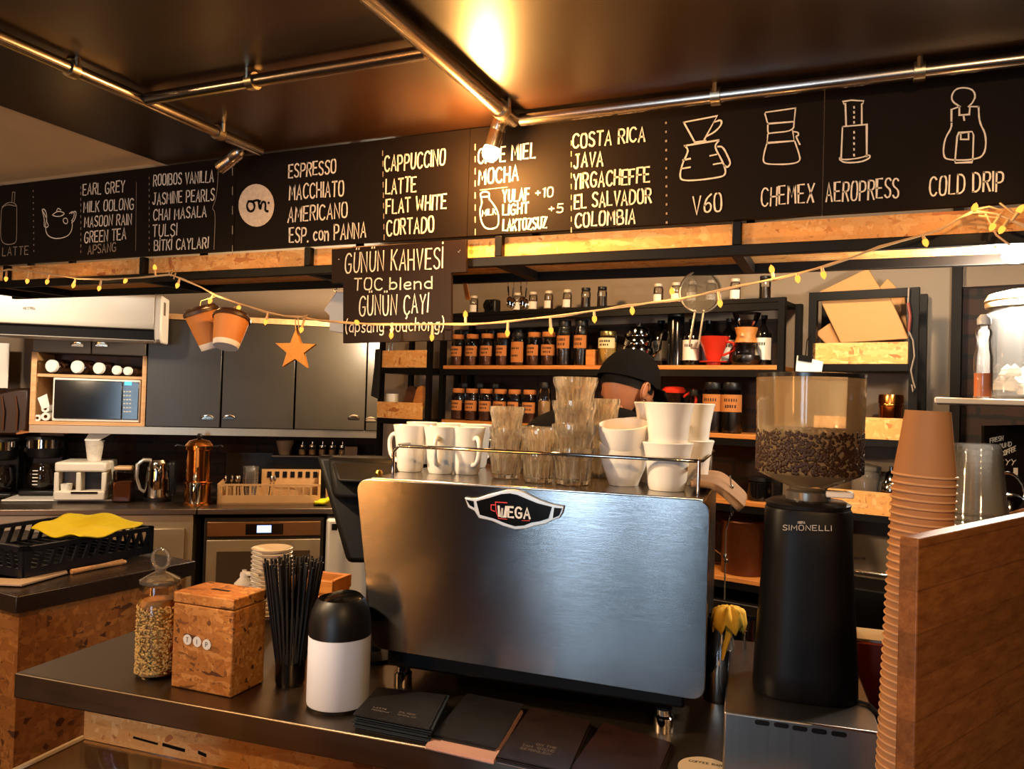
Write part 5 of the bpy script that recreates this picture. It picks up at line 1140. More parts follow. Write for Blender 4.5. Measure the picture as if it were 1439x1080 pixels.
# fridge with a bar handle behind the grinder
q = SHELF.off(.02).hit(1228, 803)
t = thing('bar_fridge', 'black undercounter fridge with a long steel bar handle', 'fridge', SHELF.pt(sfa(1225), 0, .1), SFA)
sbox(MB(), sfa(1165), sfa(1330), .03, 1.03, .002, .2).build('body', P('fridge_black', '#0a0807', .55, 0, .2, 8, .12), t, world=True, bevel=.006)
FP = SHELF.off(.2)
zh = FP.hit(1225, 803).z; MB().tube([FP.pt(FP.ab(1172, 803)[0], zh, .0), FP.pt(FP.ab(1174, 803)[0], zh, .04), FP.pt(FP.ab(1300, 803)[0], zh, .04), FP.pt(FP.ab(1302, 803)[0], zh, .0)], .008, 10).build('bar_handle', CHROME, t, world=True)
MB().prism([FP.ab(*p_) for p_ in ((1200, 786), (1216, 786), (1216, 782), (1200, 782))], FP, .0005, .003).build('emblem', CHROME, t, world=True)

# ================================================================== THE PERSON BEHIND THE MACHINE
hd = at(882, 545, 2.68); hx = Vector((ROT[0][0], ROT[1][0], 0)).normalized(); hy = Vector((-hx.y, hx.x, 0))      # camera right, away
fc = (hx * .78 + hy * .62).normalized(); rt = Vector((fc.y, -fc.x, 0))                                                 # facing, his right
person = thing('person', 'person in a black cap and black shirt bending behind the espresso machine', 'person', (hd.x - fc.x * .1, hd.y - fc.y * .1, 0))
S0 = hd - fc * .17 - Zv * .175; hip = S0 - fc * .16 - Zv * .45
def skin(name, verts, edges, radii, mat, parent, root=0):
    me = bpy.data.meshes.new(name); I = Vector(person.location)
    me.from_pydata([Vector(v) - I for v in verts], edges, []); o = bpy.data.objects.new(name, me); COL.objects.link(o); o.parent = parent
    o.modifiers.new('skin', 'SKIN').use_smooth_shade = True
    for i, r in enumerate(radii): me.skin_vertices[0].data[i].radius = r if isinstance(r, tuple) else (r, r)
    for i in range(len(verts)): me.skin_vertices[0].data[i].use_root = i == root
    s = o.modifiers.new('sub', 'SUBSURF'); s.levels = 2; s.render_levels = 2; me.materials.append(mat); return o
V = [hip, hip.lerp(S0, .5), S0 + Zv * .02, S0 + fc * .07 + Zv * .06, hd - fc * .035 - Zv * .065]
R_ = [(.14, .13), (.16, .13), (.12, .09), (.06, .06), (.06, .06)]; E_ = [(0, 1), (1, 2), (2, 3), (3, 4)]
for sgn in (1, -1):
    n = len(V); V += [S0 + rt * sgn * .19 - Zv * .01, S0 + rt * sgn * .25 - Zv * .27 + fc * .06, S0 + rt * sgn * .17 - Zv * .42 + fc * .2, S0 + rt * sgn * .15 - Zv * .44 + fc * .25]
    R_ += [.05, .045, .033, .036]; E_ += [(2, n), (n, n + 1), (n + 1, n + 2), (n + 2, n + 3)]
    for k in range(4):
        m_ = len(V); b_ = S0 + rt * sgn * (.15 + (k - 1.5) * .021) - Zv * .455 + fc * .295; V += [b_, b_ + fc * .035 - Zv * .012, b_ + fc * .055 - Zv * .035]; R_ += [.0095, .009, .008]; E_ += [(n + 3, m_), (m_, m_ + 1), (m_ + 1, m_ + 2)]
    m_ = len(V); b_ = S0 + rt * sgn * .1 - Zv * .45 + fc * .265; V += [b_, b_ + fc * .035 - rt * sgn * .006]; R_ += [.011, .0095]; E_ += [(n + 3, m_), (m_, m_ + 1)]
    n = len(V); V += [hip + rt * sgn * .09 - Zv * .06, Vector((hip.x, hip.y, .5)) + rt * sgn * .1 + fc * .04, Vector((hip.x, hip.y, .09)) + rt * sgn * .1, Vector((hip.x, hip.y, .04)) + rt * sgn * .11 + fc * .17]
    R_ += [.09, .06, .045, .04]; E_ += [(0, n), (n, n + 1), (n + 1, n + 2), (n + 2, n + 3)]
skin('body', V, E_, R_, SKIN, person)
VS = V[:3] + [S0 + fc * .068 + Zv * .06]; ns = 4; RS = [(.155, .145), (.175, .145), (.175, .14), (.085, .085)]; ES = [(0, 1), (1, 2), (2, 3)]
for sgn in (1, -1):
    VS += [S0 + rt * sgn * .19, S0 + rt * sgn * .235 - Zv * .2 + fc * .045]; RS += [.1, .078]; ES += [(2, ns), (ns, ns + 1)]; ns += 2
skin('shirt', VS, ES, RS, P('black_shirt', '#0e0b0a', .9, 0, .2, 8, .1), person)
VT = [hip + Zv * .02]; RT = [(.15, .145)]; ET = []; ns = 1
for sgn in (1, -1):
    VT += [hip + rt * sgn * .09 - Zv * .06, Vector((hip.x, hip.y, .5)) + rt * sgn * .1 + fc * .04, Vector((hip.x, hip.y, .1)) + rt * sgn * .1]; RT += [.105, .078, .07]; ET += [(0, ns), (ns, ns + 1), (ns + 1, ns + 2)]; ns += 3
skin('trousers', VT, ET, RT, P('dark_trousers', '#1c1a1e', .9), person)
# head: one surface with brow, nose, lips, chin; tilted forward
tilt = .42; fz = (Zv * math.cos(tilt) + fc * math.sin(tilt)).normalized(); fy = (fc * math.cos(tilt) - Zv * math.sin(tilt)).normalized(); HM = Matrix((rt, fy, fz)).transposed()   # x right, y face, z up
m = MB(); SG_, RG_ = 40, 30; vs = []
for i in range(SG_):
    th = 2 * PI * i / SG_
    for k in range(RG_ + 1):
        ph = PI * k / RG_; x, y, z = math.sin(ph) * math.sin(th), math.sin(ph) * math.cos(th), -math.cos(ph)
        r = Vector((x * .08, y * .103, z * .118))
        if z < -.1: r.x *= 1 - .34 * min(1, (-z - .1)); 
        if z < 0 and y < 0: r.y *= 1 - .3 * -z
        f_ = max(0, y)
        g = lambda zc, w_: math.exp(-((z - zc) / w_) ** 2); gx = lambda w_: math.exp(-(x / w_) ** 2)
        if y > 0: r.y += .022 * g(-.22, .13) * gx(.17) + .006 * g(.12, .1) * gx(.6) - .006 * g(-.02, .08) * math.exp(-((abs(x) - .38) / .18) ** 2) + .008 * g(-.5, .06) * gx(.28) + .007 * g(-.58, .06) * gx(.26) + .012 * g(-.85, .14) * gx(.35)
        vs.append(hd + HM @ r)
n = RG_ + 1
m.add(vs, [(i * n + k, ((i + 1) % SG_) * n + k, ((i + 1) % SG_) * n + k + 1, i * n + k + 1) for i in range(SG_) for k in range(RG_)])
m.build('head', SKIN, person, world=True, smooth=180)
for sgn in (1, -1):
    M2 = HM @ Matrix.Rotation(sgn * .3, 3, 'Z'); e = hd + HM @ Vector((sgn * .082, -.004, -.012))
    m = MB(); m.ball(e, .034, (.26, .62, 1), 14, 10, M2)
    m.tube([e + M2 @ Vector((sgn * .007, .018 * math.cos(a), .03 * math.sin(a))) for a in [PI * .1 + PI * 1.3 * k / 10 for k in range(11)]], .0045, 8)
    m.build('ear', SKIN, person, world=True, smooth=180)
    m = MB().ball(hd + HM @ Vector((sgn * .031, .0905, -.004)), .0115, (1, .8, .8), 12, 8); m.build('eye', P('eye_white', '#d9cfc4', .2), person, world=True)
e = hd + HM @ Vector((.09, .004, -.047)); MB().tube([e + HM @ Vector((.002, .006 * math.cos(a), .008 * math.sin(a))) for a in [2 * PI * k / 12 for k in range(12)]], .0018, 6, True).build('earring', CHROME, person, world=True)
HAIR = P('dark_hair', '#0e0906', .8, 0, .3, 200, .15)
m = MB(); rg = []
for i in range(25):                                            # short hair round the nape below the cap
    th = PI * .36 + (2 * PI - PI * .72) * i / 24
    for k in range(5):
        z = .45 - (.5 + .16 * math.sin(PI * i / 24)) * k / 4; s_ = math.sqrt(max(0, 1 - z * z)); x, y = s_ * math.sin(th), s_ * math.cos(th)
        r = Vector((x * .0825, y * .1055, z * .118)); 
        if z < 0 and y < 0: r.y *= 1 - .3 * -z
        rg.append(hd + HM @ r)
m.add(rg, [(i * 5 + k, (i + 1) * 5 + k, (i + 1) * 5 + k + 1, i * 5 + k + 1) for i in range(24) for k in range(4)])
m.build('hair', HAIR, person, world=True, smooth=180)
m = MB(); rg = []
for i in range(21):                                            # beard along the jaw
    th = -PI * .48 + PI * .96 * i / 20
    for k in range(5):
        z = -.42 - .52 * k / 4; s_ = math.sqrt(max(0, 1 - z * z)); x, y = s_ * math.sin(th), s_ * math.cos(th)
        r = Vector((x * .0825 * (1 - .34 * (-z - .1)), y * .106 + .01 * math.exp(-((z + .85) / .14) ** 2) * math.exp(-(x / .35) ** 2) + (.008 * math.exp(-(x / .3) ** 2)), z * .118)); rg.append(hd + HM @ r)
m.add(rg, [(i * 5 + k, (i + 1) * 5 + k, (i + 1) * 5 + k + 1, i * 5 + k + 1) for i in range(20) for k in range(4)])
o = m.build('beard', HAIR, person, world=True, smooth=180); so = o.modifiers.new('thick', 'SOLIDIFY'); so.thickness = .005; so.offset = 1
CAPM = P('black_cap', '#0a0706', .95, 0, .2, 60, .1)
m = MB(); vs = []; SG_ = 32
for i in range(SG_):
    th = 2 * PI * i / SG_
    for k in range(9):
        ph = PI / 2 * k / 8; c_, s_ = math.cos(ph), math.sin(ph)
        vs.append(hd + HM @ Vector((math.sin(th) * .096 * c_ ** .8, math.cos(th) * .119 * c_ ** .8 - .004, .018 - .02 * max(0, -math.cos(th)) * c_ + .12 * s_)))
m.add(vs, [(i * 9 + k, ((i + 1) % SG_) * 9 + k, ((i + 1) % SG_) * 9 + k + 1, i * 9 + k + 1) for i in range(SG_) for k in range(8)])
cp = m.build('cap', CAPM, person, world=True, smooth=180)
m = MB(); vs = []
for i in range(13):
    th = -PI * .36 + PI * .72 * i / 12
    for rr, dz in ((.97, 0), (1.3, -.004), (1.62 if 2 < i < 10 else 1.4, -.018)): vs.append(hd + HM @ Vector((math.sin(th) * .096 * min(rr, 1.25), math.cos(th) * .115 * rr, .024 + dz)))
m.add(vs, [(i * 3 + k, (i + 1) * 3 + k, (i + 1) * 3 + k + 1, i * 3 + k + 1) for i in range(12) for k in range(2)])
o = m.build('brim', CAPM, cp, world=True, smooth=180); so = o.modifiers.new('thick', 'SOLIDIFY'); so.thickness = .004
# ================================================================== BAR COUNTER
K = onz(20, 945, ZC); CU = yawdir(YC); CV = Vector((-CU.y, CU.x, 0))
def cc(a, b, z=ZC): q = K + CU * a + CV * b; return Vector((q.x, q.y, z))      # along the bar, into the bar
RC = YC
CFR = Plane(Vector((K.x, K.y, 0)), CU, Zv)                                           # front of the bar
solo('bar_worktop', MB().hexa([cc(0, 0, ZC - .058), cc(2.6, 0, ZC - .058), cc(2.6, .74, ZC - .058), cc(0, .74, ZC - .058), cc(0, 0), cc(2.6, 0), cc(2.6, .74), cc(0, .74)]), STEELX, 'dark steel bar worktop carrying the espresso machine', 'worktop', bevel=.004)
t = thing('bar_counter', 'chipboard bar front below the dark steel worktop', 'counter', cc(1.3, .4, 0), RC)
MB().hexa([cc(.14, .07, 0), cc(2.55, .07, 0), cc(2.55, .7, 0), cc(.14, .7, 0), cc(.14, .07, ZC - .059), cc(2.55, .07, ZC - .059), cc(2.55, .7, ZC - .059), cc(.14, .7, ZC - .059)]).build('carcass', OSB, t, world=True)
BF = Plane(cc(0, .07, 0), CU, Zv)
for x0, y0, x1, y1 in ((188, 1034, 222, 1046), (229, 1043, 260, 1056), (279, 1054, 290, 1063)):
    a0, z1_ = BF.ab(x0, y0); a1, z0 = BF.ab(x1, y1); MB().prism([(a0, z0 + .004), (a1, z0), (a1, z1_ - .004), (a0, z1_)], BF, -.001, .002).build('slot', BLK, t, world=True)
# glass sneeze-guard display in front of the bar
g0 = at(72, 1048, 1.36); t = thing('glass_display_case', 'curved glass top of a display case in front of the bar', 'display case', (g0.x, g0.y, 0), RC)
pts = [at(20, 1110, 1.30), at(60, 1062, 1.34), at(112, 1034, 1.42)]
L = cc(0, 0).lerp(cc(1, 0), 0); wdt = 0.62
prof = [(-.36, -.16), (-.3, -.06), (-.24, -.02), (-.17, 0), (-.0, .0)]
o_ = at(116, 1037, 1.43); m = MB(); n = len(prof)
for a in (0, .55): m.v += [Vector((o_.x, o_.y, o_.z)) + CU * a + CV * d + Zv * z for d, z in prof]
m.f = [(i, i + 1, n + i + 1, n + i) for i in range(n - 1)]
o = m.build('glass', frosted('case_glass', (.9, .88, .85), '#a07c58', .4, .08), t, world=True, smooth=60); so = o.modifiers.new('thick', 'SOLIDIFY'); so.thickness = .008
for a in (0, .55): MB().tube([Vector((o_.x, o_.y, o_.z)) + CU * a + CV * d + Zv * z for d, z in prof], .006, 8).build('edge', P('pale_edge', '#b8a890', .3), t, world=True)
MB().hexa([o_ + CU * a + CV * d + Zv * z for a, d, z in ((0, -.36, -.9 ), (.55, -.36, -.9), (.55, -.02, -.9), (0, -.02, -.9), (0, -.36, -.17), (.55, -.36, -.17), (.55, -.02, -.17), (0, -.02, -.17))]).build('case_body', OSBD, t, world=True)
MB().hexa([o_ + CU * a + CV * d + Zv * z for a, d, z in ((.005, -.01, -.17), (.545, -.01, -.17), (.545, -.004, -.17), (.005, -.004, -.17), (.005, -.01, -.005), (.545, -.01, -.005), (.545, -.004, -.005), (.005, -.004, -.005))]).build('back_glass', JARG, t, world=True)
# ---- granola jar
LIDG = frosted('lid_glass', (.97, .97, .96), '#e8dcc8', .3, .04)
p = onz(220, 955, ZC); s = mpx(p); r = 29 * s
t = thing('granola_jar', 'lidded glass jar of granola beside the chipboard tip box', 'jar', back(p, r * .9), RC)
H = 128 * s
MB().lathe([(0, 0), (r * .93, 0), (r, .008), (r, H * .74), (r * .96, H * .82), (r * .78, H * .9), (r * .76, H)], (0, 0, 0), 36).build('glass', JARG, t)
MB().lathe([(0, .006), (r * .88, .006), (r * .92, .014), (r * .92, H * .78), (r * .75, H * .84), (0, H * .85)], (0, 0, 0), 30).build('granola', GRAN, t)
m = MB()
for i in range(2300):
    a = random.uniform(-PI, PI); z = random.uniform(.012, H * .79); c = Vector((r * .945 * math.cos(a), r * .945 * math.sin(a), z)); m.ball(c, random.uniform(.0025, .0045), (random.uniform(.8, 1.6), 1, random.uniform(.6, 1)), 6, 4, Matrix.Rotation(random.uniform(0, 3), 3, 'Z'))
o = m.build('granola_flakes', P('granola_light', '#e0aa62', .7, 0, .6, 90), t); o['kind'] = 'stuff'
MB().lathe([(0, H - .002), (r * .72, H - .002), (r * .95, H + .006), (r * .95, H + .012), (r * .6, H + .022), (.012, H + .03), (.012, H + .038), (0, H + .038)], (0, 0, 0), 32).build('lid', LIDG, t)
MB().tube([(.024 * math.cos(a), 0, H + .06 + .024 * math.sin(a)) for a in [2 * PI * k / 24 for k in range(24)]], .0045, 10, True).build('lid_ring', LIDG, t)
# ---- tip box
q0, q1 = onz(240, 964, ZC), onz(324, 981, ZC)
u = (q1 - q0); u.z = 0; W = u.length; u.normalize(); v = Vector((-u.y, u.x, 0)); q2 = onz(371, 958, ZC); Dp = max(.1, (q2 - q1).dot(v))
TB = Plane(q0, u, Zv); Ht = TB.ab(244, 846)[1]; Htop = TB.ab(244, 830)[1]
t = thing('tip_box', 'chipboard box with three white stickers spelling TIP', 'tip box', q0 + u * W / 2 + v * Dp / 2, math.atan2(u.y, u.x))
def tb(a0, a1, b0, b1, z0, z1): return MB().hexa([q0 + u * a + v * b + Zv * z for a, b, z in ((a0, b0, z0), (a1, b0, z0), (a1, b1, z0), (a0, b1, z0), (a0, b0, z1), (a1, b0, z1), (a1, b1, z1), (a0, b1, z1))])
tb(0, W, 0, Dp, .0005, Ht).build('box', CORK, t, world=True, bevel=.003)
lid = tb(-.001, W + .001, -.001, Dp + .001, Ht + .0015, Htop).build('lid', CORK, t, world=True, bevel=.003)
tb(W * .35, W * .65, Dp * .45, Dp * .53, Htop, Htop + .0008).build('slot', BLK, lid, world=True)
for ch, x, y in (('T', 264, 898), ('I', 277.5, 901), ('P', 291, 905)):
    c = TB.ab(x, y); rr = 7.2 * mpx(q0); pg = [(c[0] + rr * math.cos(2 * PI * i / 28), c[1] + rr * math.sin(2 * PI * i / 28)) for i in range(28)]
    sk = MB().prism(pg, TB, .0008, .0018).build('sticker', PAPERW, t, world=True)
    m = MB(); g, W_ = layout(ch); sy = .0095 / 6
    for x_, st in g:
        for s_ in st: m.ribbon([(c[0] + (x_ + a - W_ / 2) * sy, c[1] + (b - 3) * sy) for a, b in s_], .0014, TB, .0024)
    m.build('letter', P('ink_black', '#1a1512', .6), sk, world=True, smooth=0)
# ---- stack of saucers behind the box
sp = onz(392, 862, ZC) ; sp = cc((sp - K).dot(CU), .62)
s0 = thing('saucer', '', 'saucer', sp, 0, 'stacked saucers')
MB().lathe([(0, .0), (.028, 0), (.03, .004), (.058, .016), (.06, .019), (.057, .02), (.03, .008), (0, .007)], (0, 0, 0), 32).build('saucer', WHITE, s0)
ns = 16
for i in range(ns):
    lab = 'white saucer in the stack behind the tip box, %s from the bottom' % (ORD[i] if i < 15 else 'topmost, sixteenth')
    loc = sp + Zv * (.0008 + i * .0125)
    if i == 0: s0.location = loc; s0['label'] = lab
    else: dup(s0, loc, 0, lab, 'stacked saucers')
# spray bottle and white tube by the box
p = cc((onz(330, 870, ZC) - K).dot(CU), .6)
t = thing('spray_bottle', 'small white spray bottle standing behind the tip box', 'bottle', p, RC)
zc_ = zpx(320, 800, p) - ZC
MB().lathe([(0, 0), (.026, 0), (.028, .006), (.028, zc_ * .72), (.012, zc_ * .84), (.012, zc_ * .88)], (0, 0, 0), 20).build('bottle', WPLAS, t)
MB().lathe([(0, zc_ * .88), (.013, zc_ * .88), (.011, zc_ * .95), (.006, zc_ * .96), (.007, zc_), (0, zc_)], (0, 0, 0), 16).build('cap', WPLAS, t)
MB().tube([(0, 0, zc_ * .93), (.03, -.0, zc_ * .93), (.055, 0, zc_ * .92)], .007, 8).build('nozzle', WPLAS, t)
# ---- straws in a dark glass
p = back(onz(407, 968, ZC), .035); s = mpx(p); r = 22 * s; h = (966 - 868) * s
t = thing('straw_glass', 'dark glass jar holding black straws', 'jar', p, RC)
MB().lathe([(0, .008), (r * .8, .008), (r * .86, .016), (r * .92, h), (r, h), (r, h * .98), (r * .94, .01), (r * .85, 0), (0, 0)], (0, 0, 0), 28).build('glass', P('smoked_glass', '#0d0a0a', .05, 0, 0, 5, .7), t)
STR = P('black_straw', '#100d0d', .45)
hs = (966 - 800) * s
m = MB().tube([(0, 0, 0), (0, 0, hs * .95)], .0029, 7); sw = m.build('straw', STR)
sw.location = p; tag(sw, 'black drinking straw standing in the dark glass jar by the bin', 'straw', 'black straws in the glass jar')
spots = [(0, 0)] + [(k / 4.0, 2 * PI * j / (7 * k)) for k in (1, 2, 3, 4) for j in range(7 * k)]
for i, (rr, an) in enumerate(spots):
    o = sw if i == 0 else sw.copy()
    if i: COL.objects.link(o)
    b0 = Vector((rr * math.cos(an), rr * math.sin(an), 0)) * r * .76; tl = Vector((rr * math.cos(an), rr * math.sin(an), 0)) * r * 1.15
    o.location = p + b0 + Zv * (.02 + random.uniform(0, .012)); dirv = Vector((tl.x, tl.y, hs)).normalized(); o.rotation_euler = Zv.rotation_difference(dirv).to_euler()
# ---- small swing bin
p = onz(474, 1006, ZC); s = mpx(p); r = 45 * s; p = back(p, r * .95)
t = thing('table_bin', 'small white countertop bin with black swing lid', 'bin', p, RC)
hb = 103 * s
MB().lathe([(0, 0), (r * .97, 0), (r * .98, .008), (0, .008)], (0, 0, 0), 40).build('base', BLKP, t)
MB().lathe([(0, .009), (r * .99, .009), (r, .012), (r, hb), (r * .96, hb), (r * .96, .015), (0, .015)], (0, 0, 0), 48).build('body', BINW, t)
d = MB().lathe([(r * .96, hb + .001), (r * 1.0, hb + .001), (r * .99, hb + .025), (r * .93, hb + .05), (r * .8, hb + .072), (r * .72, hb + .078), (r * .7, hb + .07), (r * .9, hb + .03), (r * .96, hb + .001)], (0, 0, 0), 48).build('lid_dome', BLKP, t)
M = Matrix.Rotation(.35, 3, 'X'); MB().lathe([(0, 0), (r * .74, 0), (r * .74, .006), (0, .018)], (0, -.0, hb + .062), 36, M).build('flap', BLKG, d)
# ---- leaflets
def stack(px4, n, th, label0, mats, name, grp, text=None, tl=None):
    q = [onz(*p_, ZC) for p_ in px4]
    for i in range(n):
        jx = Vector((random.uniform(-.004, .004), random.uniform(-.004, .004), 0))
        z0 = ZC + .0006 + i * (th + .0004); m = MB().hexa([Vector((a.x, a.y, z0)) + jx for a in q] + [Vector((a.x, a.y, z0 + th)) + jx for a in q])
        o = solo(name, m, mats[min(i, len(mats) - 1)], label0 % (('top leaflet' if i == n - 1 else '%s leaflet up' % ORD[i])), 'leaflet', grp)
        if i == n - 1 and text:
            pl = Plane(Vector((q[0].x, q[0].y, z0 + th)) + jx, (q[1] - q[0]), (q[3] - q[0])); mm_ = MB()
            for T_ in text: 
                g, W_ = layout(T_[0]); sx = T_[3] / W_; sy = T_[4] / 6
                for x_, st in g:
                    for s_ in st: mm_.ribbon([(T_[1] + (x_ + a) * sx, T_[2] + b * sy) for a, b in s_], .0012, pl, .0006)
            mm_.build('lettering', tl, o, smooth=0, world=True)
DKF = P('leaflet_dark', '#120e0f', .5, 0, .25, 30); BLF = P('leaflet_blue', '#1c242c', .5, 0, .2); PKF = P('leaflet_pink', '#c99a8c', .6); BRF = P('leaflet_brown', '#20110b', .45, 0, .9, 22)
INKG = P('leaflet_ink', '#7a6a62', .6)
stack(((497, 1024), (604, 1046), (628, 996), (532, 984)), 12, .0022, '%s of the dark blue stack beside the white bin', [BLF] * 11 + [DKF], 'leaflet', 'blue leaflets', [('LATTE', .03, .045, .03, .006), ('MOCHA', .03, .034, .04, .004), ('FILTER', .09, .045, .035, .006), ('COLD', .09, .034, .04, .004)], INKG)
stack(((598, 1052), (694, 1074), (735, 1003), (655, 986)), 3, .002, 'pink sheet, %s, peeking out below the black leaflets', [PKF], 'pink_leaflet', 'pink sheets below the black leaflets')
ZK = ZC; ZC = ZK + .0078
stack(((608, 1036), (698, 1055), (735, 994), (656, 979)), 3, .002, '%s of the black leaflets lying on the pink sheets', [DKF], 'leaflet', 'black leaflets on the pink sheets')
ZC = ZK
stack(((698, 1072), (796, 1094), (828, 1022), (746, 1002)), 6, .002, '%s of the brown patterned stack in front of the machine', [PKF, BLF, BRF], 'leaflet', 'brown leaflets', [('ON THE', .055, .075, .04, .008), ('SIDE', .06, .06, .035, .008), ('TAM', .03, .06, .02, .008), ('SERINLEN', .03, .046, .06, .008)], INKG)
stack(((796, 1096), (915, 1122), (945, 1050), (850, 1022)), 4, .0022, '%s of the reddish pile nearest the round coaster', [BRF, P('leaflet_red', '#260f09', .45, 0, .9, 18)], 'leaflet', 'reddish leaflets')
p = onz(990, 1082, ZC)
t = thing('coaster', 'round beige paper coaster on the bar by the steel drawer', 'coaster', p)
MB().lathe([(0, 0), (.048, 0), (.048, .003), (0, .003)], (0, 0, .0005), 40).build('disc', P('coaster_paper', '#c9b194', .8), t)
m = MB(); pl = Plane(p + Zv * .0036, CU, CV); g, W_ = layout('COFFEE BAR')
for x_, st in g:
    for s_ in st: m.ribbon([(-.03 + (x_ + a) * .06 / W_, .018 + b * .0014) for a, b in s_], .0012, pl, .0003)
m.build('lettering', MATS['ink_black'], t, smooth=0, world=True)

# ================================================================== ESPRESSO MACHINE
yb0 = 1.52
hB = Plane(Vector((-.982, yb0, 0)), CU, Zv); BL, BR = hB.hit(523, 910), hB.hit(990, 985)
TL = hB.off(.03).hit(500, 672); TR = hB.off(.03).hit(998, 703)
zb, ztp = (BL.z + BR.z) / 2, (TL.z + TR.z) / 2
vv = Vector((CU.y * .03, -CU.x * .03, ztp - zb))
PN = Plane(Vector((BL.x, BL.y, zb)), CU, vv)
em = thing('espresso_machine', 'large espresso machine with a brushed steel back panel on the bar', 'espresso machine', hB.pt(.37, ZC, -.25), RC)
def rounded(poly, r, n=6):
    out = []; N = len(poly)
    for i in range(N):
        p_ = Vector(poly[i]); a = Vector(poly[i - 1]) - p_; b = Vector(poly[(i + 1) % N]) - p_; a.normalize(); b.normalize()
        ang = math.acos(max(-1, min(1, a.dot(b)))); d = r / math.tan(ang / 2); c = p_ + (a + b).normalized() * (r / math.sin(ang / 2))
        s0_, s1_ = p_ + a * d, p_ + b * d; a0 = math.atan2(s0_.y - c.y, s0_.x - c.x); a1 = math.atan2(s1_.y - c.y, s1_.x - c.x)
        da = (a1 - a0 + PI) % (2 * PI) - PI
        out += [(c.x + r * math.cos(a0 + da * k / n), c.y + r * math.sin(a0 + da * k / n)) for k in range(n + 1)]
    return out
pg = rounded([PN.ab(523, 910), PN.ab(990, 985), PN.ab(998, 703), PN.ab(500, 672)], .026)
pn = MB().prism(pg, PN, -.014, 0).build('back_panel', PANEL, em, world=True, bevel=.0015, uv=True)
uv = pn.data.uv_layers.new(name='UVMap'); inv = Matrix((PN.u, PN.v, PN.n))
wm_ = Matrix.Translation(em.location) @ em.rotation_euler.to_matrix().to_4x4()
for l in pn.data.loops:
    q = inv @ ((wm_ @ pn.data.vertices[l.vertex_index].co) - PN.o); uv.data[l.index].uv = (q.x, q.y)
# badge
def bd(px): return [PN.ab(*q) for q in px]
outer = [(654, 698), (663, 699), (672, 699), (690, 693), (703, 690), (713, 687), (723, 687), (735, 689), (747, 695), (760, 701), (774, 706), (784, 708), (794, 710), (792, 719), (787, 727), (777, 730), (768, 735), (752, 738), (740, 742), (725, 743), (708, 738), (692, 731), (674, 727), (668, 717), (659, 712)]
bg = MB().prism(list(reversed(bd(outer))), PN, .0005, .006).build('badge', P('badge_rim', '#d6d0c6', .35, .8, .1), em, world=True, bevel=.0015)
inner = [(671, 703), (690, 698), (706, 693), (718, 692), (728, 694), (742, 700), (757, 706), (777, 711), (772, 727), (760, 731), (748, 733), (738, 737), (725, 738), (712, 734), (695, 727), (676, 722)]
MB().prism(list(reversed(bd(inner))), PN, .006, .0075).build('badge_face', BLKG, bg, world=True)
for tri in ([(657, 701), (667, 703), (668, 712), (662, 709)], [(780, 712), (791, 713), (787, 723), (778, 727)]): MB().prism(list(reversed(bd(tri))), PN, .006, .0075).build('badge_wing', BLKG, bg, world=True)
m = MB()
GL['w'] = '0,6 .5,0 2,0 2.3,4.6|2.3,0 4.2,0 4.6,6|2.3,4.6 2.3,0'
write(m, PN, 'wEGA', (702, 724), (746, 727), 14, .0042, .0082, 0)
m.build('lettering', P('badge_silver', '#cfcac6', .3), bg, world=True, smooth=0)
m = MB(); draw(m, PN, [(714, 705), (698, 704), (699, 717), (702, 725)], .002, .0082, False); draw(m, PN, [(697, 708), (692, 708), (692, 715), (697, 717)], .002, .0082, False); draw(m, PN, [(702, 727), (714, 728)], .0016, .0082, False); draw(m, PN, [(735, 730), (746, 730)], .0012, .0082, False)
m.build('cup_emblem', REDP, bg, world=True, smooth=0)
# body behind the panel
TZ = ztp + .004; a0, a1 = PN.ab(505, 690)[0] + .012, PN.ab(994, 800)[0] - .01
def mb(a0_, a1_, b0_, b1_, z0_, z1_): return MB().hexa([hB.pt(a, z, -b) for a, b, z in ((a0_, b0_, z0_), (a1_, b0_, z0_), (a1_, b1_, z0_), (a0_, b1_, z0_), (a0_, b0_, z1_), (a1_, b0_, z1_), (a1_, b1_, z1_), (a0_, b1_, z1_))])
mb(a0, a1, .02, .46, zb + .0, TZ - .012).build('body', P('machine_body', '#1c1816', .35, .3), em, world=True, bevel=.01)
mb(a0 + .03, a1 - .03, .06, .44, ZC + .045, zb - .001).build('chassis', BLK, em, world=True, bevel=.006)
mb(a0 + .022, a1 + .006, -.028, .47, TZ - .0115, TZ).build('top_tray', brushed('tray_steel', '#b5ada2', .22, (200, 6, 6), .03), em, world=True, bevel=.002)
mb(a0 + .02, a1 - .02, .462, .52, zb + .1, TZ - .03).build('group_head_cover', CHROME, em, world=True, bevel=.01)
mb(a0 + .02, a1 - .02, .462, .54, ZC + .05, ZC + .1).build('drip_tray', STEEL, em, world=True, bevel=.004)
for px, py in ((566, 962), (932, 1026)):
    q = onz(px, py, ZC)
    MB().lathe([(0, .0005), (.021, .0005), (.021, .03), (.016, .034), (.016, .045), (0, .045)], q, 20).build('foot', CHROME, em, world=True)
for a in (a0 + .08, a1 - .08): MB().lathe([(0, .0005), (.02, .0005), (.02, .03), (.015, .034), (.015, .045), (0, .045)], hB.pt(a, ZC, -.38), 20).build('foot', CHROME, em, world=True)
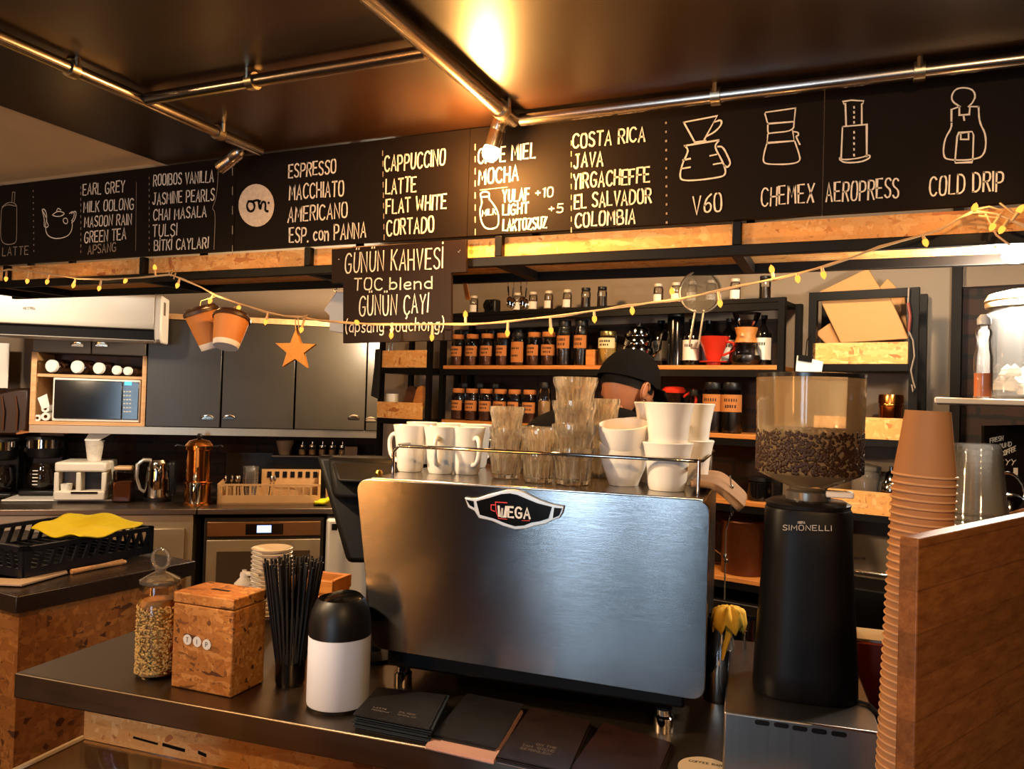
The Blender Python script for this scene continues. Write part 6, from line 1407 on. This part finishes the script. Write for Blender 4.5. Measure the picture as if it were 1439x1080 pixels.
# cup rail
zr = TZ + .068; rA, rB = a0 + .045, a1 - .005
p0, p1, p2, p3 = hB.pt(rA, zr, -.03), hB.pt(rB, zr, -.03), hB.pt(rB, zr, -.42), hB.pt(rA, zr, -.42)
def arc(c, a, b, n=5):
    return [c + (a - c) * 0 + (a.lerp(c, 0) - c) * math.cos(PI / 2 * k / n) + (b - c) * math.sin(PI / 2 * k / n) for k in range(n + 1)]
rr = .014
path = [p0 - Zv * .067, p0 - Zv * rr, p0 + CU * rr, p1 - CU * rr, p1 - Zv * 0 + CV * rr, p2 - CV * rr, p2 - CU * rr, p3 + CU * rr, p3 - CV * rr, p0 + CV * .03]
MB().tube(path, .0042, 10).build('cup_rail', CHROME, em, world=True)
for q in (p1 + CV * .006 - CU * .006, p2 - CV * .006 - CU * .006, p3 + CU * .006 - CV * .006): MB().tube([q, q - Zv * .067], .0042, 10).build('rail_post', CHROME, em, world=True)
MB().lathe([(0, 0), (.007, 0), (.009, .006), (.006, .012), (0, .013)], hB.pt(a0 + .02, TZ, -.01), 14).build('brass_knob', P('brass', '#c9a040', .25, 1), em, world=True)
# tan cloth and cord on the right flank
t = thing('tan_cloth', 'folded tan cloth hanging over the end of the espresso machine', 'cloth', hB.pt(a1 + .02, TZ, -.25), RC)
m = MB(); NX, NY = 10, 8
for i in range(NX):
    for j in range(NY):
        u_, v_ = i / (NX - 1), j / (NY - 1); a = a1 - .03 + .1 * u_; dz = .012 - .09 * max(0, u_ - .42) ** 1.2 + .004 * math.sin(v_ * 14)
        m.v.append(hB.pt(a, TZ + dz, -.06 - .26 * v_))
m.f = [(i * NY + j, (i + 1) * NY + j, (i + 1) * NY + j + 1, i * NY + j + 1) for i in range(NX - 1) for j in range(NY - 1)]
o = m.build('cloth', P('tan_fabric', '#8a6644', .9, 0, .3, 40), t, world=True, sub=1, smooth=180); so = o.modifiers.new('thick', 'SOLIDIFY'); so.thickness = .012; so.offset = 1
q = at(1024, 685, 1.72); t = thing('beaded_cord', 'thin beaded cord hanging between the espresso machine and the grinder', 'cord', q)
cp_ = [at(1026, 668, 1.72), at(1028, 690, 1.72), at(1027, 720, 1.72), at(1020, 745, 1.72), at(1019, 790, 1.72), at(1018, 842, 1.72)]
MB().tube(cp_, .0018, 6).build('cord', P('cord_silver', '#a59a90', .3, .6), t, world=True)
for x, y in ((1028, 684), (1028, 721), (1019, 781), (1021, 788)): MB().ball(at(x, y, 1.718), .0045, (1, 1, 1.2), 10, 8).build('bead', CHROME, t, world=True)
p = at(1024, 862, 1.72); t = thing('yellow_paper_flower', 'crinkled yellow paper flower hanging beside the machine', 'flower', p)
m = MB(); SGn, RN = 40, 9; vs = []
for i in range(SGn):
    a = 2 * PI * i / SGn
    for k in range(RN):
        f_ = k / (RN - 1); rad = .004 + .034 * f_ * (1 + .1 * math.cos(7 * a)); zz_ = .03 - .03 * f_ ** 2 + .01 * f_ * math.cos(7 * a) + (.004 * math.cos(14 * a + k) if k > 2 else 0)
        vs.append(p + hx * rad * math.cos(a) + hy * rad * .6 * math.sin(a) + Zv * (zz_ - .012 - .018 * (f_ > .9)))
m.add(vs, [(i * RN + k, ((i + 1) % SGn) * RN + k, ((i + 1) % SGn) * RN + k + 1, i * RN + k + 1) for i in range(SGn) for k in range(RN - 1)])
o = m.build('petals', P('yellow_crepe', '#f2b234', .8, 0, .25, 60), t, world=True, smooth=180); so = o.modifiers.new('thick', 'SOLIDIFY'); so.thickness = .003
MB().tube([p - Zv * .015, p - Zv * .04 + hx * .002, p - Zv * .075 - hx * .008, p - Zv * .1 - hx * .012], [.012, .008, .006, .003], 8).build('tail', MATS['yellow_crepe'], t, world=True)
for i, (x, y) in enumerate(((1012, 884), (1046, 884))):
    q = at(x, y, 1.8 + .17 * i); t = thing('milk_jug', ('small steel milk jug behind the yellow flower, nearer the machine', 'small steel milk jug behind the yellow flower, nearer the grinder')[i], 'jug', (q.x, q.y, ZC), RC)
    hz = q.z - ZC + .03
    MB().lathe([(0, 0), (.033, 0), (.036, .01), (.034, hz * .6), (.03, hz * .8), (.033, hz), (.03, hz), (.028, hz * .8), (.03, .02), (0, .015)], (0, 0, 0), 24).build('body', CHROME, t)
    MB().tube([(.03, 0, hz * .9), (.055, 0, hz * .85), (.055, 0, hz * .5), (.033, 0, hz * .4)], .004, 8).build('handle', CHROME, t)

# ================================================================== CUPS AND GLASSES ON THE MACHINE
TT = TZ + .0006
def on_tray(px, py, r=.03): return back(onz(px, py, TT), r)
def mug():
    t = thing('mug', '', 'mug')
    MB().lathe([(0, .004), (.022, .004), (.024, 0), (.028, 0), (.0315, .01), (.0345, .05), (.0385, .085), (.0435, .111), (.0415, .112), (.036, .085), (.032, .04), (.028, .012), (0, .009)], (0, 0, 0), 36).build('cup', WHITE, t)
    MB().tube(soft([(.034, 0, .082), (.05, 0, .09), (.063, 0, .076), (.061, 0, .045), (.049, 0, .026), (.031, 0, .022)]), .0055, 10).build('handle', WHITE, t)
    return t
m0 = mug()
for i, (x, y, rz, lab) in enumerate(((576, 663, PI * .98, 'white mug with its handle toward the rail post, first in the front row'), (619, 666, -PI * .42, 'white mug with handle facing the customer, middle of the front row'), (655, 667, -PI * .2, 'white mug nearest the glasses in the front row'), (592, 652, 2.2, 'white mug standing behind the first front mug'), (634, 654, 1.6, 'white mug standing behind the middle front mug'), (667, 657, 1.2, 'white mug standing behind, nearest the stacked glasses'))):
    q = on_tray(x, y); o = m0 if i == 0 else dup(m0)
    o.location = q; o.rotation_euler = (0, 0, rz); o['label'] = lab; o['group'] = 'white mugs on the espresso machine'
# faceted tumblers
def flute(a, z):
    return 1 - .08 * (0.5 + .5 * math.cos(9 * a)) ** .5 if z < .046 else 1 - .012 * math.cos(18 * a)
def tumbler():
    m = MB(); prof = [(r_, z_ * .73) for r_, z_ in [(0, .012), (.026, .012), (.029, .016), (.033, .05), (.0372, .078), (.039, .0905), (.0408, .0905), (.0408, .082), (.0395, .07), (.0368, .058), (.035, .035), (.0325, .012), (.031, .002), (.028, 0), (0, 0)]]
    m.lathe(prof, (0, 0, 0), 54, None, lambda a, z: flute(a, z)); t = thing('glass_tumbler', '', 'glass')
    m.build('glass', TUMB, t, smooth=25); return t
g0 = tumbler(); first = True; gl = []
NEST = .049
cols = [((710, 673), 3, 1.0, 'first column from the mugs'), ((756, 679), 2, 1.0, 'second column from the mugs'), ((804, 682), 4, 1.2, 'tallest column, beside the white cups'), ((734, 664), 2, 1.0, 'back column behind the first two'), ((777, 667), 2, 1.0, 'back column behind the tallest'), ((842, 672), 3, 1.15, 'back column behind the rounded white cups')]
for (xy, n, sc_g, nm) in cols:
    q = on_tray(*xy)
    for i in range(n):
        o = g0 if first else dup(g0); first = False
        o.location = q + Zv * (NEST * sc_g * (.87 if n > 3 else 1) * i) + Vector((.0015 * (i % 2), 0, 0)); o.rotation_euler = (0, 0, i * .3); o.scale = (sc_g,) * 3
        o['label'] = 'faceted glass tumbler, %s from the bottom of the %s' % (ORD[i], nm); o['group'] = 'stacked glass tumblers'
# rounded white bowls / cups
def bowlcup():
    t = thing('rounded_cup', '', 'cup')
    MB().lathe([(0, .004), (.022, .004), (.024, 0), (.028, 0), (.032, .012), (.043, .04), (.0485, .062), (.0495, .08), (.047, .081), (.045, .062), (.04, .04), (.028, .012), (0, .01)], (0, 0, 0), 40).build('cup', WHITE, t)
    MB().tube(soft([(.047, 0, .066), (.064, 0, .072), (.073, 0, .055), (.063, 0, .036), (.042, 0, .034)]), .005, 10).build('handle', WHITE, t); return t
b0 = bowlcup()
for i, (x, y, k, rz, lab) in enumerate(((876, 683, 0, 1.6, 'lower rounded white cup of the front nested pair'), (876, 683, 1, 1.2, 'upper rounded white cup of the front nested pair, rim showing'), (893, 673, 0, 1.0, 'lower rounded white cup of the pair behind'), (893, 673, 1, .8, 'upper rounded white cup of the pair behind'))):
    o = b0 if i == 0 else dup(b0); q = on_tray(x, y); o.location = q + Zv * (.046 * k) + (CU * .002 * k); o.rotation_euler = (Matrix.Rotation(-.02 + .24 * k, 3, 'X') @ Matrix.Rotation(rz, 3, 'Z')).to_euler() if k else (0, 0, rz); o.scale = (1.13,) * 3; o['label'] = lab; o['group'] = 'rounded white cups on the machine'
def tallcup():
    t = thing('latte_cup', '', 'cup')
    MB().lathe([(0, .004), (.028, .004), (.03, 0), (.034, 0), (.037, .008), (.041, .05), (.0475, .085), (.05, .092), (.0485, .094), (.045, .085), (.0385, .05), (.034, .01), (0, .009)], (0, 0, 0), 44).build('cup', WHITE, t)
    MB().tube(soft([(.045, 0, .076), (.065, 0, .083), (.075, 0, .062), (.067, 0, .036), (.04, 0, .024)]), .0052, 10).build('handle', WHITE, t); return t
c0_ = tallcup()
for i, (x, y, k, rz, lab) in enumerate(((937, 690, 0, 1.3, 'lower latte cup of the front stack by the rail corner'), (937, 690, 1, 1.25, 'upper latte cup of the front stack by the rail corner'), (969, 681, 0, 2.4, 'lower latte cup of the stack behind the rail corner'), (969, 681, 1, 2.3, 'upper latte cup of the stack behind the rail corner'), (921, 679, 0, 2.2, 'lower latte cup hidden behind the front stack'), (921, 679, 1, 2.3, 'upper latte cup half hidden behind the front stack'))):
    o = c0_ if i == 0 else dup(c0_); q = on_tray(x, y); o.location = q + Zv * (.083 * k); o.rotation_euler = (0, 0, rz); o.scale = (1.07,) * 3; o['label'] = lab; o['group'] = 'latte cups on the machine'

# ================================================================== TILL SCREEN AND SLATTED CRATE BESIDE THE MACHINE
DS = 2.0
pc = at(480, 700, DS); t = thing('till_screen', 'black till screen seen from behind beside the espresso machine', 'monitor', (pc.x, pc.y, ZC))
def dp(px, py, d): return at(px, py, d)
MB().hexa([dp(488, 790, 1.96), dp(560, 790, 1.96), dp(560, 790, 2.0), dp(488, 790, 2.0), dp(445, 640, 2.06), dp(560, 642, 2.06), dp(560, 640, 2.1), dp(445, 638, 2.1)]).build('screen', BLK, t, world=True, bevel=.012)
MB().hexa([dp(468, 700, 1.95), dp(560, 704, 1.95), dp(560, 704, 2.03), dp(468, 700, 2.03), dp(461, 642, 2.0), dp(560, 646, 2.0), dp(560, 640, 2.07), dp(461, 640, 2.07)]).build('housing', BLK, t, world=True, bevel=.014)
MB().hexa([dp(474, 676, 1.92), dp(560, 680, 1.92), dp(560, 680, 2.0), dp(474, 676, 2.0), dp(466, 650, 1.97), dp(560, 654, 1.97), dp(560, 650, 2.03), dp(466, 648, 2.03)]).build('rear_cover', P('screen_grey', '#161311', .5, 0, .1, 8, .2), t, world=True, bevel=.008)
nb = dp(530, 720, 2.04); ng_ = Vector((nb.x, nb.y, ZC + .012)); MB().tube([nb, ng_], .022, 14).build('stand', BLKP, t, world=True); MB().lathe([(0, 0), (.075, 0), (.075, .008), (.03, .014), (0, .014)], (nb.x, nb.y, ZC + .0005), 28).build('base', BLKP, t, world=True)
q0 = onz(448, 880, ZC); q0 = cc((q0 - K).dot(CU), .46); 
t = thing('slatted_box', 'small slatted wooden box between the straws and the espresso machine', 'box', q0, RC)
zt3 = zpx(470, 812, q0) - ZC
for i in range(4):
    z0 = .004 + i * zt3 / 4; MB().box((.06, 0, z0 + zt3 / 8), (.13, .012, zt3 / 4 - .008)).build('slat', ORANGEWOOD, t, bevel=.002); MB().box((.06, .09, z0 + zt3 / 8), (.13, .012, zt3 / 4 - .008)).build('slat', ORANGEWOOD, t, bevel=.002)
for x in (0, .12):
    MB().box((x, .045, zt3 / 2 + .001), (.012, .078, zt3)).build('end_panel', ORANGEWOOD, t)
MB().box((.06, .045, .006), (.108, .078, .008)).build('floor_panel', ORANGEWOOD, t)

# ================================================================== GRINDER ON ITS STEEL DRAWER
ZD = ZC + .12
d0, d1 = onz(1017, 999, ZD), onz(1241, 1030, ZD); u = (d1 - d0); u.z = 0; W = u.length; u.normalize(); v = Vector((-u.y, u.x, 0)); KB = Plane(Vector((d0.x, d0.y, 0)), u, Zv)
t = thing('knock_drawer', 'brushed steel drawer box with five slots under the grinder', 'drawer box', KB.pt(W / 2, ZC, -.22), KB.yaw())
KDM = brushed('drawer_steel', '#8f8a86', .32, (200, 8, 8), .05)
MB().hexa([KB.pt(a, z, -b) for a, b, z in ((0, 0, ZC + .0006), (W, 0, ZC + .0006), (W, .46, ZC + .0006), (0, .46, ZC + .0006), (0, 0, ZD), (W, 0, ZD), (W, .46, ZD), (0, .46, ZD))]).build('body', KDM, t, world=True, bevel=.004)
for x, y in ((1071, 1015), (1098, 1018.5), (1124, 1023), (1151, 1027), (1179, 1031)):
    c = KB.ab(x, y); l, hh = .0085, .0042; pgx = [(c[0] + sx * l + hh * math.cos(a), c[1] + hh * math.sin(a)) for sx, rng in ((1, range(-3, 4)), (-1, range(3, 10))) for a in [PI / 6 * k for k in rng]]
    MB().prism(pgx, KB, -.002, .0012).build('slot', BLK, t, world=True)
gp = onz(1133, 985, ZD); gp = gp + v * .075; gp.z = ZD + .0006; s = mpx(gp)
t = thing('coffee_grinder', 'tall black coffee grinder with a clear hopper of beans', 'grinder', gp, KB.yaw())
zB = zpx(1133, 712, gp) - gp.z; rb, rt_ = 74 * s, 62 * s
def sup(a, e=3.2): return 1 / ((abs(math.cos(a)) ** e + abs(math.sin(a)) ** e) ** (1 / e))
MB().lathe([(0, 0), (rb * .97, 0), (rb, .006), (rb * .99, .05), (rt_ * 1.02, zB * .75), (rt_, zB - .006), (rt_ * .97, zB), (0, zB)], (0, 0, 0), 56, None, lambda a, z: sup(a) * .93).build('body', P('grinder_black', '#0a0808', .42, 0, .1, 8, .14), t)
MB().lathe([(0, zB + .0005), (rt_ * .9, zB + .0005), (rt_ * .92, zB + .008), (rt_ * .8, zB + .014), (0, zB + .014)], (0, 0, 0), 40).build('top_plate', BLKP, t)
MB().lathe([(0, zB + .0145), (.042, zB + .0145), (.042, zB + .03), (.036, zB + .034), (0, zB + .034)], (0, 0, 0), 36).build('collar', P('grey_collar', '#6a645c', .3, .7), t)
MB().box((.055, -.02, zB + .03), (.05, .035, .012)).build('shutter_tab', WPLAS, t, bevel=.003)
MB().box((.045, .01, zB + .006), (.05, .08, .012)).build('portion_lever', CHROME, t, bevel=.003)
zc1, zc2, zh = zpx(1133, 692, gp) - gp.z, zpx(1133, 664, gp) - gp.z, zpx(1133, 531, gp) - gp.z; rh = 73.5 * s; rh2 = rh * .96
zc1 = max(zc1, zB + .0345)
hp = MB(); hp.open = True
hp.lathe([(.034, zc1), (.036, zc1 + .004), (rh2 * .97, zc2 - .002), (rh2, zc2 + .004), (rh, zh)], (0, 0, 0), 56).build('hopper', frosted('hopper_plastic', (.97, .94, .88), '#f4cc94', .42, .08), t)
zbn = zpx(1133, 607, gp) - gp.z
MB().lathe([(0, zc1 + .007), (.032, zc1 + .007), (rh2 * .94, zc2 + .002), (rh2 * .965, zc2 + .008), (rh * .965, zbn), (0, zbn + .008)], (0, 0, 0), 48).build('bean_mass', BEAN, t)
m = MB()
for i in range(900):
    a = random.uniform(-PI, 0); z = random.uniform(zc2 + .004, zbn + .002); R0 = rh * .962
    c = Vector((R0 * math.cos(a), R0 * math.sin(a), z)); m.ball(c, .0046, (.75, .55, 1.1), 7, 5, Matrix.Rotation(a + PI / 2, 3, 'Z') @ Matrix.Rotation(random.uniform(0, PI), 3, 'Y'))
for i in range(160):
    a = random.uniform(-PI, PI); r_ = rh * .95 * math.sqrt(random.random()); m.ball((r_ * math.cos(a), r_ * math.sin(a), zbn + .006), .0048, (1.1, .75, .6), 7, 5, Matrix.Rotation(a * 3, 3, 'Z'))
o = m.build('beans', P('bean_gloss', '#2e1a0c', .4, 0, .4, 90, .2), t); o['kind'] = 'stuff'
hl = MB().lathe([(rh * .9, zh + .0005), (rh * 1.005, zh + .0005), (rh * 1.005, zh + .008), (rh * .6, zh + .011), (0, zh + .011), (0, zh + .008), (rh * .9, zh + .007)], (0, 0, 0), 48).build('hopper_lid', P('smoked_lid', '#1e1a18', .2, 0, .1), t)
GP = Plane(gp + v * -(rt_ * .955) , u, Zv); m = MB()
write(m, GP, 'NUOVA', (1121, 735), (1131, 735), 3.2, .0009, .0035, 0); write(m, GP, 'SIMONELLI', (1100, 744), (1168, 745), 7, .0013, .0035, 0)
m.build('lettering', P('logo_silver', '#b5aca2', .35), t, world=True, smooth=0)
t = thing('power_cable', 'black cable lying on the steel drawer beside the grinder', 'cable', onz(1225, 990, ZD))
MB().tube([onz(1205, 985, ZD + .004), onz(1222, 990, ZD + .004), onz(1236, 1004, ZD + .004), onz(1238, 1018, ZD + .004)], .0035, 8).build('cable', BLKP, t, world=True)

# ================================================================== TAKEAWAY CUPS, PARTITION, PRESERVES AT THE RIGHT
DC = 1.26; sC = DC / F
tp0, tp1 = at(1299, 669, DC), at(1281, 1000, DC); ax = (tp0 - tp1).normalized(); zr0 = tp0.z
base_c = tp0 - ax * ((zr0 - ZC) / ax.z)
kc = thing('paper_takeaway_cup', '', 'paper cup')
Rr, Hc, Rb = 41.5 * sC, 92 * sC, 29 * sC
MB().lathe([(0, Hc - .008), (Rb * .93, Hc - .008), (Rb * .97, Hc), (Rb, Hc), (Rr * .97, .004), (Rr * .94, .004), (Rb * .94, Hc - .009)], (0, 0, 0), 40).build('cup', KRAFTD, kc)
MB().tube([(Rr * .985 * math.cos(2 * PI * k / 40), Rr * .985 * math.sin(2 * PI * k / 40), .002) for k in range(40)], .0021, 8, True).build('rim', P('rim_cream', '#c99a70', .6), kc)
NC = 46; stp = (zr0 - ZC - .003) / (NC - 1); rot = Zv.rotation_difference(ax).to_euler()
def ordw(i):
    n = i + 1; sfx = 'th' if 10 < n % 100 < 14 else {1: 'st', 2: 'nd', 3: 'rd'}.get(n % 10, 'th'); return '%d%s' % (n, sfx)
for i in range(NC):
    o = kc if i == 0 else dup(kc); o.location = tp0 - ax * (stp * i / ax.z); o.rotation_euler = rot
    o['label'] = 'topmost upturned kraft cup of the tall stack' if i == 0 else 'kraft cup in the tall upturned stack, %s from the top' % ordw(i); o['group'] = 'stacked kraft cups'
# clear cups on a stand behind the partition
DPc = 1.43; sP = DPc / F; top = at(1374, 623, DPc)
kp = thing('plastic_cup', '', 'plastic cup')
Rr2, Rb2, Hp = 40 * sP, 29 * sP, 96 * sP; mm = MB(); mm.open = True
mm.lathe([(0, Hp), (Rb2 * .95, Hp), (Rb2, Hp - .004), (Rb2 * 1.06, Hp - .02), (Rr2 * .93, .016), (Rr2 * .97, .012), (Rr2 * .97, .002), (Rr2, 0)], (0, 0, 0), 40).build('cup', CLEAR, kp)
MB().tube([(Rr2 * math.cos(2 * PI * k / 40), Rr2 * math.sin(2 * PI * k / 40), 0) for k in range(40)], .0016, 6, True).build('rim', CLEAR, kp)
NP = 9
for i in range(NP):
    o = kp if i == 0 else dup(kp); o.location = Vector((top.x, top.y, top.z - Hp - i * .011)); o['label'] = 'clear plastic cup upturned in the stack behind the partition, %s from the top' % ORD[i]; o['group'] = 'stacked clear cups'
zcs = top.z - Hp - (NP - 1) * .011 - .003
solo('cup_ledge', MB().lathe([(0, ZC + .0006), (.05, ZC + .0006), (.05, ZC + .012), (.03, ZC + .02), (.03, zcs - .012), (.046, zcs - .008), (.046, zcs), (0, zcs)], (top.x, top.y, 0), 28), BLK, 'round black pedestal holding the clear plastic cups', 'pedestal')
# wooden partition
A = at(1291, 757, 1.0); ang = math.atan2(ROT[1][0], ROT[0][0]) + PI / 2 - math.radians(50); pu = yawdir(ang); PP = Plane(Vector((A.x, A.y, 0)), pu, Zv)
pan = MB().prism([(0, ZC + .001), (.75, ZC + .001), (.75, A.z), (0, A.z)], PP, -.024, 0)
pv = Vector((PP.n.x, PP.n.y, 0)); o_ = pan.build('side_board', WOODP, None, bevel=.002)
# give the panel its own axes so that the boards run along it
mw = Matrix(((pu.x, -PP.n.x, 0, A.x), (pu.y, -PP.n.y, 0, A.y), (0, 0, 1, ZC + .001), (0, 0, 0, 1)))
o_.data.transform(mw.inverted()); o_.matrix_world = mw
tag(o_, 'wooden plank partition at the end of the bar in front of the cup stacks', 'partition')
# white shelf with preserves
zw = EYE.z + .012; a_ = at(1313, 566, 1.72); b_ = a_ + hx * .8
t = thing('white_shelf', 'white shelf carrying the big glass jar of meringues', 'shelf', (b_.x, b_.y, zw))
MB().hexa([a_ * 1 + q for q in (hy * 0, hx * .8, hx * .8 + hy * .38, hy * .38 + hx * .21)] + [a_ + q + Zv * .013 for q in (hy * 0, hx * .8, hx * .8 + hy * .38, hy * .38 + hx * .21)]).build('board', WPLAS, t, world=True, bevel=.003)
zw = a_.z + .0136
for q in (hx * .72 + hy * .05, hx * .72 + hy * .34): MB().tube([a_ + q - Zv * .001, Vector((a_.x + q.x, a_.y + q.y, 0))], .012, 10).build('leg', BLK, t, world=True)
jp = at(1443, 560, 1.96); r = 55 * 1.96 / F; h = 146 * 1.96 / F
t = thing('meringue_jar', 'big ribbed glass jar of white meringues on the white shelf', 'jar', (jp.x, jp.y, zw), 0)
prof = [(0, 0), (r * .96, 0), (r, .01)] + [(r * (1 - .012 * (k % 2)), .012 + (h * .8 - .012) * k / 26) for k in range(27)] + [(r * .94, h * .84), (r * .88, h * .86), (r * .88, h * .9)]
MB().lathe(prof, (0, 0, 0), 48).build('glass', FJAR, t)
MB().lathe([(0, h * .9), (r * .95, h * .9), (r * .97, h * .92), (r * .97, h * .945), (r * .9, h * .96), (r * .99, h * .965), (r * .9, h * 1.03), (r * .5, h * 1.07), (0, h * 1.08)], (0, 0, 0), 40).build('lid', P('cream_lid', '#e0c49a', .4), t)
for i in range(34):
    a, rr_, z = random.uniform(0, 2 * PI), r * .68 * math.sqrt(random.random()), .026 + random.random() * h * .22; c = Vector((jp.x + rr_ * math.cos(a), jp.y + rr_ * math.sin(a), zw + z)); sz = random.uniform(.016, .022)
    m = MB().lathe([(0, -sz * .7), (sz * .8, -sz * .7), (sz, -sz * .3), (sz * .7, sz * .2), (sz * .75, sz * .35), (sz * .35, sz * .8), (0, sz * 1.1)], c, 14)
    solo('meringue', m, P('meringue_white', '#e8dcc8', .8, 0, .05), 'white meringue lying in the big ribbed glass jar', 'meringue', 'meringues in the jar')
bp_ = at(1381, 560, 1.76); r = 12 * 1.76 / F; h = 118 * 1.76 / F
t = thing('juice_bottle', 'swing-top glass bottle with orange juice beside the meringue jar', 'bottle', (bp_.x, bp_.y, zw))
MB().lathe([(0, 0), (r * .95, 0), (r, .004), (r, h * .5), (r * .82, h * .58), (r * .72, h * .7), (r * .9, h * .76), (r * .85, h * .82), (r * .6, h * .85), (r * .6, h * .88)], (0, 0, 0), 24).build('glass', BJAR, t)
MB().lathe([(0, .004), (r * .9, .004), (r * .93, h * .3), (0, h * .3)], (0, 0, 0), 20).build('juice', P('orange_juice', '#d9701a', .3), t)
MB().lathe([(0, h * .88), (r * .75, h * .88), (r * .75, h * .95), (r * .4, h), (0, h)], (0, 0, 0), 20).build('stopper', P('blue_stopper', '#b9c6d9', .3), t)
# black coffee sign and kettle at the far right
q = at(1412, 640, 2.05); SP = Plane(q, hx, Zv)
t = thing('coffee_sign', 'black sign with white slanted words about fresh coffee', 'sign', (q.x, q.y, q.z - .1))
MB().prism([SP.ab(*p_) for p_ in ((1383, 702), (1470, 702), (1470, 596), (1383, 598))], SP, -.012, 0).build('board_panel', BLACKB, t, world=True)
m = MB()
for T_, x0, y0, x1, y1, hh in (('FRESH', 1391, 622, 1409, 618, 6), ('GROUND', 1394, 632, 1421, 626, 6), ('COFFEE', 1407, 641, 1427, 633, 6.5)): write(m, SP, T_, (x0, y0), (x1, y1), hh, .0022, .0012)
for x in (1404, 1413, 1421): draw(m, SP, [(x, 645), (x + 3, 649), (x + 6, 646)], .002, .0012); draw(m, SP, [(x + 3, 649), (x + 1, 653)], .002, .0012)
m.prism([SP.ab(*p_) for p_ in ((1424, 667), (1430, 667), (1430, 657), (1424, 657))], SP, .0004, .0012)
m.build('lettering', PAPERW, t, world=True, smooth=0)
MB().tube([SP.hit(1420, 690) - SP.n * .02, Vector((SP.hit(1420, 690).x, SP.hit(1420, 690).y, ZC)) - SP.n * .02], .01, 8).build('stand', BLK, t, world=True)
q = at(1415, 716, 1.5); t = thing('steel_pot', 'small steel pot with arched handle behind the clear cups', 'pot', (q.x, q.y, ZC))
z_ = q.z - ZC
MB().lathe([(0, 0), (.03, 0), (.03, z_ - .03), (.034, z_ - .02), (.03, z_ + .02), (.02, z_ + .03), (0, z_ + .034)], (0, 0, 0), 24).build('body', CHROME, t)
MB().tube([Vector((.03 * math.cos(a), 0, z_ + .02 + .05 * math.sin(a))) for a in [PI * k / 10 for k in range(11)]], .003, 8).build('handle', CHROME, t)
# red carton behind the drawer
q = onz(1232, 945, ZC + .1)
t = thing('red_carton', 'small red and white carton lying behind the drawer beside the kraft cups', 'carton', (q.x, q.y, ZC), RC)
MB().box((0, .06, .08), (.08, .1, .16)).build('carton', P('red_board', '#a8402c', .5), t, bevel=.004)
MB().box((-.01, .06, .1635), (.075, .095, .006)).build('flap', PAPERW, t)
